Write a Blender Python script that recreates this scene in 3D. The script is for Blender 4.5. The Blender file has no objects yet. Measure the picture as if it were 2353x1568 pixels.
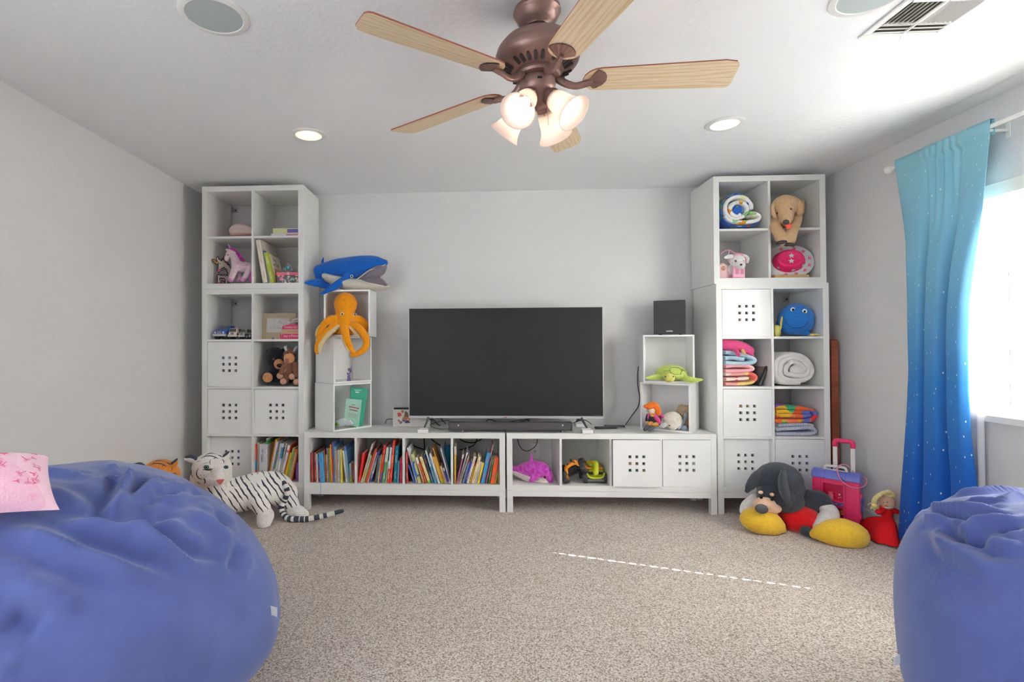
import bpy, bmesh, math, random
import numpy as np
from mathutils import Vector as V, Matrix, Euler, noise
random.seed(7)
C = bpy.context.scene.collection
SC = bpy.context.scene
PI = math.pi
# ---------------------------------------------------------------- camera, sky, sun, exposure
F_PX, PX, PY = 1212.2, 1021.55, 784.0
YAW, PITCH, ROLL = -.0534, .0106, -.0044
CAM = V((-.2353, -3.8072, 1.1889))
_f = V((math.sin(YAW)*math.cos(PITCH), math.cos(YAW)*math.cos(PITCH), math.sin(PITCH)))
_r = V((math.cos(YAW), -math.sin(YAW), 0)); _u = _r.cross(_f)
RT = _r*math.cos(ROLL) + _u*math.sin(ROLL); UP = _u*math.cos(ROLL) - _r*math.sin(ROLL); FW = _f
cd = bpy.data.cameras.new('camera'); co = bpy.data.objects.new('camera', cd); C.objects.link(co)
cd.sensor_fit = 'HORIZONTAL'; cd.sensor_width = 36; cd.lens = F_PX/2353*36
cd.shift_x = (1176.5-PX)/2353; cd.shift_y = 0; cd.clip_start = .05
mw = Matrix((RT, UP, -FW)).transposed().to_4x4(); mw.translation = CAM; co.matrix_world = mw
SC.camera = co
SC.view_settings.view_transform = 'Standard'; SC.view_settings.look = 'None'
SC.view_settings.gamma = 1; SC.view_settings.use_curve_mapping = False
SC.view_settings.exposure = 0.28
SC.cycles.max_bounces = 12; SC.cycles.diffuse_bounces = 9; SC.cycles.caustics_reflective = False; SC.cycles.caustics_refractive = False
SC.cycles.sample_clamp_indirect = 60
wd = bpy.data.worlds.new('sky'); SC.world = wd; wd.use_nodes = True
bg = wd.node_tree.nodes['Background']; bg.inputs[0].default_value = (.88, .94, 1, 1); bg.inputs[1].default_value = 3.8
sl = bpy.data.lights.new('sun', 'SUN'); so = bpy.data.objects.new('sun', sl); C.objects.link(so)
sl.energy = 150; sl.angle = math.radians(.35); sl.color = (1, .98, .95)
so.rotation_euler = V((.947*.78, -.32*.78, .625)).to_track_quat('Z', 'Y').to_euler(); so.location = (6, -3, 4)

# ---------------------------------------------------------------- pixel measurements -> points in the room
def ray(u, v): return FW + RT*((u-PX)/F_PX) - UP*((v-PY)/F_PX)
def at(u, v, Y): d = ray(u, v); return CAM + d*((Y-CAM.y)/d.y)
def onz(u, v, Z): d = ray(u, v); return CAM + d*((Z-CAM.z)/d.z)
def onx(u, v, X): d = ray(u, v); return CAM + d*((X-CAM.x)/d.x)
def kk(p): return (p-CAM).dot(FW)/F_PX          # metres per photo pixel at that point

# ---------------------------------------------------------------- materials
def lin(c):
    return tuple((x/255/12.92 if x/255 <= .04045 else ((x/255+.055)/1.055)**2.4) for x in c) + (1,)
MC = {}
def mat(name, rgb, rough=.55, metal=0, bump=None, spec=.5, sheen=0, var=None, trans=0, emit=0, alpha=1, transl=0):
    key = (name, rgb, rough)
    if key in MC: return MC[key]
    m = bpy.data.materials.new(name); m.use_nodes = True; N = m.node_tree.nodes; L = m.node_tree.links
    b = N['Principled BSDF']; b.inputs['Base Color'].default_value = lin(rgb); b.inputs['Roughness'].default_value = rough
    b.inputs['Metallic'].default_value = metal; b.inputs['Specular IOR Level'].default_value = spec
    b.inputs['Sheen Weight'].default_value = sheen; b.inputs['Transmission Weight'].default_value = trans; b.inputs['Alpha'].default_value = alpha
    if sheen: b.inputs['Sheen Roughness'].default_value = .5
    if emit: b.inputs['Emission Color'].default_value = lin(rgb); b.inputs['Emission Strength'].default_value = emit
    m['b'] = 1
    if bump or var:
        tc = N.new('ShaderNodeTexCoord')
    if bump:
        n = N.new('ShaderNodeTexNoise'); n.inputs['Scale'].default_value = bump[0]; n.inputs['Detail'].default_value = bump[2] if len(bump) > 2 else 3
        L.new(tc.outputs['Object'], n.inputs['Vector'])
        bp = N.new('ShaderNodeBump'); bp.inputs['Strength'].default_value = bump[1]; bp.inputs['Distance'].default_value = .01
        L.new(n.outputs['Fac'], bp.inputs['Height']); L.new(bp.outputs['Normal'], b.inputs['Normal'])
    if var:   # (scale, second colour, contrast low, high)
        n = N.new('ShaderNodeTexNoise'); n.inputs['Scale'].default_value = var[0]; n.inputs['Detail'].default_value = 4
        L.new(tc.outputs['Object'], n.inputs['Vector'])
        r = N.new('ShaderNodeValToRGB'); r.color_ramp.elements[0].position = var[2]; r.color_ramp.elements[1].position = var[3]
        r.color_ramp.elements[0].color = lin(rgb); r.color_ramp.elements[1].color = lin(var[1])
        L.new(n.outputs['Fac'], r.inputs['Fac']); L.new(r.outputs['Color'], b.inputs['Base Color'])
    if transl:
        t = N.new('ShaderNodeBsdfTranslucent'); t.inputs['Color'].default_value = lin(rgb)
        mx = N.new('ShaderNodeMixShader'); mx.inputs[0].default_value = transl
        L.new(b.outputs[0], mx.inputs[1]); L.new(t.outputs[0], mx.inputs[2]); L.new(mx.outputs[0], N['Material Output'].inputs['Surface'])
    MC[key] = m; return m
def plush(name, rgb, sc=260, st=.5):
    d = tuple(int(x*.91) for x in rgb)
    return mat(name, rgb, .95, bump=(sc, st, 4), spec=.15, sheen=.25, var=(60, d, .4, .85))
def glossy(name, rgb, rough=.3): return mat(name, rgb, rough)

# ---------------------------------------------------------------- geometry
class G:
    def __init__(s): s.v = []; s.f = []; s.m = []
    def add(s, vs, fs, m=0):
        o = len(s.v); s.v += [V(x) for x in vs]; s.f += [tuple(i+o for i in q) for q in fs]
        s.m += ([m]*len(fs) if isinstance(m, int) else m)
        return s
def box(g, a, b, m=0, M=None):
    x0, y0, z0 = a; x1, y1, z1 = b
    vs = [V((x, y, z)) for z in (z0, z1) for y in (y0, y1) for x in (x0, x1)]
    if M: vs = [M @ v for v in vs]
    return g.add(vs, [(0, 2, 3, 1), (4, 5, 7, 6), (0, 1, 5, 4), (2, 6, 7, 3), (0, 4, 6, 2), (1, 3, 7, 5)], m)
def grid(g, nu, nv, fn, cu=False, cv=False, m=0, caps=False):
    vs = [V(fn(i/(nu if cu else nu-1), j/(nv if cv else nv-1))) for j in range(nv) for i in range(nu)]
    fs = []; ms = []
    for j in range(nv if cv else nv-1):
        for i in range(nu if cu else nu-1):
            i2 = (i+1) % nu; j2 = (j+1) % nv
            fs.append((j*nu+i, j*nu+i2, j2*nu+i2, j2*nu+i))
            ms.append(m(i/nu, j/nv) if callable(m) else m)
    if caps:
        fs.append(tuple(range(nu))[::-1]); fs.append(tuple((nv-1)*nu+i for i in range(nu)))
        k = m(0, 0) if callable(m) else m; ms.append(k); k = m(0, .999) if callable(m) else m; ms.append(k)
    return g.add(vs, fs, ms)
def ell(g, c, r, n=16, k=10, M=None, m=0):
    c = V(c); r = (r, r, r) if isinstance(r, (int, float)) else r
    R3 = M if M else Matrix.Identity(3)
    def fn(a, b):
        th = a*2*PI; ph = -PI/2 + b*PI
        ph = max(-PI/2+.02, min(PI/2-.02, ph))
        return c + R3 @ V((r[0]*math.cos(ph)*math.cos(th), r[1]*math.cos(ph)*math.sin(th), r[2]*math.sin(ph)))
    return grid(g, n, k, fn, cu=True, m=m, caps=True)
def spline(pts, n):
    P = [np.array(p, float) for p in pts]; P = [2*P[0]-P[1]] + P + [2*P[-1]-P[-2]]
    out = []
    for s in range(n):
        t = s/(n-1)*(len(P)-3); i = min(int(t), len(P)-4); t -= i
        a, b, c, d = P[i:i+4]
        out.append(.5*((2*b)+(c-a)*t+(2*a-5*b+4*c-d)*t*t+(3*b-a-3*c+d)*t**3))
    return out
def tube(g, pts, r, n=8, m=0, seg=None, flat=1.0, caps=True, round_end=False):
    """pts 3-vectors, r a number or one per point; smooth through the points when seg is given"""
    rs = [r]*len(pts) if isinstance(r, (int, float)) else list(r)
    q = [list(p)+[w] for p, w in zip(pts, rs)]
    if seg: q = [list(x) for x in spline(q, seg)]
    if round_end:
        a, b = q[0], q[1]; d = (V(a[:3])-V(b[:3])).normalized()
        pre = [list(V(a[:3])+d*a[3]*h)+[a[3]*w] for h, w in ((.97, .25), (.8, .6), (.45, .9))]
        a, b = q[-1], q[-2]; d = (V(a[:3])-V(b[:3])).normalized()
        post = [list(V(a[:3])+d*a[3]*h)+[a[3]*w] for h, w in ((.45, .9), (.8, .6), (.97, .25))]
        q = pre+q+post
    P = [V(x[:3]) for x in q]
    t0 = (P[1]-P[0]).normalized(); ref = V((0, 0, 1)) if abs(t0.z) < .9 else V((0, 1, 0))
    nrm = (ref - t0*ref.dot(t0)).normalized(); fr = []
    for i, p in enumerate(P):
        t = (P[min(i+1, len(P)-1)]-P[max(i-1, 0)]).normalized()
        nrm = (nrm - t*nrm.dot(t)).normalized(); fr.append((nrm.copy(), t.cross(nrm)))
    def fn(a, b):
        i = round(b*(len(P)-1)); th = a*2*PI; x, y = fr[i]
        return P[i] + x*(q[i][3]*math.cos(th)) + y*(q[i][3]*flat*math.sin(th))
    return grid(g, n, len(P), fn, cu=True, m=m, caps=caps)
def lathe(g, prof, n=24, M=None, m=0, sx=1, sy=1):
    M = M or Matrix.Identity(4)
    fn = lambda a, b: M @ V((prof[round(b*(len(prof)-1))][0]*math.cos(a*2*PI)*sx, prof[round(b*(len(prof)-1))][0]*math.sin(a*2*PI)*sy, prof[round(b*(len(prof)-1))][1]))
    return grid(g, n, len(prof), fn, cu=True, m=m)
def prism(g, poly, t0, t1, M=None, m=0):
    M = M or Matrix.Identity(4); n = len(poly)
    vs = [M @ V((x, y, z)) for z in (t0, t1) for x, y in poly]
    fs = [tuple(range(n))[::-1], tuple(range(n, 2*n))] + [(i, (i+1) % n, n+(i+1) % n, n+i) for i in range(n)]
    return g.add(vs, fs, m)
def rrect(w, h, r, n=4):
    out = []
    for cx, cy, a in ((w/2-r, h/2-r, 0), (-w/2+r, h/2-r, 90), (-w/2+r, -h/2+r, 180), (w/2-r, -h/2+r, 270)):
        for i in range(n+1):
            t = math.radians(a+90*i/n); out.append((cx+r*math.cos(t), cy+r*math.sin(t)))
    return out
def frame_m(o, x, y, z):      # matrix from an origin and three axes
    M = Matrix.Identity(4)
    for i, a in enumerate((x, y, z)):
        for j in range(3): M[j][i] = a[j]
    M.translation = V(o); return M
XZ = lambda o: frame_m(o, (1, 0, 0), (0, 0, 1), (0, -1, 0))      # 2D x,y -> world x,z, extrude towards the viewer

WM = {}
def base_name(n): return n
def tag(o, label, cat, group=None):
    o['label'] = label; o['category'] = cat
    if group: o['group'] = group
    return o
def thing(name, label, cat, loc, rotz=0, group=None):
    o = bpy.data.objects.new(name, None); C.objects.link(o); o.empty_display_size = .05
    o.location = loc; o.rotation_euler = (0, 0, rotz)
    WM[o.name] = Matrix.Translation(V(loc)) @ Matrix.Rotation(rotz, 4, 'Z')
    return tag(o, label, cat, group)
def finish(me, mats, smooth):
    for m in (mats if isinstance(mats, (list, tuple)) else [mats]): me.materials.append(m)
    if smooth is True: me.shade_smooth()
    elif smooth: me.shade_smooth(); me.set_sharp_from_angle(angle=smooth)
def mk(name, g, mats, parent=None, smooth=False, bev=0, local=False, loc=None, struct=False, label=None):
    """link one mesh object; vertices are world points unless local"""
    if parent is not None:
        W = WM[parent.name]
        vs = g.v if local else [W.inverted() @ v for v in g.v]
    else:
        if loc is None:
            a = np.array([tuple(v) for v in g.v]); loc = V(((a[:, 0].min()+a[:, 0].max())/2, (a[:, 1].min()+a[:, 1].max())/2, a[:, 2].min()))
        W = Matrix.Translation(V(loc)); vs = [v-V(loc) for v in g.v]
    me = bpy.data.meshes.new(name); me.from_pydata([tuple(v) for v in vs], [], g.f)
    finish(me, mats, smooth)
    if len(me.materials) > 1: me.polygons.foreach_set('material_index', np.array(g.m, dtype=np.int32))
    me.update()
    bm = bmesh.new(); bm.from_mesh(me); bmesh.ops.recalc_face_normals(bm, faces=bm.faces); bm.to_mesh(me); bm.free()
    o = bpy.data.objects.new(name, me); C.objects.link(o); WM[o.name] = W
    if parent is not None: o.parent = parent
    else: o.location = loc
    if bev:
        md = o.modifiers.new('bevel', 'BEVEL'); md.width = bev; md.segments = 2; md.limit_method = 'ANGLE'; md.angle_limit = .7
    if struct: o['kind'] = 'structure'
    if label: o['label'] = label
    return o
def blob(name, build, vox, mats, parent=None, matfn=None, it=4, fac=.5, label=None, dec=0):
    """one continuous soft body out of overlapping shapes (voxel union, then smoothed)"""
    g = G(); build(g)
    me = bpy.data.meshes.new('tmp'); me.from_pydata([tuple(v) for v in g.v], [], g.f)
    bm = bmesh.new(); bm.from_mesh(me); bmesh.ops.recalc_face_normals(bm, faces=bm.faces); bm.to_mesh(me); bm.free()
    t = bpy.data.objects.new('tmp', me); C.objects.link(t)
    md = t.modifiers.new('r', 'REMESH'); md.mode = 'VOXEL'; md.voxel_size = vox
    if it:
        md = t.modifiers.new('s', 'SMOOTH'); md.factor = fac; md.iterations = it
    dg = bpy.context.evaluated_depsgraph_get()
    m2 = bpy.data.meshes.new_from_object(t.evaluated_get(dg))
    h = G(); h.v = [v.co.copy() for v in m2.vertices]; h.f = [tuple(p.vertices) for p in m2.polygons]
    h.m = [matfn(p.center, p.normal) if matfn else 0 for p in m2.polygons]
    bpy.data.objects.remove(t); bpy.data.meshes.remove(me); bpy.data.meshes.remove(m2)
    return mk(name, h, mats, parent, smooth=True, label=label)
# shapes given in photo pixels at a depth Y
def pe(g, u, v, Y, ru, rv, rd=None, rot=0, m=0, n=16, k=10):
    c = at(u, v, Y); s = kk(c); rd = (ru+rv)/2 if rd is None else rd
    ell(g, c, (ru*s, rd*s, rv*s), n, k, Matrix.Rotation(math.radians(rot), 3, 'Y') if rot else None, m)
def pt(g, pts, n=10, seg=None, m=0, flat=1, round_end=True):
    P = [at(u, v, Y) for u, v, Y, r in pts]
    tube(g, P, [r*kk(p) for p, (_, _, _, r) in zip(P, pts)], n, m, seg or len(pts)*4, flat, True, round_end)
def text(name, s, size, M, mt, parent, ext=.0006, align='CENTER', font_sx=1.0):
    cu = bpy.data.curves.new('txt', 'FONT'); cu.body = s; cu.size = size; cu.extrude = ext; cu.align_x = align; cu.align_y = 'CENTER'
    cu.resolution_u = 3
    t = bpy.data.objects.new('txt', cu); C.objects.link(t)
    dg = bpy.context.evaluated_depsgraph_get()
    m2 = bpy.data.meshes.new_from_object(t.evaluated_get(dg)); g = G()
    g.v = [M @ V((v.co.x*font_sx, v.co.y, v.co.z)) for v in m2.vertices]; g.f = [tuple(p.vertices) for p in m2.polygons]; g.m = [0]*len(g.f)
    bpy.data.objects.remove(t); bpy.data.curves.remove(cu); bpy.data.meshes.remove(m2)
    return mk(name, g, mt, parent)

def fit(t, M, x, z, yf, yb=9, e=.0015):
    """press a soft thing's vertices clear of the boards around its cubby; M: the cubby's frame"""
    I = M.inverted(); stack = list(t.children)
    while stack:
        o = stack.pop(); stack += list(o.children)
        if o.type != 'MESH': continue
        A = I @ WM[o.name]; B = A.inverted()
        for v in o.data.vertices:
            p = A @ v.co
            if p.y <= yf-.003: continue
            p.x = min(max(p.x, x[0]+e), x[1]-e); p.y = min(p.y, yb)
            if p.z < z[0]+e:
                if z[0]-p.z > .006 and z[0]-p.z > (p.y-yf): p.y = yf-.0045
                else: p.z = z[0]+e
            p.z = min(p.z, z[1]-e); v.co = B @ p
        o.data.update()
ID = Matrix.Identity(4)
WHITE = mat('white_laminate', (226, 226, 223), .38, bump=(60, .02))
WHITE2 = mat('white_gloss', (232, 232, 231), .2)
BLACK = mat('black_plastic', (28, 28, 30), .5)
DARK = mat('dark_grey', (58, 58, 62), .6)
SILVER = mat('silver', (190, 192, 195), .35, .8)
# ---------------------------------------------------------------- the room
XL, XR, YB, YF, H = -2.43, 2.41, .45, -6.4, 2.44
def carpet_mat():
    m = bpy.data.materials.new('carpet'); m.use_nodes = True; N = m.node_tree.nodes; L = m.node_tree.links; b = N['Principled BSDF']
    tc = N.new('ShaderNodeTexCoord')
    n1 = N.new('ShaderNodeTexNoise'); n1.inputs['Scale'].default_value = 175; n1.inputs['Detail'].default_value = 2.5; n1.inputs['Roughness'].default_value = .6
    n2 = N.new('ShaderNodeTexNoise'); n2.inputs['Scale'].default_value = 3; n2.inputs['Detail'].default_value = 2
    r = N.new('ShaderNodeValToRGB'); e = r.color_ramp.elements
    e[0].position = .36; e[0].color = lin((132, 111, 94)); e[1].position = .62; e[1].color = lin((228, 220, 212))
    x = e.new(.48); x.color = lin((192, 179, 168))
    mx = N.new('ShaderNodeMixRGB'); mx.blend_type = 'MULTIPLY'; mx.inputs[0].default_value = .12
    L.new(tc.outputs['Object'], n1.inputs['Vector']); L.new(tc.outputs['Object'], n2.inputs['Vector'])
    L.new(n1.outputs['Fac'], r.inputs['Fac']); L.new(r.outputs['Color'], mx.inputs[1]); L.new(n2.outputs['Fac'], mx.inputs[2])
    L.new(mx.outputs['Color'], b.inputs['Base Color'])
    bp = N.new('ShaderNodeBump'); bp.inputs['Strength'].default_value = .5; bp.inputs['Distance'].default_value = .006
    L.new(n1.outputs['Fac'], bp.inputs['Height']); L.new(bp.outputs['Normal'], b.inputs['Normal'])
    b.inputs['Roughness'].default_value = .95; b.inputs['Specular IOR Level'].default_value = .1; b.inputs['Sheen Weight'].default_value = .2
    return m
WALLM = mat('greige_wall_paint', (219, 218, 217), .85, bump=(45, .16, 2), spec=.2)
CEILM = mat('white_textured_ceiling', (236, 237, 238), .9, bump=(38, .3, 3), spec=.2)
TRIMM = mat('white_trim', (235, 234, 230), .4)
g = G(); box(g, (XL-.1, YF, -.1), (XR+.15, YB+.1, 0)); mk('floor', g, carpet_mat(), struct=True)
g = G(); box(g, (XL-.1, YF, H), (XR+.15, YB+.1, H+.1)); mk('ceiling', g, CEILM, struct=True)
g = G(); box(g, (XL-.1, YB, 0), (XR+.15, YB+.1, H)); mk('wall_back', g, WALLM, struct=True)
g = G(); box(g, (XL-.1, -3.2, 0), (XL, YB, H)); mk('wall_left', g, WALLM, struct=True)  # stops short, leaving an unseen opening added to let sky light in
g = G(); box(g, (XL-.1, YF-.1, 0), (XR+.14, YF, H)); mk('wall_front_unseen', g, WALLM, struct=True)  # unseen wall behind the camera, added to cut light from the open end
WY0, WY1, WZ0, WZ1 = -2.62, -.86, .828, 2.0
g = G()
box(g, (XR, WY1, 0), (XR+.14, YB, H)); box(g, (XR, YF, 0), (XR+.14, WY0, H)); box(g, (XR, WY0, 0), (XR+.14, WY1, WZ0)); box(g, (XR, WY0, WZ1), (XR+.14, WY1, H))
mk('wall_right', g, WALLM, struct=True)
def baseboard(name, a, b, ax):
    g = G(); x0, y0 = a; x1, y1 = b
    box(g, (x0, y0, 0), (x1, y1, .07))
    if ax == 'x-': box(g, (x0+.005, y0, .07), (x1, y1, .083))
    if ax == 'x+': box(g, (x0, y0, .07), (x1-.005, y1, .083))
    if ax == 'y': box(g, (x0, y0+.005, .07), (x1, y1, .083))
    mk(name, g, TRIMM, struct=True, bev=.002)
baseboard('baseboard_right', (XR-.014, YF), (XR, YB-.014), 'x-'); baseboard('baseboard_left', (XL, -3.2), (XL+.014, YB-.014), 'x+'); baseboard('baseboard_back', (XL, YB-.014), (XR, YB), 'y')
# window: vinyl frame, mullion and glass set in the outer half of the wall
g = G(); X0, X1 = XR+.085, XR+.125
for y0, y1, z0, z1 in ((WY0, WY0+.05, WZ0, WZ1), (WY1-.05, WY1, WZ0, WZ1), (WY0+.05, WY1-.05, WZ0, WZ0+.05), (WY0+.05, WY1-.05, WZ1-.05, WZ1), (-1.495, -1.455, WZ0+.05, WZ1-.05)):
    box(g, (X0, y0, z0), (X1, y1, z1))
win = mk('window_1', g, TRIMM, struct=True)
GLASS = bpy.data.materials.new('clear_glass'); GLASS.use_nodes = True
_n = GLASS.node_tree.nodes; _l = GLASS.node_tree.links; _t = _n.new('ShaderNodeBsdfTransparent'); _g = _n.new('ShaderNodeBsdfGlossy'); _g.inputs['Roughness'].default_value = .02
_m = _n.new('ShaderNodeMixShader'); _m.inputs[0].default_value = .06; _l.new(_t.outputs[0], _m.inputs[1]); _l.new(_g.outputs[0], _m.inputs[2]); _l.new(_m.outputs[0], _n['Material Output'].inputs['Surface'])
for y0, y1 in ((WY0+.05, -1.495), (-1.455, WY1-.05)):
    g = G(); box(g, (X0+.015, y0, WZ0+.05), (X0+.019, y1, WZ1-.05)); mk('pane', g, GLASS, win)
g = G(); box(g, (XR-.03, WY0-.03, WZ0-.036), (XR+.085, WY1+.03, WZ0)); mk('trim_1', g, TRIMM, struct=True, bev=.004)
# two blinds side by side, a finger-wide gap between them
SLAT = mat('white_blind_slat', (244, 244, 242), .5, transl=.5)
def blind(y0, y1, label):
    t = thing('window_blind', label, 'blind', (XR+.02, (y0+y1)/2, WZ0), group='blinds in the window on the wall with the curtain')
    g = G(); box(g, (XR-.012, y0, WZ1-.062), (XR+.045, y1, WZ1-.002)); box(g, (XR-.018, y0-.002, WZ1-.068), (XR-.012, y1+.002, WZ1-.0)); mk('valance', g, mat('valance_white', (232, 228, 218), .5), t, bev=.002)
    g = G(); box(g, (XR-.005, y0, WZ0+.002), (XR+.045, y1, WZ0+.022)); mk('bottom_rail', g, SLAT, t, bev=.003)
    R = Matrix.Rotation(math.radians(42), 4, 'Y'); me = None
    n = 25
    for i in range(n):
        z = WZ0+.045 + i*(WZ1-.085-WZ0-.045)/(n-1)
        g = G(); e0 = .004*(i % 2); M = Matrix.Translation((XR+.022, 0, z)) @ R
        grid(g, 2, 5, lambda a, b: M @ V((-.025+.05*b, y0+e0+(y1-y0-2*e0)*a, .0035*(1-(2*b-1)**2))), m=0)
        grid(g, 2, 5, lambda a, b: M @ V((-.025+.05*b, y0+e0+(y1-y0-2*e0)*a, .0035*(1-(2*b-1)**2)-.0025)), m=0)
        mk('slat', g, SLAT, t)
    for yy in (y1-.2, (y0+y1)/2, y0+.2) if y1-y0 < .7 else (y1-.2, y1-.57, y0+.2):
        g = G()
        for xx in (XR-.004, XR+.05): box(g, (xx-.0008, yy-.002, WZ0+.02), (xx+.0008, yy+.002, WZ1-.06))
        mk('ladder_cord', g, mat('cord_white', (225, 225, 222), .8), t)
    return t
blind(-1.473, WY1-.004, 'white horizontal slat blind beside the sheer curtain')
blind(WY0+.004, -1.477, 'white horizontal slat blind over the window half away from the curtain')
# things on the wall behind the cabinets: steel brackets, outlet
def bracket(u, v, label):
    p = at(u, v, YB); g = G(); s = .019
    box(g, (p.x-s, YB-.004, p.z-s), (p.x+s, YB, p.z+s)); box(g, (p.x-s-.003, YB-.03, p.z-s), (p.x-s, YB, p.z+s))
    t = thing('wall_bracket', label, 'bracket', (p.x, YB, p.z-s), group='steel brackets fixing the shelves to the wall')
    mk('angle_plate', g, SILVER, t, bev=.001)
    h = G(); lathe(h, [(0, -.004), (.006, -.004), (.006, 0)], 12, frame_m((p.x+.003, YB-.004, p.z), (1, 0, 0), (0, 0, 1), (0, 1, 0))); mk('screw', h, DARK, t)
bracket(541, 484, 'small steel bracket in the top cubby above the pink hat')
bracket(541, 698, 'small steel bracket in the cubby above the toy trucks')
bracket(1806, 688, 'small steel bracket in the cubby above the blue fish plush')
p = at(1229, 1037, YB)
t = thing('wall_outlet', 'white wall plate behind the pink dolphin plush', 'wall plate', (p.x, YB, p.z-.06))
g = G(); prism(g, rrect(.075, .12, .006), 0, .006, XZ((p.x, YB-.0005, p.z))); mk('cover_plate', g, TRIMM, t, bev=.001)
g = G(); lathe(g, [(0, .012), (.004, .012), (.005, .006), (.009, .006), (.009, 0)], 12, XZ((p.x, YB-.006, p.z))); mk('coax_jack', g, SILVER, t, smooth=.6)
# ---------------------------------------------------------------- ceiling fixtures
def on_ceiling(name, label, cat, x, y, group=None): return thing(name, label, cat, (x, y, H), 0, group)
WARM = mat('warm_lamp', (255, 244, 226), .5, emit=4)
for x, y, lb in ((-1.193, -.765, 'round recessed downlight in the ceiling over the tower with the pink hat'), (1.19, -.765, 'round recessed downlight in the ceiling near the curtain side, by a fan blade tip')):
    t = on_ceiling('recessed_light', lb, 'ceiling light', x, y, 'recessed downlights')
    g = G(); M = Matrix.Translation((x, y, H))
    lathe(g, [(.101, -.001), (.101, -.004), (.098, -.006), (.076, -.0085), (.074, -.006), (.066, -.0015)], 40, M); mk('trim_ring', g, TRIMM, t, smooth=.6)
    g = G(); lathe(g, [(.074, -.006), (.064, -.002), (.046, -.0012)], 40, M); mk('reflector', g, mat('reflector_cream', (255, 246, 226), .4, emit=.55), t, smooth=True)
    g = G(); lathe(g, [(.047, -.0014), (.03, -.0022), (0.0005, -.0025)], 32, M); mk('lamp_lens', g, WARM, t, smooth=True)
for x, y, lb in ((-1.2, -1.885, 'round ceiling speaker with grey grille above the window-less wall side'), (1.19, -1.86, 'round ceiling speaker with pale grille beside the air vent')):
    t = on_ceiling('ceiling_speaker', lb, 'speaker', x, y, 'round speakers in the ceiling'); M = Matrix.Translation((x, y, H))
    g = G(); lathe(g, [(.126, 0), (.126, -.005), (.122, -.007), (.104, -.0085), (.101, -.006)], 48, M); mk('speaker_ring', g, TRIMM, t, smooth=.6)
    g = G(); lathe(g, [(.101, -.006), (.06, -.0072), (.0005, -.008)], 48, M); mk('grille', g, mat('speaker_grille', (186, 196, 194), .6, bump=(900, .3, 1)), t, smooth=True)
# air vent: frame with four banks of louvres and a damper lever
vx0, vx1, vy0, vy1 = 1.335, 1.645, -1.92, -1.585
t = on_ceiling('air_vent', 'white square ceiling air vent with slanted louvres', 'vent', (vx0+vx1)/2, (vy0+vy1)/2)
g = G(); fw = .028
for a in ((vx0, vy0, vx1, vy0+fw), (vx0, vy1-fw, vx1, vy1), (vx0, vy0+fw, vx0+fw, vy1-fw), (vx1-fw, vy0+fw, vx1, vy1-fw)): box(g, (a[0], a[1], H-.008), (a[2], a[3], H-.0005))
mk('vent_frame', g, TRIMM, t, bev=.003)
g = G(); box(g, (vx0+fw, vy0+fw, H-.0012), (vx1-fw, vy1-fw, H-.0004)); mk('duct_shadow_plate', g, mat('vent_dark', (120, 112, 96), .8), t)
mx_ = (vx0+vx1)/2
ya = vy1-fw-.075; yb = vy0+fw+.075
for i in range(3):      # cross louvres at the near and far ends
    for xa, xb in ((vx0+fw, mx_-.004), (mx_+.004, vx1-fw)):
        for yy in (vy1-fw-.012-.024*i, vy0+fw+.012+.024*i):
            g = G(); R = Matrix.Translation((0, yy, H-.006)) @ Matrix.Rotation(math.radians(22 if yy > -1.7 else -22), 4, 'X'); box(g, (xa, -.0125, -.0006), (xb, .0125, .0006), M=R); mk('louvre', g, TRIMM, t)
for s, xa in ((-1, vx0+fw), (1, mx_+.004)):
    w = (vx1-vx0-2*fw-.008)/2
    for i in range(7):
        xx = xa+w*(i+.5)/7; g = G(); R = Matrix.Translation((xx, 0, H-.006)) @ Matrix.Rotation(math.radians(s*48), 4, 'Y'); box(g, (-.009, yb, -.0006), (.009, ya, .0006), M=R); mk('louvre', g, TRIMM, t)
g = G()
box(g, (mx_-.004, vy0+fw, H-.009), (mx_+.004, vy1-fw, H-.002)); box(g, (vx0+fw, ya, H-.009), (vx1-fw, ya+.004, H-.002)); box(g, (vx0+fw, yb-.004, H-.009), (vx1-fw, yb, H-.002)); mk('vent_crossbar', g, TRIMM, t)
g = G(); tube(g, [(mx_, vy1-.02, H-.008), (mx_+.002, vy1-.012, H-.02), (mx_-.004, vy1-.006, H-.03)], .0022, 6); mk('damper_lever', g, TRIMM, t)
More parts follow.
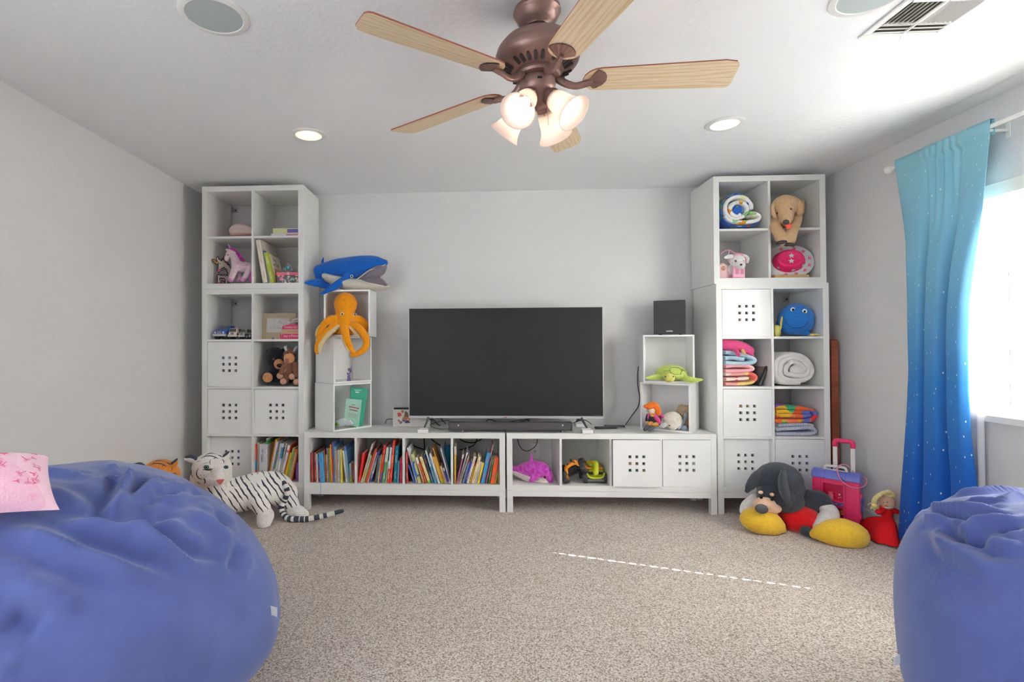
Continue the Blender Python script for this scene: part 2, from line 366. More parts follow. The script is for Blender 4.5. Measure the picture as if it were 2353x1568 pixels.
# ---------------------------------------------------------------- ceiling fan
FX, FY = .008, -1.852
BRONZE = mat('brushed_bronze', (142, 112, 104), .38, .55, bump=(140, .05))
BRZ_D = mat('dark_bronze', (84, 66, 62), .5, .4)
def wood_mat(name, c1, c2, c3):
    m = bpy.data.materials.new(name); m.use_nodes = True; N = m.node_tree.nodes; L = m.node_tree.links; b = N['Principled BSDF']
    tc = N.new('ShaderNodeTexCoord'); mp = N.new('ShaderNodeMapping'); mp.inputs['Scale'].default_value = (1.6, 15, 4)
    w = N.new('ShaderNodeTexWave'); w.wave_type = 'BANDS'; w.bands_direction = 'Y'; w.inputs['Scale'].default_value = 1.15; w.inputs['Distortion'].default_value = 10; w.inputs['Detail'].default_value = 2.5; w.inputs['Detail Scale'].default_value = 1.1
    n = N.new('ShaderNodeTexNoise'); n.inputs['Scale'].default_value = 22; n.inputs['Detail'].default_value = 6
    mp2 = N.new('ShaderNodeMapping'); mp2.inputs['Scale'].default_value = (.5, 14, 2)
    L.new(tc.outputs['Object'], mp.inputs['Vector']); L.new(mp.outputs[0], w.inputs['Vector']); L.new(tc.outputs['Object'], mp2.inputs['Vector']); L.new(mp2.outputs[0], n.inputs['Vector'])
    r = N.new('ShaderNodeValToRGB'); e = r.color_ramp.elements; e[0].position = .1; e[0].color = lin(c2); e[1].position = .55; e[1].color = lin(c1)
    r2 = N.new('ShaderNodeValToRGB'); e = r2.color_ramp.elements; e[0].position = .4; e[0].color = lin(c3); e[1].position = .6; e[1].color = (1, 1, 1, 1)
    mx = N.new('ShaderNodeMixRGB'); mx.blend_type = 'MULTIPLY'; mx.inputs[0].default_value = .55
    L.new(w.outputs['Fac'], r.inputs['Fac']); L.new(n.outputs['Fac'], r2.inputs['Fac']); L.new(r.outputs[0], mx.inputs[1]); L.new(r2.outputs[0], mx.inputs[2]); L.new(mx.outputs[0], b.inputs['Base Color'])
    b.inputs['Roughness'].default_value = .45; return m
OAK = wood_mat('light_oak', (230, 211, 182), (219, 194, 156), (238, 229, 212))
EDGE = mat('reddish_blade_edge', (150, 84, 64), .5)
fan = thing('ceiling_fan', 'bronze ceiling fan with five light oak blades and four glass lamp shades', 'ceiling fan', (FX, FY, H))
MF = Matrix.Translation((FX, FY, 0))
g = G(); lathe(g, [(.072, H), (.084, H-.005), (.087, H-.02), (.082, H-.028), (.079, H-.032), (.074, H-.045), (.058, H-.062), (.046, H-.068), (.044, H-.072), (.03, H-.073), (.022, H-.066), (.0, H-.064)], 48, MF); mk('canopy', g, BRONZE, fan, smooth=.7)
g = G(); ell(g, (FX, FY, H-.07), .022, 16, 10); mk('hanger_ball', g, BRZ_D, fan, smooth=True)
g = G(); tube(g, [(FX, FY, H-.07), (FX, FY, 2.325)], .0125, 14); mk('downrod', g, BRONZE, fan, smooth=.6)
g = G(); lathe(g, [(.0, 2.334), (.03, 2.334), (.05, 2.332), (.09, 2.326), (.125, 2.31), (.14, 2.292), (.147, 2.282), (.149, 2.268), (.153, 2.264), (.154, 2.248), (.15, 2.236), (.142, 2.226), (.128, 2.216), (.1, 2.203), (.072, 2.194), (.07, 2.19), (.0, 2.19)], 64, MF); mk('motor_housing', g, BRONZE, fan, smooth=.7)
# vent slots around the underside of the housing
g = G()
for k in range(30):
    if k % 6 == 5: continue
    a = math.radians(k*12+8); d = V((math.cos(a), math.sin(a), 0)); tn = V((-d.y, d.x, 0)); sl_ = V((d.x*.028, d.y*.028, .0128)).normalized()
    c = V((FX, FY, 2.2075))+d*.113
    prism(g, [(x, y) for x, y in rrect(.011, .036, .0052, 3)], -.003, .0035, frame_m(c, tn, sl_, tn.cross(sl_)))
o = mk('vent_slots', g, mat('slot_black', (52, 46, 46), .8), fan); o['kind'] = 'stuff'
g = G(); lathe(g, [(.0, 2.196), (.082, 2.196), (.084, 2.186), (.08, 2.178), (.062, 2.176), (.0, 2.176)], 40, MF); mk('flywheel', g, BRONZE, fan, smooth=.6)
# light kit
g = G(); lathe(g, [(.0, 2.178), (.058, 2.178), (.064, 2.17), (.066, 2.16), (.066, 2.138), (.06, 2.124), (.05, 2.112), (.045, 2.1), (.044, 2.082), (.036, 2.072), (.014, 2.066), (.0, 2.064)], 40, MF); mk('light_kit_hub', g, BRONZE, fan, smooth=.7)
g = G(); box(g, (FX-.008, FY-.069, 2.146), (FX+.008, FY-.064, 2.153)); mk('reverse_switch', g, BLACK, fan)
SHADE = mat('frosted_glass_shade', (250, 238, 230), .35, transl=.5)
BULB = mat('lit_bulb', (255, 247, 236), .4, emit=3.2)
SOCK = BRONZE
for k, az in enumerate((-125, -38, 55, 145)):
    a = math.radians(az); d = V((math.cos(a), math.sin(a), 0)); ax = (d*.72 + V((0, 0, -.7))).normalized()
    o0 = V((FX, FY, 2.105))+d*.045
    sd = V((-d.y, d.x, 0)); M = frame_m(o0, sd, ax.cross(sd), ax)
    g = G(); lathe(g, [(.0, -.012), (.018, -.012), (.024, .0), (.031, .012), (.033, .03), (.033, .04), (.0, .04)], 24, M); mk('lamp_socket', g, SOCK, fan, smooth=.6)
    for q in range(3):
        b = q*2.09+.4; c = M @ V((.034*math.cos(b), .034*math.sin(b), .034)); g = G(); ell(g, c, .0045, 8, 6); mk('thumb_screw', g, mat('brass_screw', (214, 178, 120), .3, .8), fan, smooth=True)
    g = G(); pr = [(.03, .028), (.033, .03), (.038, .05), (.041, .075), (.044, .1), (.052, .122), (.064, .14), (.0655, .143), (.062, .141), (.05, .122), (.041, .1), (.038, .075), (.035, .05), (.028, .032)]
    sh = mk('lamp_shade', lathe(g, pr, 36, M), SHADE, fan, smooth=True)
    g = G(); lathe(g, [(.0005, .04), (.014, .042), (.016, .06), (.022, .078), (.0285, .096), (.03, .11), (.026, .126), (.014, .137), (.0005, .14)], 24, M); mk('bulb', g, BULB, fan, smooth=True)
    g = G(); tube(g, [V((FX, FY, 2.09))+d*.02, V((FX, FY, 2.1))+d*.05], .014, 10); mk('lamp_arm', g, SOCK, fan, smooth=True)
# pull chain
g = G(); tube(g, [(FX+.03, FY-.03, 2.09), (FX+.04, FY+.02, 2.05), (FX+.045, FY+.04, 2.02)], .0012, 5); mk('pull_chain', g, SILVER, fan)
# blades with their brackets
def blade_outline():
    r0, r1, w0, w1 = .165, .70, .058, .073; out = []
    for i in range(9):
        t = PI/2+PI*i/8; out.append((r0+.055+.055*math.cos(t)*1.0, w0*math.sin(t)))
    out = [(r0+.06-.06*math.sin(PI*i/8), w0*math.cos(PI*i/8)) for i in range(9)]
    # straight sides to an obliquely clipped tip
    tip = [(r1-.055, -w1), (r1-.015, -w1+.008), (r1, -w1+.03), (r1+.012, w1-.022), (r1+.006, w1-.006), (r1-.008, w1)]
    return out+tip
for k in range(5):
    a = math.radians(-1.0+72*k); MB = MF @ Matrix.Translation((0, 0, 2.168)) @ Matrix.Rotation(a, 4, 'Z') @ Matrix.Rotation(math.radians(-11), 4, 'X')
    g = G(); ol = blade_outline(); prism(g, ol, -.003, .003, MB); g.m = [0 if i < 1 else 1 for i in range(len(g.f))]
    g.v = g.v; bl = mk('blade', G().add([MB.inverted() @ v for v in g.v], g.f, [0, 1]+[1]*(len(g.f)-2)), [OAK, EDGE], fan, local=True, bev=.001)
    bl.matrix_local = WM[fan.name].inverted() @ MB; WM[bl.name] = MB
    # curved arm and a scalloped shell plate under the blade
    g = G(); pts = [(.07, 0, .012), (.1, 0, -.012), (.135, .004, -.022), (.165, .006, -.016), (.2, .0, -.0085)]
    tube(g, [MB @ V(p) for p in pts], [.016, .0145, .013, .013, .012], 10, seg=14, flat=.62)
    def shell(u, v):
        th = (v-.5)*2*1.25; r = .008+.058*u
        x = .178+.062*u*math.cos(th*.9)*1.15; y = .05*u*math.sin(th)*1.05-.006*u
        return MB @ V((x, y, -.0035-.0085*(1-u*.75)-.0022*abs(math.sin(v*PI*6))*u))
    grid(g, 12, 37, shell)
    grid(g, 12, 37, lambda u, v: shell(u, v)+(MB.to_3x3() @ V((0, 0, .0035)))*u)
    mk('blade_bracket', g, BRONZE, fan, smooth=.9)
# ---------------------------------------------------------------- shelving
FZ = .155; TB = .04; DV = .0165
def legs(t, x, y, w, d=.39, fz=FZ):
    L = .042
    for lx in (x, x+w-L):
        for ly in (y, y+d-L):
            g = G(); box(g, (lx, ly, 0), (lx+L, ly+L, fz-.0005)); mk('leg', g, WHITE, t, bev=.0015)
    for yy in (y+.001, y+d-.021): g = G(); box(g, (x+L, yy, fz-.041), (x+w-L, yy+.02, fz-.0005)); mk('rail', g, WHITE, t, bev=.001)
    for xx in (x+.001, x+w-.021): g = G(); box(g, (xx, y+L, fz-.041), (xx+.02, y+d-L, fz-.0005)); mk('rail', g, WHITE, t, bev=.001)
def tower(name, label, x, y, z0, rows, leg, w=.77, d=.39, grp=None):
    """upright two-column cube shelf; returns the thing and its cubby origins"""
    h = .08+rows*.335+(rows-1)*DV if rows != 4 else 1.47
    t = thing(name, label, 'shelf', (x+w/2, y+d/2, 0 if leg else z0), group=grp)
    def pc(n, a, b): g = G(); box(g, a, b); return mk(n, g, WHITE, t, bev=.001)
    pc('top_panel', (x, y, z0+h-TB), (x+w, y+d, z0+h)); pc('bottom_panel', (x, y, z0), (x+w, y+d, z0+TB))
    pc('side_panel', (x, y+.0005, z0+TB), (x+TB, y+d, z0+h-TB)); pc('side_panel', (x+w-TB, y+.0005, z0+TB), (x+w, y+d, z0+h-TB))
    cw = (w-2*TB-DV)/2; ch = (h-2*TB-(rows-1)*DV)/rows
    pc('divider', (x+TB+cw, y+.001, z0+TB), (x+TB+cw+DV, y+d, z0+h-TB))
    for r in range(1, rows):
        zz = z0+TB+r*ch+(r-1)*DV
        for xx in (x+TB, x+TB+cw+DV): pc('shelf_board', (xx, y+.001, zz), (xx+cw, y+d, zz+DV))
    if leg: legs(t, x, y, w)
    return {(c, r): V((x+TB+c*(cw+DV), y, z0+TB+r*(ch+DV))) for c in (0, 1) for r in range(rows)}, cw, ch, z0+h
def bench(name, label, x, y=0., w=1.466, d=.39, h=.411):
    t = thing(name, label, 'shelf', (x+w/2, y+d/2, 0), group='low cube shelves under the television'); z0 = FZ
    def pc(n, a, b): g = G(); box(g, a, b); return mk(n, g, WHITE, t, bev=.001)
    pc('side_panel', (x, y, z0), (x+TB, y+d, z0+h)); pc('side_panel', (x+w-TB, y, z0), (x+w, y+d, z0+h))
    pc('top_panel', (x+TB, y, z0+h-TB), (x+w-TB, y+d, z0+h)); pc('bottom_panel', (x+TB, y, z0), (x+w-TB, y+d, z0+TB))
    cw = (w-2*TB-3*DV)/4
    for k in (1, 2, 3): xx = x+TB+k*cw+(k-1)*DV; pc('divider', (xx, y+.001, z0+TB), (xx+DV, y+d, z0+h-TB))
    legs(t, x, y, w)
    return {k: V((x+TB+k*(cw+DV), y, z0+TB)) for k in range(4)}, cw, h-2*TB
LX = -1.4805; LTY = .02
LL, CW, CH, LZ1 = tower('cube_shelf', 'white four-row cube shelf on legs behind the white tiger plush', LX-.77, LTY, FZ, 4, True)
LU, _, CHU, LZ2 = tower('cube_shelf', 'white two-row cube shelf on the left tower, holding the pink hat', LX-.77, LTY, LZ1+.001, 2, False)
RL, _, _, RZ1 = tower('cube_shelf', 'white four-row cube shelf on legs beside the brown boards', 1.4845, .0155, FZ, 4, True, w=.768)
RU, _, _, RZ2 = tower('cube_shelf', 'white two-row cube shelf on top of the tower by the curtain, holding the golden dog', 1.4795, .033, RZ1+.001, 2, False)
BL, BW, BH = bench('low_shelf', 'white low four-cubby shelf on legs filled with picture books', -1.4735)
BR, _, _ = bench('low_shelf', 'white low four-cubby shelf on legs with the pink dolphin and two insert doors', .0045)
TOP = FZ+.411; CUBH = CH
# insert boxes with a nine-hole front
def insert_box(c, y, label, cols, cw=None, ch=.335, dep=.33):
    cw = cw or CW; gp = .0025; x0, x1, z0, z1 = c.x+gp, c.x+cw-gp, c.z+.0008, c.z+ch-gp
    t = thing('insert_box', label, 'storage box', ((x0+x1)/2, y+dep/2, z0), group='white nine-hole insert boxes in the cube shelves')
    cx, cz = (x0+x1)/2, (z0+z1)/2; P = .0475; hs = .0098
    xs = [x0]+[v for k in (-1, 0, 1) for v in (cx+k*P-hs, cx+k*P+hs)]+[x1]; zs = [z0]+[v for k in (-1, 0, 1) for v in (cz+k*P-hs, cz+k*P+hs)]+[z1]
    g = G()
    for yy in (y, y+.014):
        for i in range(7):
            for j in range(7):
                if i % 2 and j % 2: continue
                g.add([(xs[i], yy, zs[j]), (xs[i+1], yy, zs[j]), (xs[i+1], yy, zs[j+1]), (xs[i], yy, zs[j+1])], [(0, 1, 2, 3)])
    for i in (1, 3, 5):
        for j in (1, 3, 5):
            a, b, c_, d = xs[i], xs[i+1], zs[j], zs[j+1]
            q = [(a, c_), (b, c_), (b, d), (a, d)]
            for e in range(4):
                (p0, p1), (p2, p3) = q[e], q[(e+1) % 4]; g.add([(p0, y, p1), (p2, y, p3), (p2, y+.014, p3), (p0, y+.014, p1)], [(0, 1, 2, 3)])
    q = [(x0, z0), (x1, z0), (x1, z1), (x0, z1)]
    for e in range(4):
        (p0, p1), (p2, p3) = q[e], q[(e+1) % 4]; g.add([(p0, y, p1), (p2, y, p3), (p2, y+.014, p3), (p0, y+.014, p1)], [(0, 1, 2, 3)])
    mk('front_panel', g, WHITE2, t)
    for i in (-1, 0, 1):
        for j in (-1, 0, 1):
            ox, oz = cx+i*P, cz+j*P; h = G(); a = hs+.0035
            for q in ((-a, -a, a, -hs), (-a, hs, a, a), (-a, -hs, -hs, hs), (hs, -hs, a, hs)): box(h, (ox+q[0], y-.0018, oz+q[1]), (ox+q[2], y+.001, oz+q[3]))
            mk('hole_rim', h, WHITE2, t)
    g = G()
    for a, b in (((x0+.004, y+.014, z0), (x0+.01, y+dep, z1-.002)), ((x1-.01, y+.014, z0), (x1-.004, y+dep, z1-.002)), ((x0+.01, y+.014, z0), (x1-.01, y+dep, z0+.006)), ((x0+.01, y+dep-.006, z0), (x1-.01, y+dep, z1-.002)), ((x0+.01, y+.014, z1-.008), (x1-.01, y+dep, z1-.002))): box(g, a, b)
    mk('box_body', g, WHITE2, t)
    n = 0
    for j in (1, 0, -1):
        for i in (-1, 0, 1):
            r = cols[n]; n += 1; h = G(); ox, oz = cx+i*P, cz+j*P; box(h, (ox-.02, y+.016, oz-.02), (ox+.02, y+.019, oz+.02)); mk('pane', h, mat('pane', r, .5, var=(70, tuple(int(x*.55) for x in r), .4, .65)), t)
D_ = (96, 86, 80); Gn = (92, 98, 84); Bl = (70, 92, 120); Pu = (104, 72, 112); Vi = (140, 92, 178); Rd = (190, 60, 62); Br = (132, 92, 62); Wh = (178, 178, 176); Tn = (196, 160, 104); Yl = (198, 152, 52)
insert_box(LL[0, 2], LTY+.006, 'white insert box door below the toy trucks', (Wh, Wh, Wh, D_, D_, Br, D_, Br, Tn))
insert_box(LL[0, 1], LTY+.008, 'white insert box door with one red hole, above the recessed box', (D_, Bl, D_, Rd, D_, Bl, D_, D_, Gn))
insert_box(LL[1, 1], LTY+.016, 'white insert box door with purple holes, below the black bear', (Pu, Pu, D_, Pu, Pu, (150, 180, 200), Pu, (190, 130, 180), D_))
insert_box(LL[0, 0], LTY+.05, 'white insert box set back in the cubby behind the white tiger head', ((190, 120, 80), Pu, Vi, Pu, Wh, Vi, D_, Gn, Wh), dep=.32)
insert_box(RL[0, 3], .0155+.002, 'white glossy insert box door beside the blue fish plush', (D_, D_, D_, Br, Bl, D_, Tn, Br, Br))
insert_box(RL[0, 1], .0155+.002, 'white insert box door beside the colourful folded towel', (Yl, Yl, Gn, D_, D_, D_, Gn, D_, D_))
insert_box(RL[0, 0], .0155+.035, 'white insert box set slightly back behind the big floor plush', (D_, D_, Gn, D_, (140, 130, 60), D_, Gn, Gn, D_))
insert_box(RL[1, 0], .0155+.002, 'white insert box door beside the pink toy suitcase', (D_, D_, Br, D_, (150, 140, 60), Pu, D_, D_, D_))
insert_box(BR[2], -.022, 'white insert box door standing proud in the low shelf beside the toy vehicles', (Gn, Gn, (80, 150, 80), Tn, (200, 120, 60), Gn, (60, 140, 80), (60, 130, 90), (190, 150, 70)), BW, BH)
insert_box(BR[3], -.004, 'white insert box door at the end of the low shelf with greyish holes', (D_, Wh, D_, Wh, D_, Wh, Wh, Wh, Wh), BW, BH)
# stacked storage cubes on the low shelves
def cube_box(x, y, z, deg, label, w=.35, d=.25, h=.35, th=.013):
    t = thing('storage_cube', label, 'cube shelf', (x, y, z), math.radians(deg), 'open white cubes stacked on the low shelves')
    def pc(n, a, b): g = G(); box(g, a, b); return mk(n, g, WHITE2, t, bev=.0012, local=True)
    pc('bottom_panel', (0, 0, 0), (w, d, th)); pc('top_panel', (0, 0, h-th), (w, d, h)); pc('side_panel', (0, 0, th), (th, d, h-th)); pc('side_panel', (w-th, 0, th), (w, d, h-th)); pc('back_panel', (th, d-.008, th), (w-th, d-.001, h-th))
    return t
cube_box(-1.257, .010, TOP+.0006, 48.4, 'white open cube holding two green books, lowest of its stack')
cube_box(-1.262, .044, TOP+.3512, 48.2, 'white open cube holding a small purple figurine')
_p = at(744, 720, .085); cube_box(_p.x, .085, TOP+.7018, -.5, 'white open cube under the blue whale, holding the octopus')
cube_box(1.011, .210, TOP+.0006, -35, 'white open cube holding a gnome doll and a white lamb')
cube_box(1.014, .142, TOP+.3512, -10.3, 'white open cube under the black speaker, holding the turtle')
# ---------------------------------------------------------------- television corner
SCREEN = mat('dark_screen', (37, 37, 38), .42, spec=.35)
p0 = at(938.5, 709, .18); p1 = at(1385.5, 706, .18); q0 = at(939, 960, .18)
tv = thing('television', 'large flat television with black screen and thin silver bezel on splayed legs', 'television', ((p0.x+p1.x)/2, .18, TOP))
x0, x1, z1, z0 = p0.x, p1.x, p0.z+.002, q0.z-.004
g = G(); box(g, (x0+.004, .182, z0+.02), (x1-.004, .186, z1-.005)); mk('screen', g, SCREEN, tv)
g = G()
box(g, (x0, .179, z0+.018), (x0+.005, .2, z1)); box(g, (x1-.005, .179, z0+.018), (x1, .2, z1)); box(g, (x0+.005, .179, z1-.005), (x1-.005, .2, z1)); box(g, (x0, .177, z0), (x1, .2, z0+.018)); mk('bezel', g, mat('bezel_silver', (196, 196, 198), .35, .5), tv, bev=.001)
g = G(); box(g, (x0+.01, .2, z0+.02), (x1-.01, .225, z1-.03)); box(g, (x0+.25, .225, z0+.02), (x1-.25, .26, z0+.42)); mk('back_shell', g, BLACK, tv, bev=.004)
g = G(); box(g, ((x0+x1)/2-.012, .1755, z0+.006), ((x0+x1)/2+.012, .178, z0+.011)); mk('standby_light', g, mat('standby_red', (190, 40, 40), .4), tv)
for i in range(5): g = G(); box(g, (x1-.075+i*.011, .1812, z0+.0235), (x1-.068+i*.011, .1822, z0+.0265)); mk('maker_mark', g, mat('mark_grey', (110, 110, 112), .5), tv)
for s, lx, ltx in ((-1, at(975, 985, 0).x, at(985, 962, .19).x), (1, at(1350, 985, 0).x, at(1336, 962, .19).x)):
    g = G(); zt = TOP+.033
    tube(g, [(ltx, .2, z0+.004), (lx, .025, zt+.006)], [.015, .009], 8, flat=.6); tube(g, [(ltx, .2, z0+.004), (ltx-s*.01, .33, zt+.006)], [.011, .008], 8, flat=.7); box(g, (ltx-.035 if s > 0 else ltx, .19, z0-.008), (ltx if s > 0 else ltx+.035, .21, z0+.002))
    mk('stand_leg', g, mat('stand_grey', (96, 102, 110), .4, .5), tv, smooth=.8)
for u, v, Y, lb in ((972, 995, .0, 'white riser under the front foot of the television by the dock'), (978, 982, .32, 'white riser under the rear foot of the television by the dock'), (1350, 995, .0, 'white riser under the front foot of the television by the remotes'), (1334, 980, .32, 'white riser under the rear foot of the television by the remotes')):
    p = at(u, v, Y); zt = TOP+.002
    t = thing('furniture_riser', lb, 'riser', (p.x, p.y, TOP), group='white risers under the television feet')
    g = G(); prism(g, rrect(.078, .078, .006), 0, .022, Matrix.Translation((p.x, p.y+.02, TOP+.0006))); mk('block', g, WHITE2, t, bev=.002)
    g = G(); ring = [(x, y) for x, y in rrect(.078, .078, .006)]; 
    for a in ((-.039, -.039, .039, -.033), (-.039, .033, .039, .039), (-.039, -.033, -.033, .033), (.033, -.033, .039, .033)): box(g, (p.x+a[0], p.y+.02+a[1], TOP+.0226), (p.x+a[2], p.y+.02+a[3], TOP+.027))
    mk('lip', g, WHITE2, t, bev=.001)
a = at(1032, 972, .02); b = at(1313.5, 972, .02); zb = at(1170, 984, .02).z
sb = thing('soundbar', 'long dark grey cloth soundbar in front of the television', 'soundbar', ((a.x+b.x)/2, .06, TOP))
g = G(); prism(g, [(x, y) for x, y in rrect(.085, .056, .014, 5)], a.x, b.x, frame_m((0, .062, TOP+.043), (0, 1, 0), (0, 0, 1), (1, 0, 0))); mk('cloth_body', g, mat('grey_cloth', (88, 84, 88), .9, bump=(700, .4, 1)), sb, smooth=.6)
for xx in (a.x, b.x): g = G(); prism(g, rrect(.087, .058, .014, 5), -.004, .004, frame_m((xx, .062, TOP+.043), (0, 1, 0), (0, 0, 1), (1, 0, 0))); mk('end_cap', g, DARK, sb, smooth=.6)
for u in (1063, 1293): p = at(u, 980, .02); g = G(); box(g, (p.x-.004, .028, TOP+.0006), (p.x+.004, .1, TOP+.018)); mk('foot', g, SILVER, sb, bev=.001)
for u in (1053, 1293): p = at(u, 978, .018); g = G(); lathe(g, [(.0, .0035), (.005, .003), (.008, .0)], 12, XZ((p.x, .0205, p.z))); mk('grille_stud', g, SILVER, sb, smooth=True)
# dock with a printed cartoon front
a = at(902.5, 975, .28); b = at(988.5, 975, .28); zt = at(945, 938, .28).z
dk = thing('console_dock', 'white game console dock with a colourful printed front beside the television', 'dock', ((a.x+b.x)/2, .3, TOP))
g = G(); box(g, (a.x, .28, TOP+.001), (b.x, .288, zt-.012)); box(g, (a.x, .322, TOP+.001), (b.x, .332, zt-.012)); box(g, (a.x, .288, TOP+.001), (b.x, .322, TOP+.01)); box(g, (a.x, .288, TOP+.01), (a.x+.006, .322, zt-.012)); box(g, (b.x-.006, .288, TOP+.01), (b.x, .322, zt-.012)); mk('dock_shell', g, mat('dock_white', (216, 212, 204), .5), dk, bev=.002)
g = G(); box(g, (a.x+.007, .29, TOP+.02), (b.x-.007, .32, zt)); mk('dock_slot', g, BLACK, dk, bev=.002)
for (u, v, ru, rv, col) in ((918, 953, 5, 5, (206, 66, 60)), (925, 946, 3, 3, (190, 90, 80)), (934, 955, 5, 8, (150, 108, 80)), (931, 962, 7, 4, (196, 130, 96)), (930, 966, 6, 4, (120, 96, 168)), (936, 970, 6, 3.5, (90, 80, 120)), (921, 971, 4, 3, (128, 130, 96)), (940, 964, 3, 4, (220, 160, 110)), (916, 967, 2.5, 2.5, (196, 110, 120)), (933, 949, 3, 3, (120, 84, 62))):
    p = at(u, v, .2796); s = kk(p); g = G(); prism(g, [(ru*s*math.cos(i*.628+u)*(1+.25*math.sin(3*i+v)), rv*s*math.sin(i*.628+u)*(1+.25*math.cos(2*i+u))) for i in range(10)], 0, .0003*(1+(u % 4)), XZ(p)); mk('print_patch', g, mat('print', col, .5), dk)
# remotes
for (u, v, dx, dy, lb, w) in ((1392, 982, 46, -2, 'black remote control lying nearer the television', .04), (1412, 982, 34, 3, 'dark grey remote control lying across the other, nearer the doll cube', .036)):
    p = onz(u, v, TOP+.012); q = onz(u+dx/2, v+dy/2, TOP+.012)-onz(u-dx/2, v-dy/2, TOP+.012); L_ = min(max(q.length, .15), .17); dr = V((q.x, q.y-.03 if 'black' in lb else q.y+.05, 0)).normalized(); sd = V((-dr.y, dr.x, 0))
    zz = TOP+.0095 if 'black' in lb else TOP+.0195
    t = thing('remote_control', lb, 'remote', (p.x, p.y, TOP)); M = frame_m((p.x, p.y, zz), dr, sd, (0, 0, 1))
    g = G(); prism(g, rrect(L_, w, .012), -.008, .007, M); mk('remote_body', g, BLACK if 'black' in lb else DARK, t, bev=.003)
    g = G(); 
    for i in range(7):
        for j in (-1, 0, 1): prism(g, [(x-L_*.36+i*.017, y+j*.0095) for x, y in rrect(.007, .006, .002, 2)], .007, .0085, M)
    o = mk('buttons', g, mat('button_grey', (128, 128, 130), .6), t); o['kind'] = 'stuff'
# subwoofer speaker on the cube stack
p = at(1514.5, 767, .17); q = at(1583, 690, .17); zb = TOP+.7015
sp = thing('speaker', 'black box speaker with cloth grille on top of the white cube stack', 'speaker', ((p.x+q.x)/2, .25, zb), math.radians(-23))
w = (q.x-p.x)*1.0; hh = q.z-zb
g = G(); box(g, (-w/2+.004, -.07, .01), (w/2-.004, .11, hh-.004)); mk('cabinet', g, mat('cabinet_black', (44, 44, 48), .45), sp, bev=.003, local=True)
g = G(); prism(g, rrect(w, hh-.006, .005), 0, .012, frame_m((0, -.0705, hh/2+.003), (1, 0, 0), (0, 0, 1), (0, -1, 0))); mk('grille', g, mat('grille_cloth', (70, 70, 74), .95, bump=(800, .4, 1)), sp, local=True, bev=.002)
g = G(); box(g, (-.022, -.0838, .024), (.022, -.0822, .033)); mk('badge', g, mat('badge_grey', (186, 186, 188), .45), sp, local=True)
for sx in (-1, 1): 
    for yy in (-.05, .09): g = G(); lathe(g, [(0, 0), (.008, 0), (.008, .0105), (0, .0105)], 10, Matrix.Translation((sx*w*.32, yy, 0.0004))); mk('foot', g, BLACK, sp, local=True)
# cables
CAB = mat('black_cable', (32, 32, 34), .5)
def cable(label, pts, r=.0032, seg=40, rgb=None):
    g = G(); P = [at(*p) for p in pts]; tube(g, P, r, 7, seg=seg); tag(mk('cable', g, rgb or CAB, smooth=True), label, 'cable')
cable('black cable running down from behind the speaker cube to the low shelf', [(1467, 842, .44), (1465, 862, .44), (1466, 890, .44), (1470, 915, .44), (1466, 935, .44), (1452, 955, .42), (1437, 977, .405)])
cable('short grey plugged cable curving into the dock', [(886, 974, .34), (887, 967, .34), (893, 963.5, .335), (902.5, 963.5, .33)], .003)
cable('pair of black cables arching out behind the dock', [(989, 964, .33), (997, 966, .34), (1004, 974, .35), (1012, 979, .34)], .0035)
cable('thin cable loop lying in front of the television foot beside the soundbar', [(1032, 986, .06), (1008, 986, .1), (990, 980, .15), (992, 974, .22), (1012, 969, .3), (1032, 967, .33)], .0022)
cable('dark cable behind the television by the dock foot', [(1013, 961, .3), (1018, 968, .32), (1024, 974, .33)], .004)
cable('tangled black cable behind the soundbar under the screen', [(1115, 971, .3), (1125, 965, .31), (1150, 971, .3), (1180, 968, .32), (1215, 963, .31), (1240, 962, .3)], .0035)
cable('second black cable tangled behind the soundbar near the media box', [(1160, 974, .31), (1190, 970, .3), (1216, 966, .33), (1212, 972, .3), (1235, 972, .31), (1262, 970, .31)], .0035)
cable('black cable trailing from the television leg to the remotes', [(1316, 973, .24), (1330, 968, .3), (1345, 966, .3), (1360, 976, .3)], .0028)
p = at(1262, 966, .3)
g = G(); box(g, (p.x-.09, .3, TOP+.001), (p.x+.09, .38, TOP+.03)); tag(mk('media_box', g, BLACK, bev=.003), 'flat black media box lying behind the soundbar', 'media player')
YC = .425
cable('black cable loop drooping in the cubby above the dolphin', [(1190, 1000, YC), (1190, 1014, YC), (1197, 1030, YC), (1210, 1037, YC), (1226, 1030, YC), (1234, 1018, YC), (1234, 1000, YC)], .0028)
cable('black cable sagging behind the tilted blue and white books', [(945, 1022, YC), (958, 1028, YC), (974, 1033, YC), (985, 1034, YC)], .0045)
cable('black cable hanging straight behind the third row of books', [(974, 1000, YC), (975, 1018, YC), (976, 1040, YC)], .005)
cable('black cable slanting behind the teal binder', [(988, 1006, YC), (1000, 1017, YC), (1015, 1026, YC)], .005)
cable('black cable arching behind the white tilted picture book', [(1052, 1004, YC), (1064, 1014, YC), (1085, 1018, YC), (1102, 1012, YC), (1112, 1004, YC)], .0045)
cable('black cable behind the yellow and pink upright books', [(1056, 1034, YC), (1070, 1031, YC), (1090, 1022, YC), (1098, 1004, YC)], .0045)
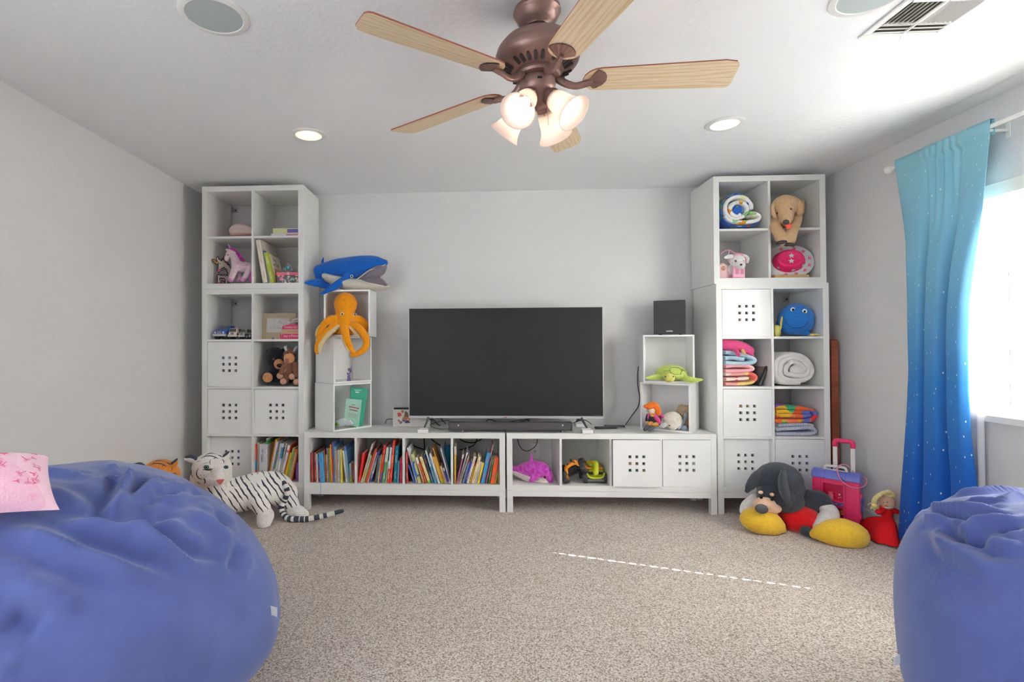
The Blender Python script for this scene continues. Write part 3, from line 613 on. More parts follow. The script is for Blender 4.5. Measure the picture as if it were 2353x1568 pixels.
# ---------------------------------------------------------------- books
PAPER = mat('page_paper', (226, 218, 200), .9, bump=(400, .3, 1))
BKM = {}
def book_mat(c, tx, band=None, b0=0, b1=.2, sc=46, dens=.52, z0=.12, z1=.88):
    key = (c, tx, band, b0, b1, z0, z1)
    if key in BKM: return BKM[key]
    m = bpy.data.materials.new('book_cover'); m.use_nodes = True; N = m.node_tree.nodes; L = m.node_tree.links; b = N['Principled BSDF']; b.inputs['Roughness'].default_value = .42
    tc = N.new('ShaderNodeTexCoord'); sp = N.new('ShaderNodeSeparateXYZ'); L.new(tc.outputs['Generated'], sp.inputs[0])
    def mth(op, a, v):
        n = N.new('ShaderNodeMath'); n.operation = op
        for i, x in enumerate((a, v)):
            if isinstance(x, (int, float)): n.inputs[i].default_value = x
            else: L.new(x, n.inputs[i])
        return n.outputs[0]
    mp = N.new('ShaderNodeMapping'); mp.inputs['Scale'].default_value = (90, 60, 150); L.new(tc.outputs['Object'], mp.inputs['Vector'])
    n = N.new('ShaderNodeTexNoise'); n.inputs['Scale'].default_value = 1.6; n.inputs['Detail'].default_value = 1; L.new(mp.outputs[0], n.inputs['Vector'])
    n2 = N.new('ShaderNodeTexNoise'); n2.inputs['Scale'].default_value = 13; n2.inputs['Detail'].default_value = 0; L.new(tc.outputs['Object'], n2.inputs['Vector'])
    msk = mth('MULTIPLY', mth('GREATER_THAN', n.outputs['Fac'], dens), mth('GREATER_THAN', n2.outputs['Fac'], .44))
    for lo, hi, s in ((.28, .72, sp.outputs['X']), (z0, z1, sp.outputs['Z'])): msk = mth('MULTIPLY', msk, mth('MULTIPLY', mth('GREATER_THAN', s, lo), mth('LESS_THAN', s, hi)))
    msk = mth('MULTIPLY', msk, mth('LESS_THAN', sp.outputs['Y'], .03))
    col = N.new('ShaderNodeMixRGB'); col.inputs[1].default_value = lin(c); col.inputs[2].default_value = lin(band or c)
    L.new(mth('MULTIPLY', mth('GREATER_THAN', sp.outputs['Z'], b0), mth('LESS_THAN', sp.outputs['Z'], b1)), col.inputs[0])
    c2 = N.new('ShaderNodeMixRGB'); c2.inputs[2].default_value = lin(tx); L.new(msk, c2.inputs[0]); L.new(col.outputs[0], c2.inputs[1]); L.new(c2.outputs[0], b.inputs['Base Color'])
    BKM[key] = m; return m
def book(px0, sc, py0, bl, br, tl, ty, zs, Y, c, tx, label, dep, group, band=None, b0=0, b1=.2, side=None, raise_=0, row=None):
    """bl, br: spine foot, tl: spine's upper left corner, ty: its height, all in crop pixels; zs: the shelf it stands on"""
    U = lambda x: px0+x/sc
    a = at(U(bl), 1100, Y); b = at(U(br), 1100, Y); q = at(U(tl), py0+ty/sc, Y)
    hgt = q.z-zs-raise_; dx = q.x-a.x; an = math.atan2(dx, hgt); Lh = math.hypot(dx, hgt); th = max((b.x-a.x)*math.cos(an)*.97, .004)
    zb = zs+raise_+.0006
    x0 = -th/2
    R = Matrix.Rotation(an, 4, 'Y')
    def quad(x_, an_, th_, L_):
        c_, s_ = math.cos(an_), math.sin(an_); sg = 1 if an_ > 0 else -1; px_ = sg*th_/2
        return [(x_+px_+(lx_-px_)*c_+lz_*s_, -(lx_-px_)*s_+lz_*c_) for lx_, lz_ in ((-th_/2, 0), (th_/2, 0), (th_/2, L_), (-th_/2, L_))]
    def clash(A, B):
        for P, Q in ((A, B), (B, A)):
            for i in range(4):
                (x1, y1), (x2, y2) = P[i], P[(i+1) % 4]; nx, ny = y2-y1, x1-x2
                if max(nx*x+ny*y for x, y in P) <= min(nx*x+ny*y for x, y in Q)+2e-5 or max(nx*x+ny*y for x, y in Q) <= min(nx*x+ny*y for x, y in P)+2e-5: return False
        return True
    xm = (a.x+b.x)/2; best = None
    if row is not None:
        for dx in (0, .001, .002, .003, .0045, .006, .008, .01, .013, .016, -.002):
            for f_ in (1, .85, .7, .55, .4):
                for bl_ in (0, .25, .5, .75, 1):
                    an2 = an+(row['an']-an)*bl_; Q = quad(xm+dx, an2, th*f_, Lh); cost = abs(dx)*60+(1-f_)*.6+abs(an2-an)*4
                    if (best is None or cost < best[0]) and min(p[0] for p in Q) > row['x0']+.0006 and max(p[0] for p in Q) < row['x1']-.0006 and not any(clash(Q, o_) for o_ in row['q'][-4:]): best = (cost, dx, f_, an2, Q)
        if best: xm += best[1]; th *= best[2]; an = best[3]; row['q'].append(best[4]); row['an'] = an; x0 = -th/2; R = Matrix.Rotation(an, 4, 'Y')
        else: row['q'].append(quad(xm, an, th, Lh)); print('no room:', label)
    # foot corner that rests on the board
    pv = V((th/2 if an > 0 else -th/2, 0, 0)); M = Matrix.Translation(V((xm, Y, zb))+V((pv.x, 0, 0))) @ R @ Matrix.Translation(-pv)
    g = G(); ct = min(.0022, th*.25); e = .003
    box(g, (-th/2, 0, 0), (th/2, ct, Lh)); box(g, (-th/2, ct, 0), (-th/2+ct, dep, Lh)); box(g, (th/2-ct, ct, 0), (th/2, dep, Lh))
    o = mk('book', g, book_mat(c, tx, band, b0, b1), None, loc=(0, 0, 0), bev=.0008 if th > .01 else 0)
    o.matrix_world = M; WM[o.name] = M
    tag(o, label, 'book', group)
    if th > .007:
        h = G(); box(h, (-th/2+ct+.0002, ct+.0002, e), (th/2-ct-.0002, dep-e, Lh-e)); mk('pages', h, PAPER, o, local=True)
    return o
ORD = ['leftmost', 'second', 'third', 'fourth', 'fifth', 'sixth', 'seventh', 'eighth', 'ninth', 'tenth', 'eleventh', 'twelfth', 'thirteenth', 'fourteenth', 'fifteenth', 'sixteenth', 'seventeenth', 'eighteenth', 'nineteenth', 'twentieth']
W_ = (232, 230, 226); K_ = (48, 44, 46); R_ = (214, 56, 52); Y_ = (226, 190, 60); B_ = (70, 110, 190); N_ = (56, 58, 96)
def shelf_of_books(px0, sc, py0, zs, rows, where, group, Y, cub):
    row = dict(x0=cub.x, x1=cub.x+(BW if cub.y < .01 else CW), q=[], an=0)
    for i, r in enumerate(rows):
        bl, br, tl, ty, c, tx, d, *k = r
        kw = k[0] if k else {}
        yy = kw.pop('Y', Y+.004*((i*7) % 5)); dep = kw.pop('dep', .17+.012*((i*5) % 6))
        book(px0, sc, py0, bl, br, tl, ty, zs, yy, c, tx, '%s, %s in %s' % (d, ORD[i]+(' from left' if i else ''), where), min(dep, .385-yy), group, row=row, **kw)
zs = FZ+TB
shelf_of_books(710, 13.06, 1000, zs, [
 (80, 115, 65, 540, (214, 70, 64), (240, 190, 120), 'thin red book'), (120, 158, 108, 520, (84, 62, 58), (150, 120, 60), 'dark brown and navy book', dict(band=N_, b0=.55, b1=1)),
 (168, 222, 142, 530, (222, 60, 54), (250, 190, 150), 'red book with lettering', dict(band=(236, 118, 70), b0=.75, b1=1)), (228, 280, 198, 575, (198, 206, 204), (110, 150, 130), 'pale teal book'),
 (285, 335, 250, 590, (60, 120, 200), W_, 'blue book with magenta lower band', dict(band=(186, 50, 104), b0=.0, b1=.6)), (340, 468, 285, 540, (82, 164, 214), (58, 130, 190), 'thick sky-blue book with a hanging ribbon', dict(Y=.012)),
 (470, 505, 428, 455, (176, 84, 70), (220, 190, 170), 'rust-red thin book'), (515, 558, 482, 600, (226, 168, 70), (240, 230, 140), 'orange and yellow thin book', dict(band=(220, 206, 90), b0=.6, b1=1)),
 (562, 594, 522, 400, (142, 124, 168), W_, 'dull purple thin book'), (598, 662, 566, 395, (160, 186, 62), (190, 90, 50), 'lime-green book'), (665, 706, 626, 290, (244, 130, 38), W_, 'bright orange taller book'),
 (708, 744, 686, 215, (96, 116, 190), (170, 70, 70), 'tall thin blue and maroon book', dict(band=(150, 80, 84), b0=.2, b1=.62)), (745, 796, 722, 350, (134, 190, 224), W_, 'light blue picture book', dict(dep=.26)),
 (800, 856, 786, 460, (186, 158, 132), (170, 140, 120), 'plain tan book'), (860, 928, 850, 455, (214, 212, 210), (150, 150, 160), 'light grey book', dict(dep=.26)), (945, 1000, 930, 440, (222, 206, 96), (160, 150, 60), 'yellow book', dict(dep=.25)),
 (1100, 1155, 958, 480, (226, 224, 220), (90, 100, 170), 'white book with blue lettering, tilted'), (1160, 1218, 1042, 350, (128, 186, 222), (210, 80, 80), 'light blue book, tilted', dict(dep=.27, band=(88, 126, 208), b0=.88, b1=1)),
 (1228, 1296, 1196, 870, (156, 186, 182), (170, 80, 80), 'small grey-green book', dict(band=(164, 180, 30), b0=.0, b1=.3, dep=.12)), (1304, 1360, 1294, 845, (164, 52, 62), (220, 190, 180), 'small maroon book', dict(dep=.12))],
 'the first low-shelf cubby', 'picture books in the first cubby', .018, BL[0])
shelf_of_books(820, 13.06, 1000, zs, [
 (40, 104, 168, 560, (240, 50, 46), (240, 50, 46), 'tilted bright red plastic case', dict(raise_=.006)), (52, 100, 385, 290, (214, 206, 202), (150, 110, 110), 'white tilted book with a yellow foot band', dict(band=(226, 190, 40), b0=.14, b1=.32)),
 (112, 154, 352, 600, W_, (120, 110, 110), 'narrow white tilted book'), (162, 200, 378, 630, (206, 196, 130), (120, 160, 90), 'thin yellow-green tilted book'), (204, 236, 396, 660, (126, 176, 120), (80, 130, 160), 'thin green and blue tilted book', dict(band=(90, 140, 170), b0=.5, b1=1)),
 (242, 302, 486, 425, (206, 76, 52), (190, 60, 50), 'brick-red tilted book', dict(dep=.26)), (310, 346, 546, 520, (206, 190, 168), (140, 50, 90), 'cream tilted book with maroon lettering'), (368, 428, 602, 500, (84, 84, 180), W_, 'blue tilted book with pale middle', dict(band=(176, 170, 200), b0=.28, b1=.66)),
 (530, 564, 640, 640, (128, 116, 76), (90, 60, 90), 'thin olive-brown book'), (570, 622, 660, 615, (84, 150, 196), W_, 'spotted blue book'), (624, 650, 712, 600, (236, 178, 40), W_, 'thin yellow book'),
 (652, 730, 770, 315, (216, 52, 44), (238, 180, 120), 'red book with a violet foot', dict(band=(104, 66, 140), b0=.0, b1=.3)), (732, 752, 812, 590, (134, 178, 214), W_, 'thin pale blue book'), (754, 834, 872, 380, (96, 166, 106), W_, 'green and white book', dict(band=(196, 214, 206), b0=.6, b1=1, dep=.28)),
 (848, 892, 892, 790, (218, 216, 204), (90, 140, 90), 'short off-white book', dict(dep=.14)), (900, 962, 972, 370, (220, 86, 60), W_, 'white-topped orange-red book', dict(band=(206, 212, 224), b0=.4, b1=1)), (976, 1046, 1062, 170, (224, 58, 44), (240, 190, 160), 'tall tomato-red book', dict(band=(228, 96, 60), b0=.35, b1=.65, dep=.24)),
 (1092, 1190, 1158, 345, (20, 136, 160), (190, 220, 226), 'thick teal book', dict(dep=.3)), (1204, 1252, 1236, 780, (104, 160, 190), (220, 110, 60), 'small grey-blue book', dict(dep=.12)), (1278, 1356, 1268, 705, (226, 30, 90), (240, 130, 80), 'magenta-red book', dict(dep=.2))],
 'the second low-shelf cubby', 'picture books in the second cubby', .018, BL[1])
shelf_of_books(930, 13.07, 1000, zs, [
 (50, 96, 34, 520, (206, 74, 70), W_, 'thin coral red book'), (262, 310, 84, 900, (70, 104, 190), (200, 200, 220), 'short blue leaning book'), (316, 370, 42, 400, (222, 224, 230), (96, 110, 180), 'white leaning book with blue lettering', dict(dep=.25)),
 (404, 496, 176, 590, (206, 208, 146), (150, 160, 90), 'thick pale green leaning book'), (534, 610, 312, 690, (222, 172, 122), (236, 226, 214), 'peach leaning book', dict(band=(236, 228, 216), b0=.75, b1=1)), (640, 672, 440, 870, (232, 88, 50), W_, 'thin orange-red leaning book'),
 (694, 786, 430, 670, (236, 214, 150), (200, 160, 100), 'cream leaning book with a lime-green foot', dict(band=(132, 204, 50), b0=.0, b1=.1)), (808, 880, 538, 625, (64, 66, 106), (226, 150, 60), 'navy leaning book with orange title', dict(band=(84, 128, 170), b0=.0, b1=.35)),
 (900, 944, 606, 470, (196, 214, 220), (180, 110, 110), 'white and teal leaning book', dict(band=(96, 160, 186), b0=.0, b1=.5, dep=.2)), (948, 998, 676, 690, (84, 160, 196), W_, 'medium blue leaning book'), (1004, 1064, 696, 590, (224, 222, 222), (150, 110, 160), 'white leaning book with small marks'),
 (1092, 1184, 806, 685, (214, 164, 58), (170, 120, 40), 'mustard leaning book with a green foot', dict(band=(150, 180, 20), b0=.0, b1=.1)), (1188, 1214, 790, 415, (232, 172, 80), (200, 130, 60), 'thin tall orange leaning book', dict(dep=.24)), (1220, 1280, 1048, 945, (196, 166, 140), (150, 90, 80), 'short beige leaning book', dict(dep=.14)),
 (1298, 1344, 1142, 1000, (230, 230, 232), (60, 70, 190), 'short white book with a blue title panel', dict(band=(66, 80, 190), b0=.08, b1=.8, dep=.14)), (1358, 1390, 1064, 390, (214, 212, 224), (120, 110, 180), 'thin tall white-edged leaning book', dict(dep=.14))],
 'the third low-shelf cubby', 'picture books in the third cubby', .018, BL[2])
shelf_of_books(1040, 13.07, 1000, zs, [
 (48, 106, 50, 350, (214, 164, 44), (220, 190, 140), 'upright yellow and cream book', dict(band=(206, 200, 188), b0=.78, b1=1)), (46, 104, 236, 600, (176, 92, 130), (200, 140, 160), 'mauve-pink leaning book', dict(Y=.008, band=(220, 216, 200), b0=.86, b1=1)), (120, 168, 386, 540, (226, 228, 228), (150, 150, 150), 'white leaning picture book with tall cover', dict(dep=.28)),
 (172, 262, 440, 640, (180, 168, 150), (120, 100, 80), 'brown-grey leaning book'), (282, 342, 474, 810, (130, 176, 206), (200, 70, 120), 'pastel blue leaning book with a red head', dict(band=(236, 74, 66), b0=.93, b1=1, dep=.14)), (346, 402, 540, 805, (64, 62, 170), (216, 176, 90), 'indigo leaning book', dict(dep=.14)),
 (408, 486, 622, 655, (226, 220, 200), (196, 150, 120), 'cream leaning book with a pink title', dict(dep=.16)), (498, 552, 662, 860, (212, 156, 18), (230, 190, 80), 'mustard leaning book with a red head', dict(band=(206, 40, 36), b0=.86, b1=1, dep=.14)), (558, 644, 752, 660, (232, 216, 168), (196, 90, 100), 'thick cream leaning book with red lettering', dict(dep=.16)),
 (650, 724, 816, 820, (220, 218, 222), (160, 160, 180), 'pale grey leaning book', dict(dep=.14)), (732, 802, 886, 850, (234, 200, 70), (196, 120, 60), 'yellow leaning book with brown lettering', dict(dep=.14)), (836, 950, 1030, 555, (62, 148, 204), (210, 130, 110), 'thick bright blue leaning book', dict(dep=.2)),
 (954, 984, 1206, 290, (206, 150, 150), (180, 100, 150), 'thin tall pink leaning book', dict(band=(150, 84, 150), b0=.0, b1=.65)), (992, 1028, 1108, 620, (140, 104, 92), (190, 160, 140), 'thin brown book'), (1060, 1110, 1186, 640, (72, 148, 96), W_, 'green book'),
 (1126, 1252, 1232, 695, (240, 92, 22), (130, 140, 160), 'thick orange book with a pale title', dict(dep=.18)), (1264, 1308, 1316, 860, (172, 186, 50), (190, 110, 120), 'small green and pink book', dict(band=(172, 100, 108), b0=.55, b1=1, dep=.14)), (1344, 1386, 1374, 725, (210, 140, 98), (190, 160, 110), 'thin salmon book'), (1390, 1432, 1404, 725, (112, 150, 110), (90, 130, 90), 'thin grey-green book')],
 'the fourth low-shelf cubby', 'picture books in the fourth cubby', .018, BL[3])
shelf_of_books(580, 13.64, 1000, zs, [
 (48, 106, 44, 300, (232, 72, 66), (60, 150, 200), 'red and blue patterned book', dict(band=(64, 150, 200), b0=.3, b1=.56)), (112, 186, 124, 250, (232, 214, 178), (222, 196, 150), 'cream book', dict(dep=.28)), (200, 386, 214, 292, (206, 204, 210), (96, 96, 104), 'very thick grey-white book', dict(Y=.03)),
 (392, 424, 346, 110, (214, 216, 224), (80, 150, 90), 'tall white book behind the thick one', dict(dep=.3, band=(70, 164, 90), b0=.86, b1=.95)), (450, 502, 706, 145, (238, 160, 48), (220, 130, 40), 'tall orange leaning book', dict(dep=.28)), (506, 560, 746, 220, (210, 208, 226), (160, 150, 180), 'lavender-white leaning book', dict(dep=.28)),
 (590, 636, 742, 530, (196, 196, 190), (110, 130, 110), 'grey leaning book with a green head', dict(band=(110, 134, 120), b0=.4, b1=1)), (644, 722, 852, 280, (226, 226, 224), (206, 110, 110), 'white leaning book with pink dots'), (730, 786, 932, 280, (220, 224, 226), (60, 130, 180), 'white leaning book with blue and red lettering', dict(band=(70, 146, 190), b0=.6, b1=.9)),
 (790, 842, 1026, 268, (206, 196, 190), (110, 90, 90), 'greyish leaning book with dark lettering'), (848, 918, 1110, 330, (232, 232, 234), (110, 110, 190), 'white leaning book with a bright title', dict(band=(226, 80, 110), b0=.8, b1=.86)), (920, 944, 1186, 330, (216, 64, 40), W_, 'thin red leaning book'),
 (950, 1032, 1158, 570, (238, 214, 20), (250, 232, 90), 'bright yellow leaning book'), (1042, 1120, 1256, 420, (166, 178, 92), (120, 130, 60), 'olive-green leaning book', dict(dep=.26)), (1128, 1190, 1336, 450, (222, 200, 160), (190, 130, 90), 'cream leaning book with an orange head', dict(band=(236, 110, 56), b0=.9, b1=1)),
 (1200, 1236, 1400, 470, (196, 96, 54), (220, 180, 140), 'thin rust leaning book'), (1356, 1432, 1370, 880, (134, 76, 156), (160, 110, 180), 'violet book', dict(dep=.14))],
 'the bottom tower cubby', 'picture books in the tower cubby', .045, LL[1, 0])
# hanging ribbon of the sky-blue book, blue hook bookmark, teal ring binder
g = G(); P = [at(u, v, Y) for u, v, Y in ((738, 1107, .008), (737, 1112, -.002), (737, 1122, -.006), (736.5, 1132, -.006), (738, 1142, -.004))]
tube(g, P, .0016, 6, seg=16); tag(mk('bookmark_ribbon', g, mat('ribbon_blue', (84, 160, 210), .6), smooth=True), 'light blue bookmark ribbon hanging over the front edge of the low shelf', 'ribbon')
g = G(); pt(g, [(952, 1062, .012, 1.5), (949.5, 1066, .012, 1.8), (951, 1076, .012, 2), (955, 1088, .012, 2), (958.5, 1094, .012, 2), (962, 1092, .012, 1.5)], seg=24); tag(mk('hook_bookmark', g, mat('hook_blue', (40, 110, 214), .4), smooth=True), 'bright blue curved plastic hook on the pale green leaning book', 'bookmark')
a = at(1021, 1100, .2); b = at(1036, 1100, .2); zt = at(1030, 1023, .2).z
t = thing('ring_binder', 'teal ring binder standing behind the leaning white-edged book', 'binder', ((a.x+b.x)/2, .27, zs))
TEAL = mat('teal_binder', (14, 122, 160), .45); g = G(); q = [(a.x+(b.x-a.x)*(.5-.5*math.cos(PI*i/8)), .205-.03*math.sin(PI*i/8)) for i in range(9)]; prism(g, q+[(b.x, .38), (b.x-.003, .38), (b.x-.003, .21), (a.x+.003, .21), (a.x+.003, .38), (a.x, .38)], zs+.001, zt); mk('binder_cover', g, TEAL, t, smooth=.6)
g = G(); box(g, (a.x+.006, .23, zs+.006), (b.x-.006, .365, zt-.03)); mk('pages', g, PAPER, t)
# ---------------------------------------------------------------- things in the tower on the left
EYE = mat('eye_black', (22, 20, 22), .15); EYEW = mat('eye_white', (236, 234, 230), .4)
def surf(o):
    from mathutils.bvhtree import BVHTree
    return BVHTree.FromPolygons([tuple(WM[o.name] @ v.co) for v in o.data.vertices], [tuple(p.vertices) for p in o.data.polygons])
def eye(p, u, v, Y, r, m=EYE, name='eye', rd=.6, white=0, rv=None):
    if not isinstance(Y, (int, float)):      # sits on that object's surface
        q = surf(Y).ray_cast(CAM, ray(u, v).normalized())[0]; Y = q.y-(.002 if white else .0)
    if white: g = G(); c = at(u, v, Y+.003); s = kk(c); ell(g, c, (r*white*s, r*rd*s, (rv or r)*white*s), 12, 8); mk('eye_white', g, EYEW, p, smooth=True)
    g = G(); c = at(u, v, Y); s = kk(c); ell(g, c, (r*s, r*rd*s, (rv or r)*s), 12, 8); return mk(name, g, m, p, smooth=True)
# pink hat
Yh = .2; c = at(558, 541, Yh); s = kk(c); zf = LU[0, 1].z
t = thing('cowboy_hat', 'pale pink cowboy hat lying in the top left cubby', 'hat', (c.x, c.y, zf)); HM = Matrix.Translation((c.x, c.y, zf))
PINKH = mat('pink_felt', (240, 168, 172), .8, bump=(300, .2)); g = G()
def brim(a, b):
    th = a*2*PI; r = .075+.095*b; ca, sa = math.cos(th), math.sin(th); return HM @ V((r*ca*1.04, r*sa*.8, .008+(.05 if ca > 0 else .012)*abs(ca)**2*b*b+.004*math.sin(3*th)*b))
grid(g, 40, 8, brim, cu=True); grid(g, 40, 8, lambda a, b: brim(a, b)+V((0, 0, .003)), cu=True); mk('brim', g, PINKH, t, smooth=True)
def b_(g): pe(g, 554, 536, Yh, 26, 13, 20); pt(g, [(540, 531, Yh, 13), (548, 526, Yh, 12), (562, 528, Yh, 12), (574, 533, Yh, 11)], 14); pe(g, 558, 538, Yh, 28, 6, 22)
blob('crown', b_, .005, mat('hat_crown_white', (236, 214, 206), .7), t)
g = G(); tube(g, [HM @ V((.086*math.cos(a*.2618), .066*math.sin(a*.2618), .014)) for a in range(25)], .005, 6); mk('hat_band', g, PINKH, t, smooth=True)
# two stacked clear cases
for (u0, u1, v0, v1, Y, col, lb, lc) in ((622, 687, 531, 541, .1, (222, 220, 226), 'flat clear plastic case with a pink label, lower of the two beside the pink hat', (232, 120, 150)), (627, 688, 517, 530.6, .12, (224, 222, 168), 'flat clear plastic case with yellow and purple labels, on top of the other', (120, 100, 190))):
    a = at(u0, v1, Y); b = at(u1, v0, Y); zb = zf+.0006 if v1 > 535 else zf+.036; zt = zb+(.034 if v1 > 535 else .042)
    t = thing('plastic_case', lb, 'case', ((a.x+b.x)/2, Y+.06, zb)); g = G(); box(g, (a.x, Y, zb), (b.x+.02, Y+.14, zt)); mk('case_shell', g, mat('case_clear', col, .25), t, bev=.004)
    g = G(); box(g, (a.x-.002, Y-.002, zt-.007), (b.x+.022, Y+.142, zt-.003)); mk('lid_edge', g, mat('case_rim', (226, 228, 226), .2), t, bev=.001)
    g = G(); box(g, ((a.x+b.x)/2+.01, Y-.0012, zb+.006), (b.x+.012, Y, zt-.01)); mk('paper_label', g, mat('case_label', lc, .5), t)
# unicorn plush and the bead picture behind it
Yu = .1; zf2 = LU[0, 0].z
t = thing('unicorn_plush', 'pale pink unicorn plush with magenta mane and lilac horn', 'plush toy', tuple(at(555, 650, Yu)[:2])+(zf2,))
UP_ = plush('plush_pale_pink', (232, 208, 216)); UPH = plush('plush_pink_hoof', (226, 160, 204)); MAG = plush('plush_magenta', (214, 64, 180), 160, .9)
def b_(g):
    pe(g, 522, 594, Yu, 6.5, 7.5); pe(g, 526, 585, Yu, 7.5, 8.5); pt(g, [(527, 584, Yu, 7.5), (536, 582, Yu, 8), (541, 598, Yu, 10.5), (545, 612, Yu, 12)], 14)
    pt(g, [(545, 612, Yu, 12.5), (562, 615, Yu, 13), (584, 618, Yu+.01, 13)], 14)
    pt(g, [(541, 615, Yu-.02, 8.5), (536, 630, Yu-.025, 7.5), (531, 643.5, Yu-.03, 6.5)]); pt(g, [(575, 615, Yu-.02, 9), (567, 632, Yu-.03, 7), (558, 643.5, Yu-.035, 6)])
    pt(g, [(548, 620, Yu+.03, 7), (552, 634, Yu+.035, 6), (549, 644, Yu+.03, 6)]); pt(g, [(588, 622, Yu+.03, 8), (590, 644, Yu+.03, 6)])
zh = at(530, 641, Yu).z
blob('body', b_, .0035, [UP_, UPH], t, lambda c, n: 1 if c.z < zh else 0)
for k, (u, v, dY) in enumerate(((522, 601, -.0), (545, 604, -.045), (566, 606, -.045), (553, 613, -.05), (570, 613, -.048))):
    if k: g = G(); p = at(u, v, Yu+dY+.004); s = kk(p); prism(g, [(3.2*s*math.cos(i*.628)*(1 if i % 2 else .6), 3.2*s*math.sin(i*.628)*(1 if i % 2 else .6)) for i in range(10)], 0, .003, XZ(p)); mk('star_patch', g, mat('patch_pink', (236, 172, 190), .7), t)
def b_(g):
    for i in range(7): w = i/6; pe(g, 533+26*w, 574+25*w**1.3, Yu+.002*(-1)**i, 6.2-2*w, 5.2-1.2*w)
blob('mane', b_, .003, MAG, t)
def b_(g):
    for i in range(6): w = i/5; pe(g, 583-5*w, 616+28*w, Yu-.03-.01*w, 5.5, 6)
blob('tail', b_, .003, MAG, t)
g = G(); pt(g, [(524, 562, Yu, .8), (528, 568, Yu, 2.2), (531.5, 575, Yu, 3.4)], 8); mk('horn', g, mat('horn_lilac', (202, 164, 216), .5), t, smooth=True)
g = G(); pt(g, [(520.5, 574.5, Yu-.02, 2.4), (525, 575, Yu-.018, 3), (530, 576, Yu-.01, 2.6)], 8); mk('ear', g, UP_, t, smooth=True)
eye(t, 524, 586, Yu-.024, 1.3)
BEADS = ["......kk.....kkr........", ".....kwk....krrk........", ".....kwpkk.kkrrrk.......", "kkkk.kpwwwkkwwrrrk......", "kyyykkkwwwwwwwwrrkk.....", ".kkyyyykwwwwwwwwwrrk....", "...kkyykwkwwwwwwwwrkk...", ".....kkkwwwwwwwwwwwwk...", ".......kwwwwwwwwwwwwwk..", ".......kwwwwwkkwwwwwwwk.", ".......kwwwkk..kkwwwwwwk", "......kpppk......kwwwwww", "......kpppk......kwwwwww", "......kppk........kwwwww", ".......kk.........kwwwww", "..................kwwwww", ".......kk.kk.kk.kkkwwwww", "......kwwkwwkwwkwwwwwwww", "......kwwwwwwwwwwwwwwwww", "......kwwkkkkkkwwwwwwwww", "......kwwk...ppkwwwwwwww", "......kwwk..kppkwwwkkkww", "......kwwwk..kkkwwk..kww", "......kwppk....kwwk..kww", "......kpppk....kwwk..kpp", "......kkkkk....kkkk..kkk"]
t = thing('bead_picture', 'flat bead picture of a white unicorn propped behind the plush unicorn', 'bead picture', (at(508, 650, .13).x, .13, zf2))
BC = {'k': (40, 36, 38), 'w': (224, 214, 204), 'y': (232, 166, 40), 'p': (232, 120, 150), 'r': (150, 44, 60)}; gs = {k: G() for k in BC}
B0, B1 = at(486, 600, .075), at(533, 600, .2); B0.z = B1.z = 0; bd = (B1-B0); pit = bd.length/24; bd.normalize(); hp_ = (at(505, 590, .12).z-zf2)/26
for r, row in enumerate(BEADS):
    for q, ch in enumerate(row):
        if ch in BC: o_ = B0+bd*((q+.5)*pit); prism(gs[ch], [(pit*.5*math.cos(i*PI/3), hp_*.52*math.sin(i*PI/3)) for i in range(6)], 0, .005, frame_m((o_.x, o_.y, zf2+(len(BEADS)-r-.5)*hp_+.0006), bd, (0, 0, 1), bd.cross(V((0, 0, 1)))))
for k, nm in (('k', 'black_beads'), ('w', 'white_beads'), ('y', 'yellow_beads'), ('p', 'pink_beads'), ('r', 'dark_red_beads')): o = mk(nm, gs[k], mat(nm, BC[k], .4), t); o['kind'] = 'stuff'
# big white picture books, flower box, tiara
zq = LU[1, 0].z
book(580, 14.25, 545, 345, 505, 100, 110, zq, .03, (218, 210, 196), (206, 170, 130), 'large white picture book leaning against the cubby divider', .3, 'picture books beside the flower box')
book(580, 14.25, 545, 555, 585, 345, 440, zq, .05, (180, 190, 196), (70, 120, 190), 'grey and blue picture book between the white and the green one', .24, 'picture books beside the flower box', (64, 96, 180), .93, 1)
bk = book(580, 14.25, 545, 590, 715, 372, 515, zq, .03, (178, 190, 62), (226, 226, 190), 'green-spined hardback titled Frog and Toad leaning in the cubby', .235, 'picture books beside the flower box')
# cover art on its visible side
bx = max(v.co.x for v in bk.data.vertices); hz = max(v.co.z for v in bk.data.vertices)
CM = frame_m((bx+.0005, 0, 0), (0, 1, 0), (0, 0, 1), (1, 0, 0))
g = G(); prism(g, [(.028, .02), (.225, .02), (.225, hz-.01), (.02, hz-.01), (.04, hz*.72), (.03, hz*.5), (.045, hz*.3)], -.0002, .0004, CM); mk('cover_print', g, mat('cover_white', (226, 220, 208), .45), bk, local=True)
FT = mat('title_olive', (124, 120, 40), .5)
def local_text(s, size, x, z, par): o = text('title', s, size, WM[par.name] @ frame_m((bx+.001, x, z), (0, 1, 0), (0, 0, 1), (1, 0, 0)), FT, par); return o
local_text('Frog', .034, .11, hz*.8, bk); local_text('and Toad', .034, .125, hz*.64, bk)
for (x, z, rx, rz, col) in ((.09, hz*.26, .022, .05, (196, 120, 40)), (.15, hz*.2, .03, .04, (126, 110, 30)), (.19, hz*.27, .016, .045, (206, 118, 50)), (.11, hz*.12, .05, .02, (150, 120, 60)), (.12, hz*.46, .07, .004, (206, 130, 60))):
    g = G(); prism(g, [(x+rx*math.cos(i*.5236), z+rz*math.sin(i*.5236)*(1+.2*math.sin(2.6*i))) for i in range(12)], 0, .0007+.0002*(rx*1000 % 3), CM); mk('cover_print', g, mat('cover_art', col, .5), bk, local=True)
a = at(636, 650, .06); b = at(690, 632, .06)
t = thing('gift_box', 'small box printed with flowers under a pink lid', 'box', ((a.x+b.x)/2, .12, zq)); zt = at(650, 626.5, .06).z; zm = at(650, 632.5, .06).z
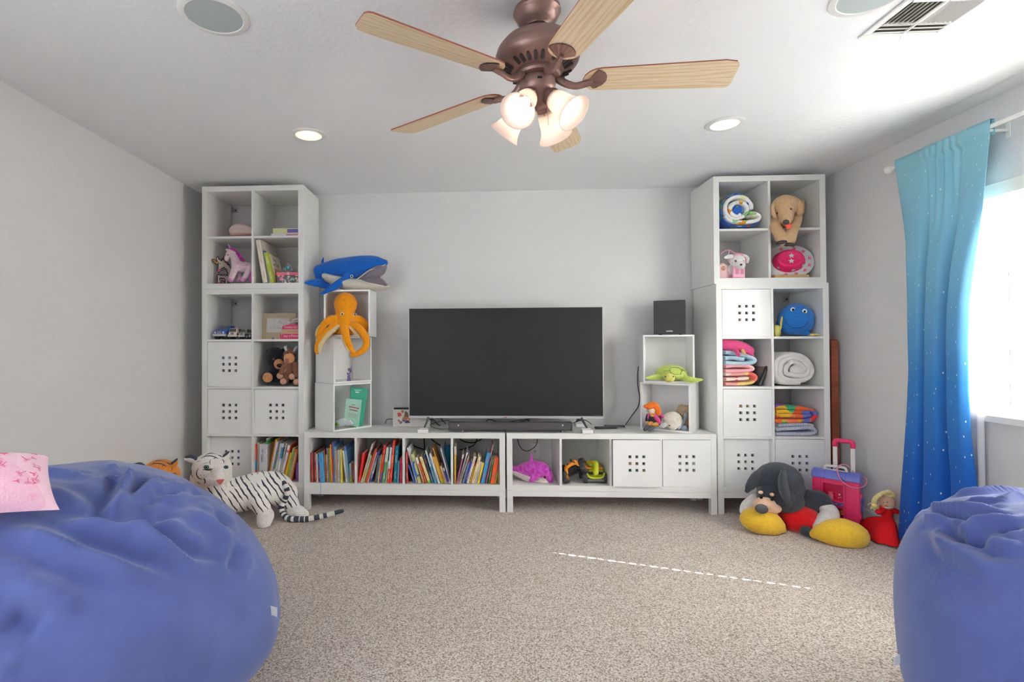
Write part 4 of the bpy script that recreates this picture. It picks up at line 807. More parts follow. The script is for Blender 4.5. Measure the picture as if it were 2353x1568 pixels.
FB = bpy.data.materials.new('flower_print'); FB.use_nodes = True; N = FB.node_tree.nodes; L = FB.node_tree.links
tc = N.new('ShaderNodeTexCoord'); vr = N.new('ShaderNodeTexVoronoi'); vr.inputs['Scale'].default_value = 46; L.new(tc.outputs['Object'], vr.inputs['Vector'])
rp = N.new('ShaderNodeValToRGB'); rp.color_ramp.interpolation = 'CONSTANT'; e = rp.color_ramp.elements; e[0].color = lin((232, 150, 170)); e[1].position = .3; e[1].color = lin((214, 216, 214))
for ps, cc in ((.5, (226, 180, 160)), (.7, (140, 190, 170)), (.85, (222, 214, 190))): x = e.new(ps); x.color = lin(cc)
sc_ = N.new('ShaderNodeSeparateColor'); L.new(vr.outputs['Color'], sc_.inputs[0]); L.new(sc_.outputs[0], rp.inputs[0])
r2 = N.new('ShaderNodeValToRGB'); r2.color_ramp.interpolation = 'CONSTANT'; r2.color_ramp.elements[1].position = .42; r2.color_ramp.elements[0].color = (0, 0, 0, 1); L.new(vr.outputs['Distance'], r2.inputs[0])
mx = N.new('ShaderNodeMixRGB'); mx.inputs[2].default_value = lin((112, 96, 108)); L.new(r2.outputs[0], mx.inputs[0]); L.new(rp.outputs[0], mx.inputs[1]); L.new(mx.outputs[0], N['Principled BSDF'].inputs['Base Color'])
g = G(); box(g, (a.x, .06, zq+.0006), (b.x, .2, zm)); mk('box_body', g, FB, t, bev=.001)
for (u, v, r, col) in ((647, 641, 6, (230, 150, 170)), (672, 641, 4.5, (136, 190, 166)), (664, 636, 3.2, (228, 176, 160)), (683, 645, 3.4, (230, 200, 180))):
    p = at(u, v, .0597); s = kk(p); g = G(); n = 25; prism(g, [(r*s*(.72+.28*math.cos(5*i*2*PI/n))*math.cos(i*2*PI/n), r*s*(.72+.28*math.cos(5*i*2*PI/n))*math.sin(i*2*PI/n)) for i in range(n)], 0, .0004, XZ(p)); mk('printed_flower', g, mat('printed_flower', col, .5), t)
g = G(); box(g, (a.x-.003, .057, zm+.0002), (b.x+.003, .203, zt)); mk('lid', g, mat('lid_pink', (234, 110, 128), .5), t, bev=.001)
p = at(662, 629, .0565); g = G(); box(g, (p.x-.008, .0555, zm+.0005), (p.x+.008, .057, zt-.0005)); mk('lid_label', g, mat('label_cream', (236, 200, 190), .6), t)
Yt = .1; zb = zt+.0007; c = at(665, 626, Yt); t = thing('tiara', 'silver toy tiara with a blue heart gem on the pink box lid', 'tiara', (c.x, Yt, zb)); s = kk(c)
def wire(pts, r=.0016): g = G(); tube(g, [V((c.x+x*s, Yt-.03+.00011*x*x, zb+z*s)) for x, z in pts], r, 6, seg=len(pts)*6); return mk('tiara_wire', g, mat('tiara_silver', (214, 204, 204), .25, .6), t, smooth=True)
wire([(-19, 1), (-10, .8), (0, .8), (10, .8), (19, 1)], .002)
for sg in (-1, 1): wire([(0, 2), (sg*5, 4), (sg*7.5, 10), (sg*6, 15.5), (0, 18)]); wire([(sg*7, 3), (sg*9, 10), (sg*12.5, 12), (sg*14, 8), (sg*11.5, 4)]); wire([(sg*13, 2), (sg*15, 7), (sg*18, 7), (sg*19, 2)])
wire([(0, 18), (0, 21)], .003)
for x, z, r in ((0, 11.5, 3.8), (-8.5, 6, 1.6), (8.5, 6, 1.6), (-14, 3, 1.2), (14, 3, 1.2)): g = G(); ell(g, (c.x+x*s, Yt-.033+.00011*x*x, zb+z*s), (r*s, .003, r*s), 10, 6); mk('gem', g, mat('gem_blue', (60, 168, 206), .1), t)
# toy cars facing the room
def car(name, label, u0, u1, v0, v1, Y, zf, yaw, col, kind, ln=.17):
    a = at(u0, v1, Y); b = at(u1, v0, Y); w = (b.x-a.x)*.86; h = b.z-zf; t = thing(name, label, 'toy vehicle', ((a.x+b.x)/2, Y, zf), math.radians(yaw), 'toy vehicles in the tower')
    wr = h*.27; cm = mat('car_paint', col, .3); chrome = mat('toy_chrome', (196, 198, 200), .3, .4); tyre = mat('toy_tyre', (72, 70, 74), .8); glass = mat('toy_window', (84, 88, 92), .15)
    for sx in (-1, 1):
        for yy in (wr*1.3, ln-wr*1.4):
            g = G(); lathe(g, [(0, 0), (wr*.8, 0), (wr, w*.03), (wr, w*.2), (wr*.8, w*.23), (0, w*.23)], 16, frame_m((sx*w*.5-(w*.23 if sx > 0 else 0), yy, wr+.0006), (0, 1, 0), (0, 0, 1), (1, 0, 0))); mk('wheel', g, tyre, t, local=True, smooth=.6)
            g = G(); lathe(g, [(0, .001), (wr*.5, .001), (wr*.55, 0)], 10, frame_m((sx*(w*.5+.0008), yy, wr), (0, 1, 0), (0, 0, 1), (sx, 0, 0))); mk('hub_cap', g, chrome, t, local=True)
    z0 = wr*.9
    prof = {'truck': [(0, z0), (ln, z0), (ln, h*.68), (ln*.78, h*.68), (ln*.74, h), (ln*.42, h), (ln*.3, h*.7), (.01, h*.62), (0, h*.55)], 'van': [(0, z0), (ln, z0), (ln, h), (.02, h), (.006, h*.62), (0, h*.55)], 'jeep': [(0, z0), (ln, z0), (ln, h), (ln*.32, h), (ln*.26, h*.66), (.005, h*.6)]}[kind]
    g = G(); prism(g, prof, -w*.42, w*.42, frame_m((0, 0, 0), (0, 1, 0), (0, 0, 1), (1, 0, 0))); mk('car_body', g, cm, t, local=True, bev=h*.04)
    g = G(); box(g, (-w*.49, -.008, z0*.95), (w*.49, .012, z0+h*.16)); mk('bumper', g, chrome if kind != 'van' else cm, t, local=True, bev=.003)
    g = G(); box(g, (-w*.16, -.004, z0+h*.02), (w*.16, .002, h*.6)); mk('radiator_grille', g, mat('grille_grey', (136, 142, 150), .4, .4), t, local=True, bev=.001)
    for sx in (-1, 1): g = G(); ell(g, (sx*w*.32, -.001, h*.5), (w*.07, .003, w*.06), 10, 6); mk('headlight', g, EYEW, t, local=True, smooth=True)
    i0, i1 = (5, 6) if kind == 'truck' else ((3, 4) if kind == 'van' else (3, 4)); (ya, za), (yb, zb) = prof[i0], prof[i1]; d = V((0, yb-ya, zb-za)); nn = V((0, -abs(zb-za), abs(yb-ya))).normalized()*.0012
    g = G(); q = [V((sx*w*.36, ya, za))+d*f+nn for sx, f in ((-1, .12), (1, .12), (1, .88), (-1, .88))]; g.add(q+[x-nn*1.2 for x in q], [(0, 1, 2, 3), (4, 7, 6, 5), (0, 4, 5, 1), (1, 5, 6, 2), (2, 6, 7, 3), (3, 7, 4, 0)]); mk('windshield', g, glass, t, local=True)
    for sx in (-1, 1):
        for ya, yb in ((ln*.44, ln*.56), (ln*.59, ln*.71)): g = G(); box(g, (sx*w*.42-.0008, ya, h*.7), (sx*w*.42+.0008, yb, h*.94)); mk('side_window', g, glass, t, local=True)
zc = LL[0, 3].z
car('toy_truck', 'blue toy pickup truck with big tyres and chrome bumper', 484, 524, 748.5, 778, .05, zc, -14, (34, 98, 206), 'truck', .15)
car('toy_van', 'small cream toy van beside the blue pickup', 521, 546, 754, 778, .04, zc, -4, (206, 196, 180), 'van', .1)
car('toy_jeep', 'small off-white toy jeep next to the cream van', 545, 564, 756, 778, .06, zc, -4, (196, 190, 178), 'jeep', .1)
car('toy_jeep', 'grey toy jeep half hidden behind the cubby divider', 561, 577, 757, 778, .12, zc, -4, (150, 148, 142), 'jeep', .1)
# framed sketch and the pink sign
zc = LL[1, 3].z; Yf = .18; a = at(597, 778, Yf); b = at(678.5, 719, Yf); c0, c1 = at(612, 731, Yf), at(664, 764, Yf)
t = thing('framed_sketch', 'tan cardboard frame holding a small pencil sketch, half behind the pink sign', 'picture', ((a.x+b.x)/2, Yf, zc)); TAN = mat('tan_card', (196, 180, 152), .7)
tl = Matrix.Translation((0, Yf, zc)) @ Matrix.Rotation(math.radians(-5), 4, 'X') @ Matrix.Translation((0, -Yf, -zc))
def fr(*q): 
    g = G()
    for x0, z0, x1, z1, y0, y1 in q: box(g, (x0, Yf+y0, z0), (x1, Yf+y1, z1), M=tl)
    return g
zb = zc+.002
mk('mat_board', fr((a.x, zb, c0.x, b.z, 0, .006), (c1.x, zb, b.x, b.z, 0, .006), (c0.x, zb, c1.x, c1.z, 0, .006), (c0.x, c0.z, c1.x, b.z, 0, .006)), TAN, t); mk('easel_back', fr((a.x+.001, zb, b.x-.001, b.z-.001, .0065, .012)), mat('card_dark', (126, 104, 74), .8), t)
mk('sketch_paper', fr((c0.x, c1.z, c1.x, c0.z, .003, .006)), mat('sketch_paper', (222, 220, 216), .8), t)
rnd = random.Random(3); g = G()
for i in range(16):
    u = 615+rnd.random()*38; v = 735+rnd.random()*20; tube(g, [tl @ at(u, v, Yf+.0022), tl @ at(u+2+rnd.random()*3, v-1.5+rnd.random()*3, Yf+.002), tl @ at(u+5+rnd.random()*2, v-1+rnd.random()*2, Yf+.0022)], .0005, 4)
for u in (619, 626, 634, 641): tube(g, [tl @ at(u, 753+(u % 3), Yf+.002), tl @ at(u+6, 753.5+(u % 2), Yf+.002)], .0008, 4)
o = mk('pencil_lines', g, mat('pencil', (120, 112, 108), .8), t); o['kind'] = 'stuff'
Ys = .07; PK = mat('sign_pink', (222, 60, 106), .55)
a = at(643, 778, Ys); t = thing('lettered_sign', 'pink and tan lettered wooden sign tied with a pale ribbon', 'sign', (at(672, 778, Ys).x, Ys, zc))
p0, p1 = at(643.5, 777.5, Ys), at(700, 767.5, Ys); g = G(); box(g, (p0.x, Ys, zc+.0006), (p1.x, Ys+.016, p1.z)); mk('lower_board', g, PK, t, bev=.001)
q0, q1 = at(648.5, 767, Ys), at(697, 756.5, Ys); g = G(); box(g, (q0.x, Ys+.001, p1.z+.0008), (q1.x, Ys+.016, q1.z)); mk('middle_board', g, mat('sign_tan', (216, 172, 140), .6), t, bev=.001)
w_ = (q1.x-q0.x); hz = at(670, 744, Ys).z; g = G(); prism(g, [(q0.x, q1.z+.0008), (q1.x, q1.z+.0008), (q1.x, hz-.022)]+[(q0.x+w_*(1-i/8), hz-.016*(2*i/8-1)**2-.004) for i in range(9)][1:-1]+[(q0.x, hz-.022)], 0, .015, frame_m((0, Ys+.016, 0), (1, 0, 0), (0, 0, 1), (0, -1, 0))); mk('upper_board', g, PK, t, bev=.001)
WT = mat('sign_white', (240, 226, 226), .5); xm = at(668, 760, Ys).x
text('lettering', 'Someday boy a', .021, frame_m((at(669, 752, Ys).x, Ys-.0003, at(669, 752, Ys).z), (1, 0, 0), (0, 0, 1), (0, -1, 0)), WT, t, font_sx=.82); text('lettering', 'prince & be', .02, frame_m((at(672, 762, Ys).x, Ys-.0003+.001, at(672, 762, Ys).z), (1, 0, 0), (0, 0, 1), (0, -1, 0)), mat('sign_brown', (186, 134, 96), .5), t, font_sx=.85); text('lettering', 'boy a Princess', .026, frame_m((at(671, 772.5, Ys).x, Ys-.0003, at(671, 772.5, Ys).z), (1, 0, 0), (0, 0, 1), (0, -1, 0)), WT, t, font_sx=.85)
RB = mat('pale_ribbon', (222, 204, 206), .5, transl=.3)
for pts in ([(648, 775, 0), (647, 760, -.004), (650, 748, -.004), (658, 743, 0)], [(645, 733.5, 0), (654, 735, -.006), (668, 741, -.01)], [(668, 741, -.01), (676, 735, -.008), (686, 733, -.002)], [(645, 738, .002), (656, 739, -.003), (668, 742, -.01)], [(668, 742, -.01), (680, 739, -.006), (688, 740, 0)]):
    g = G(); tube(g, [at(u, v, Ys-.004+d) for u, v, d in pts], [.004, .007, .008, .003][:len(pts)], 8, seg=16, flat=.35); mk('ribbon', g, RB, t, smooth=True)
p = at(627.5, 777, .05); g = G(); lathe(g, [(0, 0), (.012, 0), (.011, .004), (.004, .012), (0, .014)], 8, Matrix.Translation((p.x, .05, zc+.0005))); tag(mk('toy_gem', g, mat('gem_purple', (130, 84, 190), .3)), 'tiny purple toy gem lying in front of the tan frame', 'toy')
# black bear and brown bison
zc = LL[1, 2].z; Yk = .17; BK = plush('plush_black', (44, 46, 54)); TN = plush('plush_tan', (222, 156, 108)); BN = plush('plush_brown', (150, 98, 78), 120, .9); PKN = plush('plush_pinkish_tan', (206, 158, 134))
t = thing('bear_plush', 'sitting black bear plush with tan muzzle and paws', 'plush toy', tuple(at(640, 884, Yk)[:2])+(zc,))
def b_(g):
    pe(g, 633, 823, Yk, 22, 25, 20); pe(g, 640, 858, Yk+.03, 26, 26, 20); pe(g, 617, 809, Yk, 6, 7, 4); pe(g, 653, 806, Yk+.01, 7, 7, 4)
    pt(g, [(622, 862, Yk, 12), (614, 870, Yk-.04, 13), (612, 869, Yk-.06, 12)]); pe(g, 632, 876, Yk, 22, 7, 18); pe(g, 660, 870, Yk+.02, 16, 12)
bb = blob('body', b_, .0045, BK, t)
blob('muzzle', lambda g: pe(g, 641, 837, Yk-.07, 12, 12, 9), .003, TN, t); blob('foot_sole', lambda g: pe(g, 615, 868, Yk-.092, 12.3, 11.5, 5), .003, TN, t)
g = G(); pe(g, 642, 840, Yk-.103, 6.5, 4.2, 3); mk('nose', g, EYE, t, smooth=True); eye(t, 628.5, 826, bb, 1.9, white=1.3); eye(t, 648, 822, bb, 1.9, white=1.3)
t = thing('bison_plush', 'brown shaggy plush with pinkish snout leaning on the black bear', 'plush toy', tuple(at(665, 885, Yk-.06)[:2])+(zc,))
Yq = Yk-.1
def b_(g):
    pe(g, 666, 815, Yq+.02, 15, 15, 12); pe(g, 668, 850, Yq+.03, 18, 22, 14); pt(g, [(658, 835, Yq, 8), (650, 850, Yq-.02, 7), (644, 862, Yq-.03, 6)]); pt(g, [(680, 840, Yq, 9), (683, 860, Yq-.02, 8)]); pt(g, [(660, 866, Yq, 8), (654, 876, Yq-.02, 7)])
blob('body', b_, .004, BN, t)
def b_(g): pe(g, 665, 824, Yq-.015, 13.5, 12, 11); pe(g, 660, 829, Yq-.03, 7, 7, 5)
blob('snout', b_, .0032, TN, t); g = G(); pe(g, 659, 829.5, Yq-.055, 4.5, 5, 1.6); mk('nose', g, mat('nose_mauve', (150, 110, 100), .7), t, smooth=True)
for u, v in ((643, 866), (651, 879), (671, 868), (681, 880)):
    zz = (zc+.0005); blob('hoof', lambda g: pe(g, u, v-2, Yq-.03, 7.5, 7.5, 7), .003, PKN, t)
g = G(); pt(g, [(659, 806, Yq, 3), (655.5, 799, Yq-.005, 4), (657, 797, Yq, 3)], 8); mk('horn', g, mat('horn_grey', (176, 178, 190), .5), t, smooth=True)
g = G(); pt(g, [(676, 806, Yq, 3), (681, 799, Yq, 3.4), (682, 797, Yq, 2.6)], 8); mk('horn', g, mat('horn_grey', (176, 178, 190), .5), t, smooth=True)
eye(t, 675, 814, Yq-.024, 1.8); eye(t, 661, 812, Yq-.026, 1.6)
# ---------------------------------------------------------------- whale, octopus and what is in the cube stack below them
zw = TOP+1.0525; Yw = .17; WB = plush('plush_royal_blue', (28, 104, 200), 200, .5); WC = plush('plush_cream', (216, 210, 196)); WG = plush('plush_grey_mauve', (134, 126, 138))
t = thing('whale_plush', 'blue whale plush with open mouth on top of the white cube stack', 'plush toy', (at(800, 670, Yw).x, Yw, zw))
def b_(g):
    pt(g, [(734, 622, Yw+.0, 14), (748, 621, Yw+.0, 18), (775, 618, Yw, 23), (808, 616, Yw-.01, 26), (838, 611, Yw-.01, 24), (864, 606, Yw-.01, 18), (884, 604, Yw-.01, 8)], 18, seg=36)
    pt(g, [(741, 606, Yw+.02, 7), (742, 598, Yw+.02, 5), (743.5, 592, Yw+.02, 2.5)], flat=.5)
    pt(g, [(733, 630, Yw, 11), (735, 643, Yw-.02, 9), (742, 653, Yw-.03, 9)]); pt(g, [(746, 655, Yw-.03, 9), (732, 651, Yw-.055, 10), (716, 650, Yw-.1, 8), (702, 650, Yw-.135, 3.5)], flat=.5); pt(g, [(746, 655, Yw-.03, 9), (756, 660, Yw-.03, 8), (764, 664, Yw-.03, 5)], flat=.5)
    pt(g, [(795, 641, Yw-.09, 9), (778, 652, Yw-.105, 9.5), (760, 664, Yw-.115, 7.5), (739, 675, Yw-.12, 4)], flat=.55)
    pt(g, [(800, 634, Yw-.06, 9), (790, 644, Yw-.09, 8)])
blob('body', b_, .006, WB, t, it=5)
def b_(g): pt(g, [(748, 635, Yw-.01, 8), (775, 647, Yw-.01, 13), (812, 655, Yw-.01, 15), (850, 657, Yw-.01, 12), (875, 658, Yw-.01, 10), (892, 659, Yw-.01, 5)], 14, flat=2.2, seg=30)
blob('belly_and_jaw', b_, .006, WC, t)
def b_(g): pt(g, [(822, 646, Yw-.03, 3), (842, 636, Yw-.03, 11), (862, 627, Yw-.03, 14), (878, 619, Yw-.03, 11), (886, 613, Yw-.03, 4)], 12, flat=1.35); pt(g, [(828, 648, Yw-.03, 3), (850, 645, Yw-.03, 7), (872, 648, Yw-.03, 9), (888, 656, Yw-.03, 3)], 12, flat=1.4)
blob('mouth_lining', b_, .005, WG, t)
blob('tongue_pad', lambda g: pt(g, [(834, 647, Yw-.06, 4), (852, 645.5, Yw-.07, 7), (870, 648, Yw-.065, 8), (886, 655, Yw-.05, 4)], 12, flat=1.2), .004, WG, t)
g = G(); tube(g, [at(u, v, Y) for u, v, Y in ((815, 646, Yw-.085), (830, 635, Yw-.095), (848, 622, Yw-.088), (866, 616, Yw-.075), (886, 608, Yw-.045))], .0035, 6, seg=24); mk('lip_piping', g, WC, t, smooth=True)
g = G(); tube(g, [at(u, v, Y) for u, v, Y in ((812, 646, Yw-.1), (830, 650, Yw-.105), (850, 654, Yw-.098), (868, 657, Yw-.09), (893, 660, Yw-.05))], .0045, 6, seg=24); mk('lip_piping', g, WC, t, smooth=True)
eye(t, 808, 635, Yw-.096, 2.2, white=1.6)
OR = plush('plush_orange', (248, 160, 24), 220, .4); CR = plush('plush_sucker_cream', (236, 212, 164), 180, .8); Yo = .085
t = thing('octopus_plush', 'orange octopus plush dangling its arms out of the top white cube', 'plush toy', (at(795, 770, Yo).x, Yo, TOP+.715))
def b_(g):
    pe(g, 794, 699, Yo+.04, 27, 27, 24); pt(g, [(793, 715, Yo+.03, 23), (793, 732, Yo+.01, 22), (793, 745, Yo, 22)], 16)
    pt(g, [(776, 738, Yo-.02, 10), (764, 733, Yo-.035, 9.5), (750, 741, Yo-.05, 8.5), (737, 757, Yo-.06, 7), (731, 775, Yo-.065, 6)])
    pt(g, [(782, 742, Yo-.02, 10), (766, 752, Yo-.05, 9), (747, 768, Yo-.07, 8), (734, 785, Yo-.08, 7.5), (728, 802, Yo-.08, 6.5), (729, 811, Yo-.075, 4.5)])
    pt(g, [(790, 745, Yo-.03, 11), (793, 762, Yo-.06, 10), (799, 785, Yo-.07, 8), (806, 801, Yo-.07, 6.5), (811, 808, Yo-.068, 5)])
    pt(g, [(806, 744, Yo-.02, 10), (820, 750, Yo-.05, 9.5), (834, 765, Yo-.06, 9), (842, 784, Yo-.06, 8.5), (838, 801, Yo-.06, 8), (824, 812, Yo-.06, 7), (808, 817, Yo-.06, 5)], seg=30)
    pt(g, [(812, 735, Yo+.04, 12), (828, 738, Yo+.06, 12), (838, 750, Yo+.05, 10), (834, 763, Yo+.04, 8)]); pe(g, 792, 764, Yo+.04, 26, 8, 18); pe(g, 769, 740, Yo+.06, 11, 14)
blob('body', b_, .0048, OR, t)
def b_(g):
    pt(g, [(778, 750, Yo-.052, 5), (762, 762, Yo-.07, 6), (746, 778, Yo-.085, 5.5), (736, 795, Yo-.092, 5), (734, 808, Yo-.088, 4)])
    pt(g, [(786, 775, Yo-.065, 3.5), (794, 794, Yo-.074, 4), (803, 807, Yo-.072, 3.5)]); pt(g, [(743, 742, Yo-.05, 4), (731, 757, Yo-.064, 4), (726.5, 772, Yo-.068, 3)]); pt(g, [(801, 748, Yo-.04, 4), (812, 760, Yo-.055, 4), (826, 774, Yo-.06, 3)])
blob('sucker_undersides', b_, .003, CR, t, it=1)
eye(t, 786, 722, Yo-.058, 2.3, white=1.6); eye(t, 816, 723, Yo-.052, 2.1, white=1.6)
# purple figurine
zc = TOP+.3645+.001; Y0 = .17; p = at(802, 871, Y0); FP = mat('figurine_purple', (120, 96, 160), .4); FT_ = mat('figurine_skin', (206, 160, 120), .5)
t = thing('figurine', 'small purple figurine on a round base in the middle white cube', 'figurine', (p.x, Y0, zc)); s = kk(p)
def F(u, v, ru, rv, m, n): g = G(); ell(g, (p.x+(u-802)*s, Y0, zc+(871.5-v)*s), (ru*s, (ru+rv)*.4*s, rv*s), 12, 8); mk(n, g, m, t, smooth=True)
g = G(); lathe(g, [(0, 0), (5.4*s, 0), (5.2*s, 2*s), (4*s, 2.4*s), (0, 2.4*s)], 16, Matrix.Translation((p.x, Y0, zc))); mk('base', g, FP, t, smooth=.6)
for a, b in (((800, 869), (800, 861)), ((804, 869), (803.5, 862)), ((800, 857), (798, 853)), ((804, 853), (808, 848)), ((806, 851), (803, 846))): g = G(); tube(g, [(p.x+(a[0]-802)*s, Y0, zc+(871.5-a[1])*s), (p.x+(b[0]-802)*s, Y0-.004, zc+(871.5-b[1])*s)], 1.5*s, 7); mk('limb', g, FP, t, smooth=True)
F(802, 857.5, 3.2, 5, FP, 'torso'); F(803, 856, 2, 3, FT_, 'front_panel'); F(802, 847, 2.6, 2.8, FT_, 'head'); F(802, 845, 3, 2.4, FP, 'helmet'); g = G(); tube(g, [(p.x+3*s, Y0, zc+22*s), (p.x+5.5*s, Y0, zc+32*s)], 1.1*s, 6); mk('crest', g, FP, t, smooth=True)
# two green books and a sleepy mask in the lowest cube
zc = TOP+.0136; Y0 = .1
def leaning(name, label, quad, dep, col, y0, y1, edge):
    a, b, c, d = [at(u, v, Y) for (u, v), Y in zip(quad, (y0, y0+.03, y1+.03, y1))]   # bl, br, tr, tl
    o = tag(mk(name, G(), col, None, loc=(a.x, a.y, zc)), label, 'book', 'green books in the lowest white cube') if False else None
    ex = (b-a); ez = (d-a); n = ex.cross(ez).normalized(); rc = ray(*quad[2]); c = CAM+rc*((a-CAM).dot(n)/rc.dot(n)); g = G(); q = [a, b, c, d]; w = -n*dep if n.y < 0 else n*dep
    g.add(q+[x+w for x in q], [(0, 1, 2, 3), (4, 7, 6, 5), (0, 4, 5, 1), (1, 5, 6, 2), (2, 6, 7, 3), (3, 7, 4, 0)], [0, 0, 0, 0, 0, 0])
    lo = min(v.z for v in g.v); g.v = [v+V((0, 0, zc+.0004-lo)) for v in g.v]
    o = tag(mk(name, g, col, bev=.001), label, 'book', 'green books in the lowest white cube'); return o, g.v[:4], -w.normalized()
GD = mat('cover_emerald', (56, 168, 140), .45); GL = mat('cover_mint', (160, 206, 188), .45)
o1, q1, n1 = leaning('book', 'tall emerald green book leaning in the lowest white cube', ((803, 978), (834, 979), (845, 893), (806, 889)), .022, GD, .17, .2, None)
o2, q2, n2 = leaning('book', 'smaller mint green book with red lettering in front of the emerald one', ((789, 971), (824, 978), (832, 915), (796, 912)), .016, GL, .115, .15, None)
def on_face(q, n, a, b): return q[0]+(q[1]-q[0])*a+(q[3]-q[0])*b+n*.0011
INK = mat('cover_ink_red', (176, 110, 104), .5)
def marks(o, q, n, rows, m, seed):
    r = random.Random(seed); g = G(); ex = (q[1]-q[0]).normalized(); ez = (q[3]-q[0]).normalized()
    for (b, a0, a1, h) in rows:
        a = a0
        while a < a1: w = .02+.03*r.random(); p = on_face(q, n, a, b); prism(g, [(0, 0), (w*.16, 0), (w*.16, h*(.6+.4*r.random())), (0, h)], 0, .0004, frame_m(p, ex, ez, n)); a += w*1.25+.012
    x = mk('lettering', g, m, o); x['kind'] = 'stuff'
marks(o2, q2, n2, [(.8, .4, .58, .006), (.68, .22, .86, .013), (.58, .28, .8, .011)]+[(.46-.045*i, .22, .78, .003) for i in range(4)], INK, 1); marks(o1, q1, n1, [(.92, .3, .75, .004), (.86, .36, .6, .009)], mat('cover_ink_white', (220, 236, 230), .5), 2)
g = G(); e = q2[1]; 
for a, b, m in ((.36, .12, (186, 50, 56)), (.43, .17, (240, 240, 240)), (.4, .07, (60, 40, 40))): p = on_face(q2, n2, a, b); g = G(); ell(g, p, (.006, .0012, .008), 8, 6); mk('printed_figure', g, mat('print_red', m, .5), o2)
g = G(); tube(g, [q2[2]+V((-.006, -.004, -.002)), q2[1]+V((-.006, -.012, .05)), q2[1]+V((-.008, -.016, .012)), q2[1]+V((-.01, -.045, .004)), q2[1]+V((-.014, -.062, -.012))], .0028, 6, seg=24, flat=.4); mk('ribbon_marker', g, mat('ribbon_mint', (150, 214, 170), .5), o2, smooth=True)
zz = zc+.0006
t = thing('frog_mask', 'white fluffy mask plush with a green frog patch at the cube corner', 'plush toy', (at(795, 975, .06).x, .1, zc))
def b_(g): pe(g, 783, 972, .085, 13, 8, 7); pe(g, 800, 973, .1, 12, 6, 6); pe(g, 790, 968, .09, 12, 7, 6)
blob('body', b_, .003, plush('plush_pale_mint', (214, 226, 226), 220, .8), t)
g = G(); pe(g, 774, 976, .048, 4.5, 5, 2); mk('frog_patch', g, plush('frog_green', (120, 176, 60)), t, smooth=True); g = G(); pe(g, 773, 975.5, .043, 2, 2.2, 1); mk('frog_eye', g, mat('frog_dark', (60, 70, 60), .4), t, smooth=True)
# ---------------------------------------------------------------- right cube stack: turtle, gnome doll, lamb, teddy
zc = TOP+.3642+.0136; TG = plush('plush_lime', (196, 214, 110), 220, .5); TY = plush('plush_lime_yellow', (224, 218, 120), 220, .5); Yt = .14
t = thing('turtle_plush', 'lime green turtle plush stretching its flippers out of the upper right cube', 'plush toy', (at(1545, 880, Yt).x, Yt, zc))
def b_(g): pt(g, [(1520, 868, Yt-.03, 6), (1508, 867, Yt-.045, 6.5), (1495, 868, Yt-.055, 5), (1486, 869, Yt-.06, 3)], flat=.6); pt(g, [(1562, 866, Yt-.04, 7), (1578, 871, Yt-.09, 7.5), (1596, 874, Yt-.12, 6.5), (1613, 873, Yt-.13, 3)], flat=.6); pe(g, 1540, 866, Yt, 27, 9, 26)
blob('body', b_, .004, TG, t)
def b_(g): pe(g, 1542, 857, Yt+.01, 34, 19, 32); pe(g, 1542, 864, Yt+.01, 36, 8, 34)
sh = blob('shell', b_, .0045, TG, t)
def b_(g): pe(g, 1538, 869, Yt-.1, 12.5, 11, 11); pt(g, [(1538, 868, Yt-.09, 9), (1541, 866, Yt-.04, 9)])
blob('head', b_, .0035, TY, t)
g = G(); c = at(1542, 857, Yt+.01); s = kk(c)
def on_shell(a, b): x = a*30; z = b*15; return V((c.x+x*s*1.02, Yt+.01-32*s*math.sqrt(max(.02, 1-(a*.9)**2-(b*.82)**2))*1.015, c.z+z*s+1*s))
for pl in ([(-.3, .75), (-.42, .35), (-.3, -.15)], [(.3, .75), (.42, .35), (.3, -.15)], [(-.42, .35), (-.75, .3)], [(.42, .35), (.75, .3)], [(-.3, -.15), (0, -.22), (.3, -.15)], [(-.3, .75), (0, .8), (.3, .75)], [(-.3, -.15), (-.62, -.4)], [(.3, -.15), (.62, -.4)], [(.75, .3), (.8, 0)], [(-.75, .3), (-.8, 0)]): tube(g, [on_shell(*q) for q in pl], .0013, 5, seg=8)
o = mk('shell_stitching', g, mat('stitch_dark', (84, 92, 54), .7), t); o['kind'] = 'stuff'
for u in (1529.5, 1547): eye(t, u, 866, Yt-.128, 1.5)
for u in (1536, 1540): eye(t, u, 876, Yt-.131, .8, name='nostril')
zc = TOP+.0136
Yg = .105; t = thing('gnome_doll', 'small doll with orange hood, purple vest and grey boots sitting in the lower right cube', 'doll', (at(1495, 985, Yg).x, Yg, zc))
DK = mat('doll_black', (46, 40, 46), .8); ORG = plush('felt_orange', (240, 122, 38)); OC = plush('felt_ochre', (214, 148, 60)); BO = mat('boot_grey', (84, 82, 88), .7); SKN = plush('doll_skin', (224, 206, 188))
blob('torso', lambda g: (pe(g, 1499, 963, Yg, 13, 14, 10), pe(g, 1508, 966, Yg+.01, 12, 14, 9), pt(g, [(1489, 955, Yg, 4), (1486, 966, Yg-.02, 3.5)])), .003, DK, t)
blob('vest', lambda g: (pt(g, [(1505, 956, Yg-.03, 5), (1511, 964, Yg-.035, 5.5), (1516, 972, Yg-.03, 4)], flat=.6), pe(g, 1520, 956, Yg, 5, 6, 6), pt(g, [(1490, 952, Yg-.02, 2.5), (1489, 962, Yg-.025, 2)])), .0028, mat('satin_purple', (186, 70, 150), .35, var=(40, (232, 60, 120), .4, .6)), t)
blob('scarf', lambda g: pe(g, 1499, 954, Yg-.028, 6, 4.5, 5), .0025, OC, t); blob('head', lambda g: pe(g, 1496, 944, Yg-.01, 9, 9, 8), .003, SKN, t)
